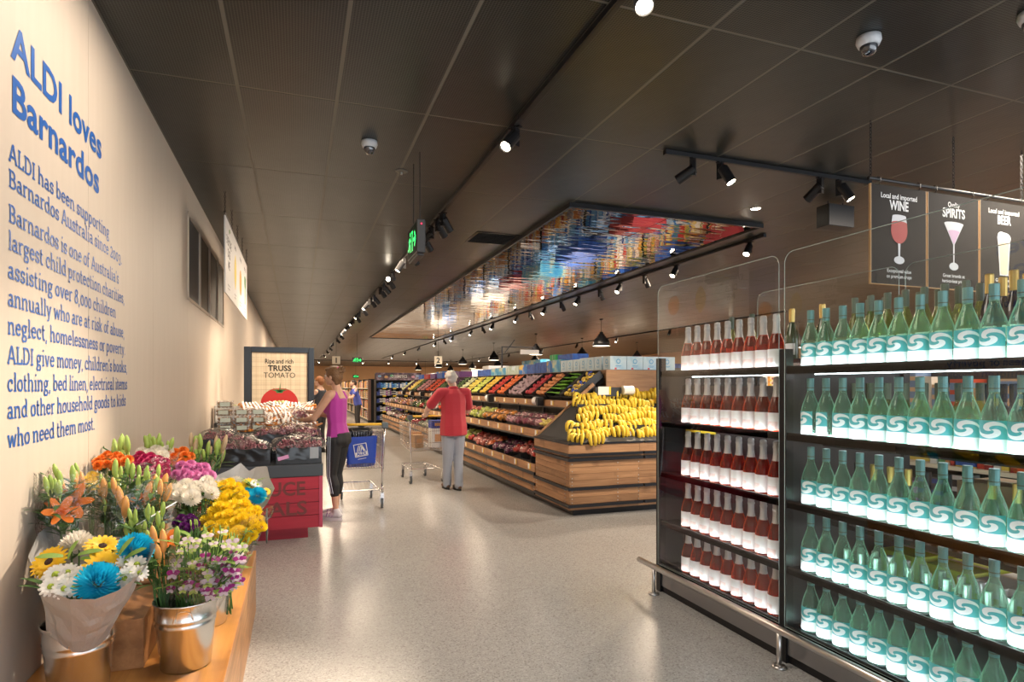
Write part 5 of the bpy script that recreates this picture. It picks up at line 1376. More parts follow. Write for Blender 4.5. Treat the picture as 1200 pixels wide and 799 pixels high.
def m_orchid(pu=True):
    mb = MB()
    for k in range(5):
        a = 2*PI*k/5+PI/2; d = Vector((math.cos(a), math.sin(a), .25)); mb.mi = 0 if k in (0,2,3) else 1
        petal(mb, (0,0,0), d, Z_, .026, .017 if k in (0,2,3) else .022, -.1, 3, .35)
    mb.mi = 1; petal(mb, (0,0,.004), (0,-.6,1), Z_, .02, .014, .1, 3, .5)
    return mb.mesh('orchid_bloom', [P_['orchid'], P_['purple']] if pu else [P_['limebud'], P_['orchid']])
BM = {'gerbera': m_gerbera(), 'daisy': m_daisy(), 'blue': m_pompom(P_['blue'], 260, .058, .8, wd=.0075), 'whitemum': m_pompom(P_['cream'], 110, .045, .6), 'yellowmum': m_pompom(P_['bright_yellow'], 70, .030, .6, wd=.008),
      'pink': m_carnation(P_['pink']), 'magenta': m_carnation(P_['magenta']), 'orange': m_carnation(P_['orange']), 'budg': m_bud(BUDG), 'budo': m_bud(BUDO, .095, .014), 'budp': m_bud(BUDP, .10, .013), 'lily': m_lily(),
      'orchid': m_orchid(), 'orchidg': m_orchid(False), 'statice': m_pompom(P_['statice'], 40, .02, .7, 'statice_bloom')}
eye = MB().lathe([(0,.010),(.007,.0105),(.0125,.006),(.013,.0)], 14, cap=False).mesh('eye', DARKC, True)
eyeg = MB().lathe([(0,.009),(.005,.008),(.0075,.003)], 10, cap=False).mesh('eye', GREENC, True)
def bouquet(name, label, base, blooms, leaves=14, sleeve=None, leafmat=None, lean=None):
    """blooms: (kind, px, py, D, scale, extra lean); stems run to BASE in the bucket"""
    base = Vector(base); t = thing(name, label, 'flowers', base)
    st = MB(); lf = MB(); cen = Vector((0,0,0)); pts = []
    for (k, px, py, D, s_) in blooms:
        p = at(px, py, D)
        p.x = max(p.x, WX+(.10 if k == 'lily' else .05))
        q = p-base; pts.append(q); cen += q
    cen /= len(pts)
    tocam = (Vector((0,0,1.5))-(base+cen)).normalized()
    for (k, px, py, D, s_), q in zip(blooms, pts):
        if k.startswith('bud'): nrm = (q-Vector((cen.x*.6, cen.y*.6, -.25))).normalized() + Vector((random.uniform(-.2,.2), random.uniform(-.2,.2), .1))
        else: nrm = (q-cen)*2.2 + tocam*.75 + Z_*.55 + Vector((random.uniform(-.15,.15),)*3)
        o = link({'budg':'lily_bud','budo':'lily_bud','budp':'lily_bud'}.get(k, 'bloom'), BM[k], t, q, nrm.normalized().to_track_quat('Z', 'Y').to_euler(), (s_,)*3)
        if k == 'gerbera': link('eye', eye, o)
        if k == 'daisy': link('eye', eyeg, o)
        low = Vector((random.uniform(-.05,.05), random.uniform(-.05,.05), .03)); hv_ = Vector((q.x, q.y, 0)); hv_ = hv_.normalized()*min(.065, hv_.length) if hv_.length > 1e-6 else hv_; mid = Vector((hv_.x, hv_.y, min(.275, q.z-.03)))
        st.tube([low, mid, q-nrm.normalized()*.012], .0028, 5)
        for j in range(max(1, leaves//len(blooms)+1)):
            u = random.uniform(.80 if name == 'grey_paper_bouquet' else .35, .95); b_ = mid.lerp(q, u); a = random.uniform(0, 2*PI)
            d = Vector((math.cos(a), math.sin(a), random.uniform(.3,1.3)))
            petal(lf, b_, d, Z_, random.uniform(.06,.12), random.uniform(.014,.026), -.35, 4, .08)
    for q_ in (st, lf): q_.v = [(max(v[0], WX+.004-base.x), v[1], v[2]) for v in q_.v]
    st.build('stems', M['leaf'], t, kind='stuff'); lf.build('leaves', leafmat or LEAF, t, kind='stuff')
    if sleeve:
        r0, r1, zt, dz = sleeve; top = Vector((cen.x, cen.y, cen.z+zt)); bot = Vector((0,0,.17)); g = MB(); sd = random.random()*30
        def fn(u, v):
            a = v*2*PI; r_ = r0+(r1-r0)*u; c = bot.lerp(top, u)
            q = 1+.10*noise.noise(Vector((math.cos(a)*1.6+sd, math.sin(a)*1.6, u*2)))
            p = Vector((c.x+r_*q*math.cos(a), c.y+r_*q*math.sin(a), c.z + dz*u*(math.cos(a-PI/2)) + (.02*math.sin(5*a) if u > .95 else 0)))
            p.x = max(p.x, WX+.012-base.x); return p
        g.grid(fn, 10, 26).build('clear_sleeve', M['film'], t, smooth=True)
    return t
# 1 grey paper bouquet in the nearest bucket
def Dn(py): return 2.16-(py-635)/60*.22
bl = [('gerbera',58.6,659,0,1.2),('gerbera',120,641,0,1.15),('gerbera',122,664,0,1.25),('blue',115,685,0,1.22),('blue',158,645,0,1.05),('whitemum',92,637,0,1.05),('whitemum',84,640,0,.9),
      ('daisy',66,674,0,1.2),('daisy',80,671,0,1),('daisy',92,676,0,.95),('daisy',60,688,0,1.05),('daisy',76,690,0,1.1),('daisy',88,688,0,1),('daisy',148,660,0,1),('daisy',160,662,0,1.05),('daisy',152,673,0,1),('daisy',163,672,0,.9),('daisy',146,678,0,.9),
      ('daisy',78,682,0,1.0),('daisy',100,668,0,.8)]
bl = [(k, x, y, Dn(y), s_*(1.4 if k == 'daisy' else 1)) for k, x, y, _, s_ in bl]
B1 = Vector(BK[0][0])
bq = bouquet('grey_paper_bouquet', 'bouquet of yellow gerberas, blue chrysanthemums and white daisies in grey paper', B1, bl, 30)
M['grey_paper'] = pm('grey_wrapping_paper', (.34,.325,.31), .5, bump=.5, bscale=22)
rim = [(33,652,2.12),(45,625,2.26),(60,613,2.34),(73,626,2.33),(105,627,2.32),(140,629,2.28),(165,632,2.20),(183,638,2.10),(176,655,2.02),(160,676,1.96),(138,692,1.92),(112,702,1.90),(82,702,1.90),(60,694,1.94),(42,674,2.02)]
def paper(parent, base, rim, mouth_r, mouth_z, mat):
    n = len(rim); g = MB(); R_ = [at(*p)-base for p in rim]; c = sum(R_, Vector())/n
    a0 = math.atan2(R_[0].y-c.y, R_[0].x-c.x); sgn = -1
    sd = random.random()*9
    def fn(u, v):
        f = (v*n) % n; i = int(f); p = R_[i].lerp(R_[(i+1) % n], f-i)
        p.x = max(p.x, WX+.01-base.x)
        a = math.atan2(p.y-c.y, p.x-c.x); m_ = Vector((mouth_r*math.cos(a), mouth_r*math.sin(a), mouth_z))
        q = m_.lerp(p, u**.8); k = math.sin(PI*u)*.016*noise.noise(Vector((q.x*18+sd, q.y*18, q.z*12))); return q + Vector((math.cos(a), math.sin(a), 0))*k
    return g.grid(fn, 12, 60).build('wrapping_paper', mat, parent, smooth=False)
paper(bq, B1, rim, .075, .15, M['grey_paper'])
lfm = MB()
for (px, py, dx_, dz_) in ((74,652,-.7,.2),(80,655,.2,.6),(92,650,.9,.3),(95,654,.7,-.1),(86,660,-.3,-.2),(140,650,.5,.9),(146,655,.8,.6)):
    petal(lfm, at(px, py, 2.06)-B1, (dx_, -.2, dz_), Vector((0,-.5,1)), .075, .026, -.2, 5, .1)
lfm.build('leaves', LEAFL, bq, kind='stuff')
# 2 lilies and orchids in the front bucket
B2 = Vector(BK[1][0])
bouquet('lily_bunch', 'bunch of green and orange lily buds beside the orchids in the front bucket', B2+Vector((-.05,0,.0)), [('budg',150,632,2.42,.8),('budg',160,622,2.45,.8),('budg',168,628,2.42,.75),('budg',178,612,2.5,.8),('budg',186,618,2.45,.8),('budg',190,606,2.5,.8),('budo',182,640,2.36,.9),('budo',192,648,2.36,1.0),('budo',187,660,2.34,.9),('budg',207,640,2.4,1.0),('lily',197,634,2.45,.45),('budg',176,640,2.36,.8)] + [('budg',random.uniform(150,205),random.uniform(605,635),2.45,.7) for _ in range(8)], 70)
orch = []
for k in range(110):
    px = random.uniform(200,285); py = 700-72*random.random()**1.4 - max(0, (px-245))*.45
    kind = 'orchid' if py > 652 - (px-240)*.3 and random.random() < .7 else 'orchidg'
    orch.append((kind, px, py, random.uniform(2.28,2.50), random.uniform(.7,1.0)))
for k in range(24): orch.append(('budg', random.uniform(215,290), random.uniform(615,650), random.uniform(2.35,2.5), .32))
bouquet('orchid_bunch', 'bunch of green and purple orchids in clear film in the front bucket', B2+Vector((.03,0,0)), orch, 60, (.07,.15,.07,.0), LEAFL)
# 3 orange lilies against the wall
B4 = Vector(BK[3][0])
bouquet('lily_bunch', 'open orange lilies with green buds in clear film against the wall', B4+Vector((-.06,-.04,0)), [('lily',80,590,2.42,.78),('lily',50,602,2.30,.6),('budg',62,562,2.42,.8),('budg',72,572,2.42,.9),('budg',50,578,2.32,.8),('budg',66,582,2.38,.9),('budg',86,567,2.5,.95),('budo',88,572,2.5,.8),('budg',58,575,2.36,.8),('budg',70,584,2.35,.9),('budo',75,580,2.42,.7),('budg',92,560,2.55,.8),('budo',97,575,2.55,.9)], 160, (.07,.15,.08,.0))
bouquet('lily_bunch', 'tall green and orange lily buds in the middle of the flower display', B4+Vector((.06,.04,0)), [('budg',134,560,2.62,1.0),('budg',150,556,2.7,.9),('budg',155,562,2.7,.9),('budg',163,562,2.72,.8),('budg',172,571,2.72,.9),('budg',161,574,2.66,.8),('budo',122,586,2.55,1.0),('budg',123,600,2.52,.7),('budo',143,596,2.55,1.05),('budo',146,608,2.5,1.1),('budo',170,588,2.62,1.0),('budo',178,580,2.7,1.0),('budo',188,580,2.75,1.1),('budo',192,590,2.7,1.0),('budg',180,577,2.7,.9),('budg',185,560,2.8,.8),('lily',168,586,2.66,.5)] + [('budg',random.uniform(118,190),random.uniform(560,588),random.uniform(2.6,2.8),.75) for _ in range(10)] + [('budo',random.uniform(120,190),random.uniform(580,610),random.uniform(2.55,2.7),.85) for _ in range(5)], 200, (.07,.17,.06,.0))
# 4 carnations and mums behind
B5 = Vector(BK[4][0])
def cluster(kind, cx, cy, rx, ry, D, n, s_=1.0, dj=.06):
    out = []
    for k in range(n):
        a = k*2.4; r_ = math.sqrt((k+.5)/n); out.append((kind, cx+rx*r_*math.cos(a), cy+ry*r_*math.sin(a), D - .10*(math.sin(a)*r_) + random.uniform(-dj, dj)*.5, s_*random.uniform(.9,1.1)))
    return out
bouquet('carnation_bunch', 'orange carnations at the back left of the flowers', B5+Vector((-.05,-.1,0)), cluster('orange',129,540,24,7,2.95,16,.8), 40)
bouquet('carnation_bunch', 'deep magenta carnations near the wall', B5+Vector((.02,0,0)), cluster('magenta',172,548,24,15,3.15,30,.9), 40, (.07,.15,.06,.0))
bouquet('carnation_bunch', 'pink and lilac carnations above the white chrysanthemums', Vector(BK[5][0])+Vector((-.06,-.1,0)), cluster('pink',226,556,21,12,3.15,22,.95), 30)
bouquet('carnation_bunch', 'orange-red carnations behind the pink ones', B5+Vector((.08,.12,0)), cluster('orange',210,538,13,11,3.5,14,.95), 30)
bouquet('chrysanthemum_bunch', 'creamy white chrysanthemums in the middle of the display', Vector(BK[2][0])+Vector((-.06,0,0)), cluster('whitemum',218,578,14,10,2.85,6,1.0)+cluster('whitemum',242,572,9,9,3.0,4,.85), 40)
bouquet('chrysanthemum_bunch', 'large dome of bright yellow chrysanthemums at the bench edge', Vector(BK[2][0])+Vector((.06,.02,0)), cluster('yellowmum',274,612,35,23,2.82,46,1.0,.05), 30, (.07,.17,.04,.0))
bouquet('chrysanthemum_bunch', 'smaller bright yellow chrysanthemums behind the large yellow dome', Vector(BK[5][0]), cluster('yellowmum',264,579,23,13,3.2,24,1.0,.05), 24)
bouquet('chrysanthemum_bunch', 'pale cream flowers right behind the magenta carnations', B5+Vector((0,.15,0)), cluster('whitemum',182,531,18,5,3.45,6,.8), 10)
bouquet('statice_bunch', 'dark purple statice below the white chrysanthemums', B2+Vector((.0,.06,0)), cluster('statice',218,612,14,7,2.62,12,1.0), 10)
bouquet('chrysanthemum_bunch', 'small yellow flowers behind the orange lily buds', B5+Vector((-.1,-.16,0)), cluster('yellowmum',106,564,8,10,2.78,6,.7), 16)
# 5 lily buds behind
B7 = Vector(BK[6][0])
def buds(cx, cy, rx, ry, D, n, kinds_=('budg','budp')): return [(random.choice(kinds_), cx+random.uniform(-rx,rx), cy+random.uniform(-ry,ry), D+random.uniform(-.1,.1), random.uniform(.85,1.1)) for _ in range(n)]
bouquet('lily_bunch', 'fan of green and pinkish lily buds at the far end by the dark crates', B7+Vector((.12,.1,0)), buds(243,538,20,15,3.75,44), 60)
bouquet('lily_bunch', 'green lily buds above the cream flowers by the wall', B7+Vector((-.02,-.1,0)), buds(183,528,18,6,3.6,18,('budg',)), 20)
bouquet('lily_bunch', 'green lily buds above the orange carnations by the wall', B5+Vector((-.1,.05,0)), buds(140,532,11,5,3.05,7,('budg',)), 8)
# 6 second grey paper bouquet
B8 = Vector(BK[7][0])
b6 = bouquet('grey_paper_bouquet', 'far bouquet of white, yellow and blue flowers in pale grey paper', B8, [('whitemum',262,568,3.5,.95),('whitemum',276,566,3.52,.95),('gerbera',291,567,3.52,.85),('daisy',302,568,3.5,1.1),('daisy',298,566,3.5,1.0),('blue',302,581,3.42,.85),('blue',290,577,3.46,.5),('gerbera',312,576,3.45,.5)], 30, None, LEAFL)
paper(b6, B8, [(240,566,3.5),(256,556,3.62),(270,550,3.72),(282,542,3.78),(292,552,3.76),(300,547,3.76),(313,546,3.70),(316,560,3.62),(322,572,3.50),(312,592,3.40),(296,602,3.36),(276,598,3.36),(256,588,3.40)], .07, .17, pm('pale_grey_paper', (.52,.50,.48), .5, bump=.4, bscale=20))
# long plastic stick lying across the flowers
stk = thing('flower_pick', 'long thin white stick lying diagonally among the flowers', 'stick', at(160,615,2.42))
MB().tube([(0,0,0), at(207,588,2.60)-at(160,615,2.42)], .003, 6).build('rod', M['white'], stk)
rs_ = thing('flower_wrap_card', 'stiff clear sleeve edge with a dark price card beside the yellow chrysanthemums', 'card', at(313,615,2.9))
MB().box(-.004,-.05,-.07,.002,.04,.07, Matrix.Rotation(.35, 4, 'X')).build('card', pm('dark_card', (.06,.07,.06), .4), rs_)
# ---------------------------------------------------------------- red produce bin
M['redwood'] = wood('painted_red_board', (.46,.022,.045), (.36,.015,.035), axis=0, rough=.5, knots=False)
M['greyband'] = pm('dark_grey_band', (.06,.07,.085), .5)
M['stencil'] = pm('stencil_letters', (.19,.045,.045), .7)
bn = thing('produce_bin', 'red slatted wooden bin with stencilled letters, loaded with grapes and vegetables', 'produce bin', (-.94, 6.19, 0))
BWd, BDp = 1.173, 1.95
MB().box(.1,.12,0,BWd-.13,BDp-.1,.115).build('plinth', M['redwood'], bn)
MB().box(.025,.025,.12,BWd-.025,BDp-.025,.70).build('inner_box', M['greyband'], bn)
for k in range(4):
    z = .122+k*.125
    MB().box(0,0,z,BWd-.03,.022,z+.119).build('slat', M['redwood'], bn)
    MB().box(BWd-.022,.03,z,BWd,BDp,z+.119).build('slat', M['redwood'], bn)
MB().box(BWd-.028,-.004,.118,BWd+.004,.028,.62).build('corner_post', pm('pinkish_red_post', (.55,.06,.12), .45), bn)
MB().box(-.005,-.008,.622,BWd+.008,BDp,.738).build('top_band', M['greyband'], bn, bevel=.004)
text('PRODUCE', .185, M['stencil'], bn, (BWd-.56,-.0008,.445), bold=.004, fit=.80)
text('DEALS', .185, M['stencil'], bn, (BWd-.445,-.0008,.255), bold=.004, fit=.60)
M['crate_card'] = pm('black_card_crate', (.018,.018,.02), .35, bump=.2, bscale=30)
def black_crate(label, x, y, z, w_, d_, h_, strip=None):
    t = thing('grape_crate', label, 'crate', (x, y, z))
    MB().box(0,0,0,w_,d_,.01).box(0,0,.01,w_,.012,h_).box(0,d_-.012,.01,w_,d_,h_).box(0,.012,.01,.012,d_-.012,h_).box(w_-.012,.012,.01,w_,d_-.012,h_).build('crate_body', M['crate_card'], t)
    MB().box(w_*.3,-.002,h_*.55,w_*.7,-.0,h_*.72).build('hand_slot', M['black'], t)
    f = MB(); sd = x*7
    def fn(u, v):
        return (w_*(.02+.96*u), -.004-.012*v-.01*noise.noise(Vector((u*6+sd, v*3, 0))), h_*(1.02-.75*v)+.02*noise.noise(Vector((u*5+sd, 3, v*2))))
    f.grid(fn, 18, 5).build('plastic_liner', pm('black_liner_film', (.015,.015,.017), .18), t, smooth=True)
    if strip:
        MB().box(.03,-.022,.03,.13,-.018,.065, Matrix.Rotation(-.25, 4, 'Y')).build('pink_sticker', pm('pink_sticker', (.75,.35,.62), .5), t)
        MB().box(w_-.11,-.02,.05,w_-.03,-.016,.16).build('grey_label', pm('pale_label', (.35,.38,.42), .5), t)
    return t
FC['red_grape'] = ('lemon', (.40,.12,.16)); FC['carrot'] = ('pear', (.90,.25,.03)); FC['brown_mushroom'] = ('tomato', (.34,.22,.12)); FC['green_grape'] = ('lemon', (.45,.50,.15))
def grape_bag(nb, w_=.30, d_=.24, h_=.09, kind='red_grape', n_=70, nm='grape_bag', s_=.42):
    t = thing(nm, 'x', 'bag of grapes' if 'grape' in kind else 'bag of carrots')
    mb = MB(); base = MB().ball((0,0,0), (.024,.024,.027), 7, 5) if kind != 'carrot' else MB().lathe([(0,.14),(.012,.13),(.022,-.05),(.026,-.09),(0,-.1)], 7, Matrix.Rotation(PI/2, 4, 'Y'), cap=False)
    for k in range(n_):
        a = random.uniform(0, 2*PI); r_ = math.sqrt(random.random())*.86
        x, y = r_*math.cos(a)*w_/2, r_*math.sin(a)*d_/2; z = random.uniform(.015, h_*math.sqrt(max(.06, 1-r_*r_)))
        mb.add(base, Matrix.Translation((x, y, z)) @ Euler((random.uniform(-.4,.4), random.uniform(-.5,.5), random.uniform(0,6))).to_matrix().to_4x4() @ Matrix.Scale(s_, 4))
    mb.build('grapes' if 'grape' in kind else 'carrots', pm(kind+'_skin', FC[kind][1], .3, noise=.5, nscale=40), t, smooth=True, kind='stuff')
    f = MB(); sd = random.random()*50
    def fn(u, v):
        th = v*2*PI; ph = u*PI; q = 1+.30*noise.noise(Vector((math.cos(th)*2.5+sd, math.sin(th)*2.5, ph*2)))
        return (w_*.56*math.sin(ph)*math.cos(th)*q, d_*.56*math.sin(ph)*math.sin(th)*q, max(0, h_*.5 - h_*.72*math.cos(ph)*q))
    f.grid(fn, 12, 20).build('clear_film', M['film_bag'], t, smooth=True)
    return t
CR = [('black crate of bagged red grapes at the front left of the red bin', -.76, 6.24, .74, .52, .40, .155, False), ('black crate of bagged red grapes at the front right, pink sticker', -.19, 6.24, .74, .42, .40, .155, True),
      ('black crate behind the front left grape crate', -.90, 6.72, .80, .40, .40, .16, False), ('black crate behind the front right grape crate', -.46, 6.72, .80, .55, .40, .19, False), ('black crate at the right beside the woman', .10, 6.70, .80, .12, .45, .17, False)]
for c in CR: black_crate(*c)
bx_base = thing('display_riser', 'black riser inside the bin under the rear crates', 'riser', (-.93, 6.69, .738))
MB().box(.01,0,0,1.15,.44,.06).box(.01,.45,0,1.15,1.42,.26).build('riser', M['black_satin'], bx_base)
g0 = grape_bag(0); gl_ = [(-.62,6.42,.86,.3,'left of the front left crate'),(-.40,6.40,.86,-.4,'right of the front left crate'),(-.50,6.52,.90,1.2,'at the back of the front left crate'),(-.08,6.42,.87,.2,'left of the front right crate'),(.12,6.40,.86,-.5,'right of the front right crate'),(.04,6.52,.91,.9,'at the back of the front right crate'),
      (-.78,6.88,.93,.1,'in the crate behind on the left'),(-.66,6.80,.92,.5,'at the right of the left rear crate'),(-.30,6.88,.96,-.2,'in the middle rear crate'),(-.12,6.95,.97,.6,'right in the middle rear crate'),(.10,6.86,.95,1.4,'beside the woman'),(-.02,7.0,1.0,.2,'behind, near the woman')]
for i, (x, y, z, rz, wd) in enumerate(gl_):
    o = g0 if i == 0 else dup(g0)
    o.location = (x, y, z); o.rotation_euler = (random.uniform(-.15,.25), random.uniform(-.15,.15), rz); s_ = random.uniform(.9,1.1); o.scale = (s_, s_, s_*1.1)
    o['label'] = f'film bag of red grapes {wd}'; o['group'] = 'bags of red grapes on the red bin'
c0 = grape_bag(1, .26, .20, .08, 'carrot', 16, 'carrot_bag', .8)
MB_ = M['film_print'] = pm('white_orange_print', (.85,.80,.76), .4)
f = MB(); 
for k in range(5): f.box(-.10+k*.045, -.08, .088, -.08+k*.045, .08, .092, Matrix.Rotation(.1*(k-2), 4, 'Z'))
f.build('printed_stripes', MB_, c0)
i = 0
for row in range(4):
    for k in range(5):
        o = c0 if i == 0 else dup(c0)
        o.location = (-.52+k*.155+random.uniform(-.03,.03), 7.28+row*.17, 1.02+row*.055); o.rotation_euler = (.45+random.uniform(-.15,.15), random.uniform(-.2,.2), random.uniform(-.7,.7))
        o['label'] = f'white and orange bag of carrots, {ORD[k]} from the left in the {ORD[row]} row'; o['group'] = 'bags of carrots in a heap'; i += 1
def punnet(label, x, y, z, kind_col, rz=0, first=[None]):
    if first[0] is None:
        t = thing('punnet', label, 'punnet', (x, y, z), rz, 'clear punnets stacked at the left of the bin'); first[0] = t
        mb = MB(); base = MB().ball((0,0,0), (.021,.021,.017), 7, 5)
        for a in range(4):
            for b_ in range(3):
                for c in range(2): mb.add(base, Matrix.Translation((-.055+a*.037, -.037+b_*.037, .022+c*.033)))
        mb.build('mushrooms', pm('brown_mushroom', (.34,.22,.12), .5, noise=.5, nscale=50), t, smooth=True, kind='stuff')
        MB().box(-.08,-.06,0,.08,.06,.082).build('clear_tub', M['film_bag'], t)
        MB().box(-.05,-.0612,.02,.05,-.0602,.065).box(-.05,-.045,.0822,.05,.045,.0828).build('paper_label', pm('green_white_label', (.62,.66,.55), .5), t)
        return t
    return dup(first[0], (x, y, z), rz, label)
n = 0
for col, x in enumerate((-.74, -.57, -.40)):
    for lv in range(3 if col else 4):
        punnet(f'clear punnet of brown mushrooms, {ORD[lv]} from the bottom in the {("left","middle","right")[col]} stack', x+random.uniform(-.01,.01), 7.22+.0*lv, 1.002+lv*.085, None, random.uniform(-.15,.15)); n += 1
wb = pm('white_card_box', (.72,.71,.68), .5)
for k in range(4):
    t = thing('white_box', f'open white cardboard box with green fruit, {ORD[k]} from the left behind the carrots', 'box', (-.92+k*.285, 7.90, 1.0+.06), 0, 'white boxes at the back of the bin')
    MB().box(0,0,0,.27,.008,.20).box(0,.20,0,.27,.208,.20).box(0,0,0,.008,.2,.2).box(.262,0,0,.27,.2,.2).box(0,0,0,.27,.2,.01).build('card_box', wb, t)
    MB().box(.09,-.001,.13,.18,.0,.16).build('hand_hole', M['ink'], t)
    mb = MB()
    for q in range(18): mb.ball((random.uniform(.03,.24), random.uniform(.03,.18), .185+random.uniform(0,.025)+(.03 if k == 2 else 0)), .022, 7, 5)
    mb.build('green_fruit', pm('green_fruit', (.25,.28,.10) if k != 2 else (.5,.52,.22), .4, noise=.3), t, smooth=True, kind='stuff')
rb = thing('display_riser', 'white ledge under the boxes behind the carrots', 'riser', (-.93, 7.86, .998))
MB().box(.01,0,0,1.15,.26,.06).build('ledge', M['black_satin'], rb)

# ---------------------------------------------------------------- tomato poster
m = bpy.data.materials.new('tartan_paper'); m.use_nodes = True; N, L = nodes(m); b = N['Principled BSDF']; b.inputs['Roughness'].default_value = .55
tc = N.new('ShaderNodeTexCoord'); sp = N.new('ShaderNodeSeparateXYZ'); L.new(tc.outputs['Object'], sp.inputs[0])
def bands(sock, k, off): return math_n(N, L, 'GREATER_THAN', math_n(N, L, 'SINE', math_n(N, L, 'MULTIPLY_ADD', sock, k, off)), .0)
def line(sock, k): return math_n(N, L, 'GREATER_THAN', math_n(N, L, 'SINE', math_n(N, L, 'MULTIPLY', sock, k)), .985)
bb = math_n(N, L, 'MULTIPLY', math_n(N, L, 'ADD', bands(sp.outputs[0], 62, 0), bands(sp.outputs[2], 62, 1)), .28)
ll = math_n(N, L, 'MAXIMUM', line(sp.outputs[0], 105), line(sp.outputs[2], 105))
mx = N.new('ShaderNodeMix'); mx.data_type = 'RGBA'; mx.inputs[6].default_value = (.74,.62,.44,1); mx.inputs[7].default_value = (.60,.46,.30,1); L.new(bb, mx.inputs[0])
mx2 = N.new('ShaderNodeMix'); mx2.data_type = 'RGBA'; L.new(math_n(N, L, 'MULTIPLY', ll, .6), mx2.inputs[0]); L.new(mx.outputs[2], mx2.inputs[6]); mx2.inputs[7].default_value = (.35,.22,.13,1); L.new(mx2.outputs[2], b.inputs['Base Color'])
M['tartan'] = m
po = thing('tomato_poster', 'tall black-framed poster reading TRUSS TOMATO behind the red bin', 'poster', (-.214, 8.50, 0))
fw = .43
frp = MB()
for (x0, z0, x1, z1) in ((-fw,.3,-fw+.082,2.007),(fw-.07,.3,fw,2.007),(-fw+.082,1.935,fw-.07,2.007),(-fw+.082,.3,fw-.07,.37)): frp.box(x0,-.035,z0,x1,.035,z1)
frp.build('frame', pm('blue_black_frame', (.016,.022,.032), .35), po, bevel=.006)
MB().box(-fw+.08,-.012,.37,fw-.07,.01,1.937).build('print_sheet', M['tartan'], po)
MB().box(-fw+.08,-.03,.36,-fw+.095,-.012,1.94).box(fw-.083,-.03,.36,fw-.07,-.012,1.94).build('inner_trim', M['rail_b'], po)
for x in (-.38, .38): MB().box(x-.03,-.2,0,x+.03,.2,.03).box(x-.02,-.02,.03,x+.02,.02,.31).build('foot', M['black'], po)
text('Ripe and rich', .085, M['ink'], po, (-.005,-.0135,1.793), bold=.0015, fit=.345)
text('TRUSS', .1, M['ink'], po, (-.0,-.0135,1.697), bold=.003, fit=.285)
text('TOMATO', .1, M['ink'], po, (0,-.0135,1.605), bold=.0, fit=.385)
q = MB(); q.poly([(.23*math.cos(2*PI*k/40)*(1 if math.sin(2*PI*k/40) > -.2 else .97), -.0135, 1.27+.205*math.sin(2*PI*k/40)*(.96 if abs(math.cos(2*PI*k/40)) < .25 else 1)) for k in range(40)]); q.build('printed_tomato', pm('tomato_print', (.55,.025,.02), .5), po)
q = MB()
for a, ln in ((85,.11),(30,.10),(150,.10),(8,.13),(172,.13),(50,.06),(128,.06),(-8,.05)):
    d = Vector((math.cos(R(a)), 0, math.sin(R(a))*(.9 if a > 80 and a < 90 else .55))); n_ = Vector((-d.z, 0, d.x)).normalized()*.010; c_ = Vector((.0,-.015,1.425))
    q.poly([c_-n_, c_+d*ln+Vector((0,0,.02)), c_+n_])
q.poly([(-.05,-.0145,1.425),(.05,-.0145,1.425),(.03,-.0145,1.405),(-.03,-.0145,1.405)]); q.build('printed_stalk', pm('stalk_print', (.04,.20,.05), .5), po)

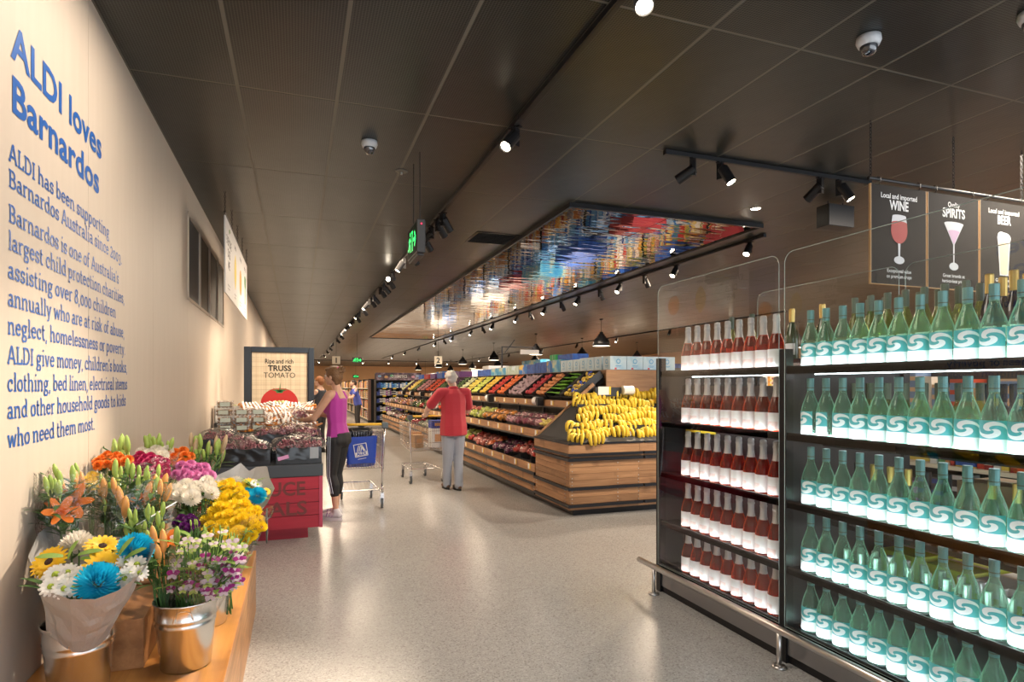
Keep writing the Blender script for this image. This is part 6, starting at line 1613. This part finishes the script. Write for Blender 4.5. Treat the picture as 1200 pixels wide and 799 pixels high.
# ---------------------------------------------------------------- trolleys
def make_trolley(label, loc, rz):
    t = thing('shopping_trolley', label, 'trolley', loc, rz)
    ch = M['chrome']
    MB().tube([(-.25,0,1.035),(.25,0,1.035)], .016, 12).build('handle', pm('yellow_handle', (.80,.48,.04), .4), t, smooth=True)
    for s_ in (-1, 1):
        MB().box(s_*.29-.035,-.03,.985,s_*.29+.035,.05,1.055).build('handle_end', pm('grey_handle_end', (.10,.13,.15), .5), t, bevel=.008)
        MB().tube([(s_*.285,.02,1.0),(s_*.28,.03,.80),(s_*.265,.05,.50),(s_*.26,.05,.30)], .013, 8).build('upright', ch, t, smooth=True)
        MB().tube([(s_*.26,.05,.30),(s_*.26,.04,.20),(s_*.24,.25,.20),(s_*.19,.82,.22)], .012, 8).build('chassis_tube', ch, t, smooth=True)
        MB().tube([(s_*.265,.05,.50),(s_*.2,.88,.56)], .008, 6).build('basket_rail', ch, t)
        MB().tube([(s_*.28,.03,.95),(s_*.22,.92,.90)], .008, 6).build('basket_rail', ch, t)
    MB().tube([(-.19,.82,.22),(.19,.82,.22)], .010, 8).build('chassis_tube', ch, t)
    MB().tube([(-.24,.25,.20),(.24,.25,.20)], .008, 8).build('chassis_tube', ch, t)
    w_ = MB()
    def rib(pts, r=.0022): w_.tube(pts, r, 4)
    n = 17
    for k in range(n+1):
        u = -1+2*k/n
        rib([(u*.27,.045,.95),(u*.255,.05,.50),(u*.195,.88,.56),(u*.21,.92,.90)])
    for s_ in (-1, 1):
        for k in range(1, 20):
            v = k/20; rib([(s_*(.265-.065*v),.05+.83*v,.50+.06*v),(s_*(.28-.06*v),.03+.89*v,.95-.05*v)])
        for z in (.62,.74,.85): rib([(s_*.272,.04,z),(s_*.205,.90,z)], .003)
    for z in (.50,.62,.80,.95): rib([(-.27,.045,z),(.27,.045,z)], .0035)
    for z in (.56,.7,.9): rib([(-.21,.90,z),(.21,.90,z)], .0035)
    for k in range(1, 9): v = k/9; rib([(-.265+.065*v,.05+.83*v,.50+.06*v),(.265-.065*v,.05+.83*v,.50+.06*v)])
    for k in range(9): u = -.16+.04*k; rib([(u,.25,.205),(u,.82,.225)])
    w_.build('wire_basket', ch, t, kind='stuff')
    for (x, y, z) in ((-.26,.05,.2),(.26,.05,.2),(-.19,.78,.2),(.19,.78,.2)):
        c = MB().box(x-.018,y-.01,z-.07,x+.018,y+.05,z).box(x-.022,y+.0,.06,x-.017,y+.06,z-.05).box(x+.017,y+.0,.06,x+.022,y+.06,z-.05).build('caster', ch, t)
        MB().lathe([(.0,-.015),(.045,-.015),(.062,-.012),(.0625,.012),(.045,.015),(0,.015)], 20, Matrix.Translation((x, y+.035, .0625)) @ Matrix.Rotation(PI/2, 4, 'Y')).build('wheel', pm('grey_wheel', (.10,.11,.12), .5), c)
        MB().lathe([(0,-.0165),(.028,-.016),(.028,.016),(0,.0165)], 14, Matrix.Translation((x, y+.035, .0625)) @ Matrix.Rotation(PI/2, 4, 'Y')).build('hub', M['steel'], c)
    return t
make_trolley('silver wire shopping trolley with a yellow handle standing behind the woman', (.72, 7.44, 0), -.03)
bgm = pm('blue_bag', (.012,.055,.42), .45, bump=.4, bscale=12)
bag_ = thing('shopping_bag', 'blue shopping bag with white square logo hanging in the nearer trolley', 'bag', (.735, 7.53, .535))
q = MB(); 
def bfn(u, v): 
    a = v*2*PI; ww = .165+.02*u; x = ww*max(-1, min(1, 1.35*math.cos(a))); y = .055*max(-1, min(1, 1.35*math.sin(a)))
    return (x, y+.006*noise.noise(Vector((x*14, u*5, a))), u*.35 - (.03*math.sin(a*1.0) if u < .05 else 0) + .02*x)
q.grid(bfn, 8, 36); q.poly([bfn(0, k/36) for k in range(36)]); q.build('bag_body', bgm, bag_, smooth=True)
MB().tube([(-.09,0,.34),(-.08,0,.40),(-.03,0,.43),(.03,0,.43),(.08,0,.40),(.09,0,.34)], .006, 6).build('handle', bgm, bag_)
LG = Matrix.Translation((-.01,-.062,.19)) @ Matrix.Rotation(-.16, 4, 'Y')
lg = MB(); s_ = .078
for (x0, z0, x1, z1) in ((-s_,-s_,s_,-s_+.008),(-s_,s_-.008,s_,s_),(-s_,-s_,-s_+.008,s_),(s_-.008,-s_,s_,s_)): lg.box(x0,-.001,z0,x1,.0,z1, LG)
lg.box(-.068,-.001,-.066,.068,0,-.022, LG)
for k in range(3): lg.poly([LG @ Vector(p) for p in ((-.05+k*.022,-.001,-.015),(-.04+k*.022,-.001,-.015),(-.01+k*.02,-.001,.06),(-.02+k*.02,-.001,.06))])
lg.poly([LG @ Vector(p) for p in ((.0,-.001,.06),(.025,-.001,.06),(.055,-.001,-.015),(.03,-.001,-.015))]); lg.build('logo_frame', M['print_w'], bag_)
o = text('ALDI', .05, bgm, bag_, LG @ Vector((0,-.0018,-.060)), (PI/2, -.16, 0), bold=.002, fit=.11)
MB().box(-.05,-.001,-.108,.05,0,-.102, LG).build('small_print', M['print_w'], bag_)
hb = thing('handbag', 'black handbag resting in the child seat of the nearer trolley', 'bag', (.72, 7.58, .90))
q = MB(); q.ball((0,0,.03), (.17,.075,.085), 16, 10); q.build('bag_body', pm('black_leather', (.015,.015,.017), .4, bump=.4, bscale=40), hb, smooth=True)
MB().tube([(-.10,-.06,.08),(-.06,-.09,-.02),(.02,-.095,-.045),(.10,-.08,0),(.14,-.05,.09)], .009, 8).build('strap', M['black_satin'], hb, smooth=True)
MB().ball((.02,0,.12), (.05,.04,.02), 10, 6).build('blue_lining', bgm, hb)
make_trolley('silver wire shopping trolley with a yellow handle being pushed by the man', (1.90, 9.14, 0), .10)
gd = [('white carton with a blue top in the man\'s trolley', 1.98, 9.28, .535, .26, .2, .30, 'w'), ('blue pack in the man\'s trolley', 1.98, 9.28, .836, .25, .19, .12, 'b'), ('brown paper pack low in the man\'s trolley', 1.72, 9.30, .535, .14, .22, .20, 'n'), ('orange and blue pack leaning in the man\'s trolley', 1.74, 9.60, .56, .15, .2, .2, 'o')]
cm = {'w': pm('white_pack', (.72,.72,.72), .5), 'b': pm('blue_pack', (.02,.05,.35), .5), 'n': pm('brown_pack', (.45,.28,.14), .6), 'o': pm('orange_pack', (.6,.3,.12), .5)}
for lb, x, y, z, w2, d2, h2, c in gd:
    t = thing('grocery_pack', lb, 'box', (x, y, z), .10)
    MB().box(0,0,0,w2,d2,h2).build('pack', cm[c], t, bevel=.004); MB().box(w2*.2,-.001,h2*.3,w2*.8,0,h2*.7).build('front_print', cm['o' if c != 'o' else 'b'], t)

# ---------------------------------------------------------------- people
SKIN = pm('skin', (.62,.36,.25), .5, sub=.15, noise=.08, nscale=20); SKIN2 = pm('skin_pale', (.66,.42,.32), .5, sub=.15)
def chain_balls(mb, pts, step=.35, nn=10, kk=7):
    """pts: (point, radius or (rx,ry,rz)); overlapping balls between successive points"""
    for i in range(len(pts)-1):
        p, r = pts[i]; q, s_ = pts[i+1]; p = Vector(p); q = Vector(q)
        r = Vector(r) if isinstance(r, (tuple, list)) else Vector((r,)*3); s_ = Vector(s_) if isinstance(s_, (tuple, list)) else Vector((s_,)*3)
        n = max(2, int((q-p).length/(min(min(r), min(s_))*step))+1)
        for k in range(n+1):
            u = k/n; rr = r.lerp(s_, u); mb.ball(p.lerp(q, u), tuple(rr), nn, kk)
def blob(mb, name, mat, parent, voxel=.008, smooth=4, factor=.5, **tags):
    o = mb.build(name, mat, parent, smooth=True, **tags)
    m_ = o.modifiers.new('r', 'REMESH'); m_.mode = 'VOXEL'; m_.voxel_size = voxel; m_.use_smooth_shade = True
    s_ = o.modifiers.new('s', 'SMOOTH'); s_.iterations = smooth; s_.factor = factor
    return o
def hand(mb, wrist, elbow, palmdir, curl, side):
    """palm, four fingers and a thumb; palmdir = where the fingers point"""
    w_ = Vector(wrist); d = Vector(palmdir).normalized(); c = Vector(curl).normalized(); c = (c-d*c.dot(d)).normalized(); s_ = d.cross(c)*side
    chain_balls(mb, [(w_, .025), (w_+d*.035, .026), (w_+d*.075, .022)])
    for k in range(-1, 2, 2): chain_balls(mb, [(w_+d*.03+s_*.016*k, .018), (w_+d*.078+s_*.020*k, .014)])
    for k, ln in enumerate((.072,.082,.076,.058)):
        b_ = w_+d*.08+s_*(.030-.020*k); u = ln/3
        p1 = b_+d*u*.9+c*u*.35; p2 = p1+d*u*.55+c*u*.85; p3 = p2+c*u*.95-d*u*.1
        chain_balls(mb, [(b_, .0095), (p1, .009), (p2, .0083), (p3, .007)], .6, 8, 6)
    t0_ = w_+d*.025+s_*.030; t1_ = t0_+d*.03+s_*.022+c*.01; chain_balls(mb, [(t0_-s_*.01, .013), (t1_, .011), (t1_+d*.028+c*.015, .009)], .6, 8, 6)
def head_balls(mb, c, f, s_=1.0):
    """skull, jaw, nose, ears around centre C facing F (unit vector in plan)"""
    c = Vector(c); f = Vector(f).normalized(); r_ = Vector((f.y, -f.x, 0))
    Mx = Matrix(((r_.x, f.x, 0, 0), (r_.y, f.y, 0, 0), (0, 0, 1, 0), (0, 0, 0, 1)))
    def B(x, y, z, rx, ry, rz): mb.ball(c+Mx.to_3x3() @ Vector((x, y, z))*s_, (rx*s_, ry*s_, rz*s_), 14, 10, M=Mx)
    B(0,-.012,.022,.074,.092,.088); B(0,.018,-.03,.060,.072,.072); B(0,.045,-.075,.038,.040,.030); B(0,.0,-.055,.052,.06,.05)
    B(0,.092,-.012,.011,.015,.020); B(0,.101,-.026,.014,.013,.010); B(0,.082,-.054,.024,.012,.007); B(0,.080,-.062,.022,.011,.007)
    B(0,.078,.022,.045,.012,.010)
    for k in (-1, 1): B(k*.075,-.008,-.012,.010,.020,.030); B(k*.042,.062,-.028,.020,.018,.018)
    return Mx
def face(parent, c, f, s_=1.0, lip=(.5,.16,.14)):
    c = Vector(c); f = Vector(f).normalized(); r_ = Vector((f.y, -f.x, 0))
    P = lambda x, y, z: c+(r_*x+f*y+Vector((0,0,z)))*s_
    e = MB(); 
    for k in (-1, 1): e.ball(P(k*.031,.076,.004), (.012*s_,)*3, 10, 8)
    ew = e.build('eyes', pm('eye_white', (.75,.73,.7), .2), parent, smooth=True)
    e = MB()
    for k in (-1, 1): e.ball(P(k*.031,.0835,.004), (.0062*s_,)*3, 8, 6)
    e.build('irises', pm('iris', (.08,.05,.03), .2), ew, smooth=True)
    e = MB()
    for k in (-1, 1): e.tube([P(k*.015,.092,.026), P(k*.032,.090,.031), P(k*.050,.078,.025)], .003, 5)
    e.build('eyebrows', pm('brow', (.14,.09,.05), .8), parent)
    MB().tube([P(-.022,.090,-.058), P(0,.0975,-.057), P(.022,.090,-.058)], .0035, 6).build('lips', pm('lips', lip, .45), parent, smooth=True)
def shoe(parent, ankle, f, mat, sole, accent=None):
    a = Vector(ankle); f = Vector(f).normalized(); r_ = Vector((f.y, -f.x, 0))
    s_ = MB(); chain_balls(s_, [(a+Vector((0,0,-.015)), .042), (a+Vector((0,0,-.04))+f*.0, .044), (a+f*.09+Vector((0,0,-.052)), .040), (a+f*.15+Vector((0,0,-.058)), (.036,.036,.028))]); chain_balls(s_, [(a-f*.035+Vector((0,0,-.045)), .036), (a, .042)])
    o = blob(s_, 'shoe', mat, parent, .007, 3)
    q = MB(); 
    pts = []
    for k in range(24):
        t_ = 2*PI*k/24; x = math.cos(t_); y = math.sin(t_); wd = .043-.006*(x < 0)*-x; pts.append(a+f*(.055+x*.13)+r_*(y*wd*(1 if x < .6 else .93))+Vector((0,0,-a.z)))
    n = len(pts); v0 = [tuple(p) for p in pts]; v1 = [tuple(p+Vector((0,0,.028))) for p in pts]
    q.v = v0+v1; q.f = [tuple(range(n))[::-1], tuple(range(n, 2*n))] + [(k, (k+1) % n, n+(k+1) % n, n+k) for k in range(n)]; q.m = [0]*len(q.f)
    q.build('sole', sole, o)
    if accent:
        e = MB()
        for k in range(3): e.tube([a+f*(.03+.035*k)+r_*.040+Vector((0,0,-.06)), a+f*(.02+.035*k)+r_*.03+Vector((0,0,-.02)), a+f*(.025+.03*k)+Vector((0,0,-.004-.012*k)), a+f*(.02+.035*k)-r_*.03+Vector((0,0,-.02)), a+f*(.03+.035*k)-r_*.040+Vector((0,0,-.06))], .005, 5)
        e.build('stripes', accent, o)
    return o
F_ = Vector((0,1,0))
# --- woman choosing grapes
O_ = Vector((.43, 7.10)); fd = Vector((-.82,.57))
wo = thing('person', 'woman in magenta sleeveless top and black cropped leggings holding a bag of grapes', 'person', (O_.x, O_.y, 0), math.atan2(fd.y, fd.x)-PI/2)
LS, RS = (-.165,.0,1.395), (.165,.0,1.395); LE, RE = (-.205,.17,1.135), (.20,.20,1.15); LW, RW = (-.115,.375,1.105), (.075,.40,1.20)
bd_ = MB()
chain_balls(bd_, [((0,-.015,.90),(.155,.115,.10)),((0,0,1.05),(.118,.085,.10)),((0,.005,1.22),(.135,.095,.10)),((0,-.005,1.34),(.14,.085,.07)),((0,-.005,1.41),(.08,.06,.05)),((0,.005,1.47),(.048,.05,.05)),((0,.03,1.54),(.046,.05,.05))])
for S_p, E_p, W_p in ((LS, LE, LW), (RS, RE, RW)):
    chain_balls(bd_, [((S_p[0]*.6,S_p[1],S_p[2]+.01), .05), (S_p, .052), (Vector(S_p).lerp(Vector(E_p), .5), .046), (E_p, .036), (Vector(E_p).lerp(Vector(W_p), .35), .037), (W_p, .024)])
hand(bd_, LW, LE, Vector(LW)-Vector(LE)+Vector((.08,.05,0)), (.3,0,.95), -1); hand(bd_, RW, RE, Vector(RW)-Vector(RE)+Vector((-.03,.05,-.02)), (-.3,.1,-.9), -1)
LH, RH = (-.085,-.01,.88), (.085,-.01,.88); LK, RK = (-.085,.02,.50), (.08,.05,.50); LA, RA = (-.09,-.04,.105), (.08,.06,.105)
for H, K, A in ((LH, LK, LA), (RH, RK, RA)):
    chain_balls(bd_, [(H, .085), (Vector(H).lerp(Vector(K), .5), .070), (K, .052), (Vector(K).lerp(Vector(A), .3)+Vector((0,-.02,0)), .053), (Vector(K).lerp(Vector(A), .8), .034), (A, .034)])
hc = (0,.055,1.607); head_balls(bd_, hc, (-.1,.97,0), .98)
blob(bd_, 'body', SKIN, wo, .0062, 3)
face(wo, hc, (-.1,.97,0), .98)
tp = MB(); chain_balls(tp, [((0,-.015,.93),(.170,.125,.05)),((0,-.008,1.0),(.150,.108,.06)),((0,0,1.07),(.134,.097,.08)),((0,.007,1.22),(.150,.108,.10)),((0,-.005,1.33),(.150,.096,.06))])
for k in (-1, 1): tp.ball((k*.062,.085,1.235), (.058,.05,.058), 12, 8); chain_balls(tp, [((k*.09,-.02,1.36),.055),((k*.085,0,1.42),(.038,.05,.03))])
blob(tp, 'sleeveless_top', pm('magenta_top', (.42,.03,.31), .7, sheen=.3, bump=.25, bscale=18), wo, .008, 4)
lg_ = MB(); chain_balls(lg_, [((0,-.02,.95),(.160,.125,.05)),((0,-.025,.88),(.170,.135,.08))])
for H, K, A in ((LH, LK, LA), (RH, RK, RA)):
    H, K, A = Vector(H), Vector(K), Vector(A); chain_balls(lg_, [(H, .094), (H.lerp(K, .5), .079), (K, .060), (K.lerp(A, .3)+Vector((0,-.02,0)), .060), (K.lerp(A, .52)+Vector((0,-.01,0)), .052)])
for k in (-1, 1): lg_.ball((k*.072,-.055,.89), (.083,.072,.085), 12, 8)
lo_ = blob(lg_, 'leggings', pm('black_leggings', (.012,.012,.014), .65, bump=.2, bscale=14), wo, .008, 4)
sp_m = pm('pale_stripe', (.50,.56,.66), .6)
for H, K, A, k in ((LH, LK, LA, -1), (RH, RK, RA, 1)):
    H, K, A = Vector(H), Vector(K), Vector(A)
    for j in (0, 1):
        off = .012*(j*2-1)
        MB().tube([H+Vector((k*.096,off,.06)), H.lerp(K,.5)+Vector((k*.080,off,0)), K+Vector((k*.060,off,0)), K.lerp(A,.5)+Vector((k*.053,off-.012,0))], .0045, 6).build('side_stripe', sp_m, lo_)
hr = MB(); hv = Vector(hc)
hr.ball(hv+Vector((0,-.022,.035)), (.086,.098,.088), 16, 12); hr.ball(hv+Vector((0,-.05,-.005)), (.080,.065,.07), 14, 10); hr.ball(hv+Vector((0,.045,.075)), (.062,.045,.028), 12, 8)
chain_balls(hr, [(hv+Vector((0,-.06,-.03)), (.07,.04,.05)), (hv+Vector((0,-.06,-.085)), (.05,.025,.03))])
for k in range(26):
    a = random.uniform(0, 2*PI); b_ = random.uniform(-.4, 1.2); p = hv+Vector((0,-.095,.062))+Vector((math.cos(a)*math.cos(b_)*.03, math.sin(a)*math.cos(b_)*.025, math.sin(b_)*.03)); chain_balls(hr, [(p, .018), (p+Vector((random.uniform(-.025,.025), -.02, random.uniform(-.02,.035))), .008)], .7, 8, 6)
blob(hr, 'hair', pm('brown_blond_hair', (.17,.085,.035), .5, noise=.5, nscale=35, bump=.8, bscale=90), wo, .007, 2)
MB().lathe([(.026,-.008),(.034,0),(.026,.008)], 14, Matrix.Translation(hv+Vector((-.01,-.07,.085))) @ Matrix.Rotation(-.8, 4, 'X')).build('hair_tie', pm('pink_hair_tie', (.75,.05,.22), .6), wo, smooth=True)
for A in (LA, RA): shoe(wo, A, (-.05,1,0), pm('white_trainer', (.62,.60,.64), .5), pm('white_sole', (.65,.62,.66), .5), pm('purple_stripe', (.22,.04,.32), .5))
MB().lathe([(.029,-.004),(.031,0),(.029,.004)], 16, Matrix.Translation(Vector(LW).lerp(Vector(LE), .06)) @ (Vector(LW)-Vector(LE)).to_track_quat('Z', 'Y').to_matrix().to_4x4()).build('bracelet', M['gold'], wo)
hg = dup(g0, None, None, 'open dark tray of red grapes in film held by the woman', 'bags of red grapes on the red bin')
Rw = Matrix.Rotation(math.atan2(fd.y, fd.x)-PI/2, 4, 'Z'); pw_ = Rw @ Vector((-.035,.475,1.135)); hg.location = (O_.x+pw_.x, O_.y+pw_.y, pw_.z); hg.rotation_euler = (.35,.25,.9); hg.scale = (.75,.75,1.0)
# --- man with trolley
O2 = Vector((2.13, 8.50)); fd2 = Vector((-.12,1.0))
mn = thing('person', 'white-haired man in a red polo shirt and pale grey trousers pushing a trolley', 'person', (O2.x, O2.y, 0), math.atan2(fd2.y, fd2.x)-PI/2)
LS, RS = (-.20,.0,1.40), (.20,.0,1.40); LE, RE = (-.33,.17,1.17), (.30,.15,1.13); LW, RW = (-.255,.49,1.055), (.10,.50,1.055)
bd_ = MB()
chain_balls(bd_, [((0,-.01,.92),(.165,.12,.10)),((0,0,1.08),(.155,.12,.10)),((0,0,1.25),(.165,.115,.10)),((0,0,1.37),(.16,.09,.06)),((0,-.0,1.43),(.08,.065,.05)),((0,.015,1.48),(.058,.058,.05)),((0,.03,1.53),(.055,.058,.04))])
for S_p, E_p, W_p in ((LS, LE, LW), (RS, RE, RW)):
    chain_balls(bd_, [((S_p[0]*.6,0,S_p[2]+.01), .055), (S_p, .058), (Vector(S_p).lerp(Vector(E_p), .5), .050), (E_p, .042), (Vector(E_p).lerp(Vector(W_p), .35), .042), (W_p, .029)])
hand(bd_, LW, LE, (0.05,.9,.12), (0,.25,-1), -1); hand(bd_, RW, RE, (-.05,.9,.12), (0,.25,-1), 1)
LH, RH = (-.09,0,.88), (.09,0,.88); LK, RK = (-.08,.03,.49), (.075,.0,.49); LA, RA = (-.06,.10,.10), (.05,-.08,.10)
for H, K, A in ((LH, LK, LA), (RH, RK, RA)):
    chain_balls(bd_, [(H, .088), (Vector(H).lerp(Vector(K), .5), .072), (K, .055), (Vector(K).lerp(Vector(A), .4), .048), (A, .038)])
hc2 = (-.01,.06,1.60); head_balls(bd_, hc2, (.35,.92,0), 1.0)
blob(bd_, 'body', SKIN2, mn, .0065, 3)
face(mn, hc2, (.35,.92,0), 1.0, (.5,.22,.2))
sh_ = MB(); chain_balls(sh_, [((0,-.01,.80),(.215,.175,.03)),((0,-.005,.92),(.212,.172,.08)),((0,.0,1.08),(.192,.148,.10)),((0,0,1.25),(.198,.135,.10)),((0,-.005,1.37),(.185,.105,.06)),((0,0,1.44),(.09,.08,.03))])
for S_p, E_p in ((LS, LE), (RS, RE)): chain_balls(sh_, [((S_p[0]*.6,0,S_p[2]), .075), (S_p, .075), (Vector(S_p).lerp(Vector(E_p), .72), .076)])
blob(sh_, 'polo_shirt', pm('red_polo', (.50,.025,.045), .75, sheen=.3, bump=.45, bscale=7), mn, .009, 4)
cl = MB(); cl.lathe([(.072,-.02),(.076,.0),(.066,.018),(.063,.015)], 20, Matrix.Translation((0,.01,1.465)) @ Matrix.Rotation(-.2, 4, 'X')); cl.build('collar', pm('red_collar', (.45,.02,.04), .7), mn, smooth=True)
tr_ = MB(); chain_balls(tr_, [((0,-.01,.95),(.165,.125,.05)),((0,-.015,.88),(.175,.14,.08))])
for H, K, A in ((LH, LK, LA), (RH, RK, RA)):
    H, K, A = Vector(H), Vector(K), Vector(A); chain_balls(tr_, [(H, .102), (H.lerp(K, .5), .092), (K, .078), (K.lerp(A, .5), .070), (A+Vector((0,-.005,-.025)), .066)])
blob(tr_, 'trousers', pm('pale_grey_trousers', (.36,.39,.46), .75, bump=.5, bscale=6), mn, .009, 4)
hr = MB(); hv = Vector(hc2); fx = Vector((.35,.92,0)).normalized()
hr.ball(hv+Vector((0,0,.034))-fx*.02, (.087,.096,.082), 16, 12); hr.ball(hv-fx*.05+Vector((0,0,-.008)), (.080,.062,.062), 14, 10)
for k in range(30):
    a = random.uniform(0, 2*PI); b_ = random.uniform(-.1,1.3); d = Vector((math.cos(a)*math.cos(b_), math.sin(a)*math.cos(b_), math.sin(b_))); p = hv-fx*.02+Vector((0,0,.03))+Vector((d.x*.082, d.y*.09, d.z*.078))
    if d.dot(fx) < .5: hr.ball(p, .022, 8, 6)
blob(hr, 'hair', pm('white_hair', (.62,.59,.54), .7, bump=.8, bscale=70), mn, .008, 2)
for A in (LA, RA): shoe(mn, A, (0,1,0), pm('brown_shoe', (.16,.09,.055), .5), M['black_satin'])
# --- two small far figures
def far_person(label, loc, rz, shirt, hair, pants, lean=.0):
    t = thing('person', label, 'person', loc, rz)
    b_ = MB(); y = lean
    chain_balls(b_, [((0,0,.92),(.15,.11,.1)),((0,y*.5,1.2),(.15,.1,.1)),((0,y,1.38),(.14,.08,.05)),((0,y+.02,1.5),(.05,.05,.05))])
    for k in (-1, 1):
        chain_balls(b_, [((k*.17,y,1.37),.05),((k*.22,y+.12,1.12),.04),((k*.16,y+.36,1.08),.028)]); hand(b_, (k*.16,y+.36,1.08), (k*.22,y+.12,1.12), (0,1,0), (0,0,-1), -k)
        chain_balls(b_, [((k*.085,0,.88),.08),((k*.085,.03,.5),.055),((k*.085,0,.1),.036)])
    head_balls(b_, (0,y+.05,1.60), (0,1,0)); blob(b_, 'body', SKIN2, t, .01, 2)
    face(t, (0,y+.05,1.60), (0,1,0))
    s_ = MB(); chain_balls(s_, [((0,0,.86),(.18,.135,.05)),((0,y*.4,1.1),(.165,.125,.1)),((0,y,1.36),(.17,.10,.06))])
    for k in (-1, 1): chain_balls(s_, [((k*.12,y,1.37),.065),((k*.20,y+.06,1.24),.062)])
    blob(s_, 'shirt', shirt, t, .012, 3)
    s_ = MB(); chain_balls(s_, [((0,0,.90),(.16,.12,.06)),((0,0,.86),(.165,.125,.06))])
    for k in (-1, 1): chain_balls(s_, [((k*.085,0,.86),.09),((k*.085,.03,.5),.07),((k*.085,0,.11),.058)]); shoe(t, (k*.085,0,.10), (0,1,0), M['black_satin'], M['black_satin'])
    blob(s_, 'trousers', pants, t, .012, 3)
    s_ = MB(); s_.ball((0,y+.028,1.635), (.088,.096,.088), 14, 10); s_.ball((0,y-.02,1.59), (.08,.06,.08), 12, 8); blob(s_, 'hair', hair, t, .01, 2)
far_person('distant shopper in a blue shirt and dark trousers by the first aisle', (1.95, 21.0, 0), R(100), pm('blue_shirt', (.06,.09,.42), .7), pm('dark_hair', (.03,.02,.015), .6), M['black_satin'], .12)
far_person('distant shopper with brown hair seen between the poster and the woman', (.50, 14.2, 0), R(55), pm('dark_shirt', (.03,.035,.05), .7), pm('auburn_hair', (.28,.11,.04), .6), M['black_satin'], .0)
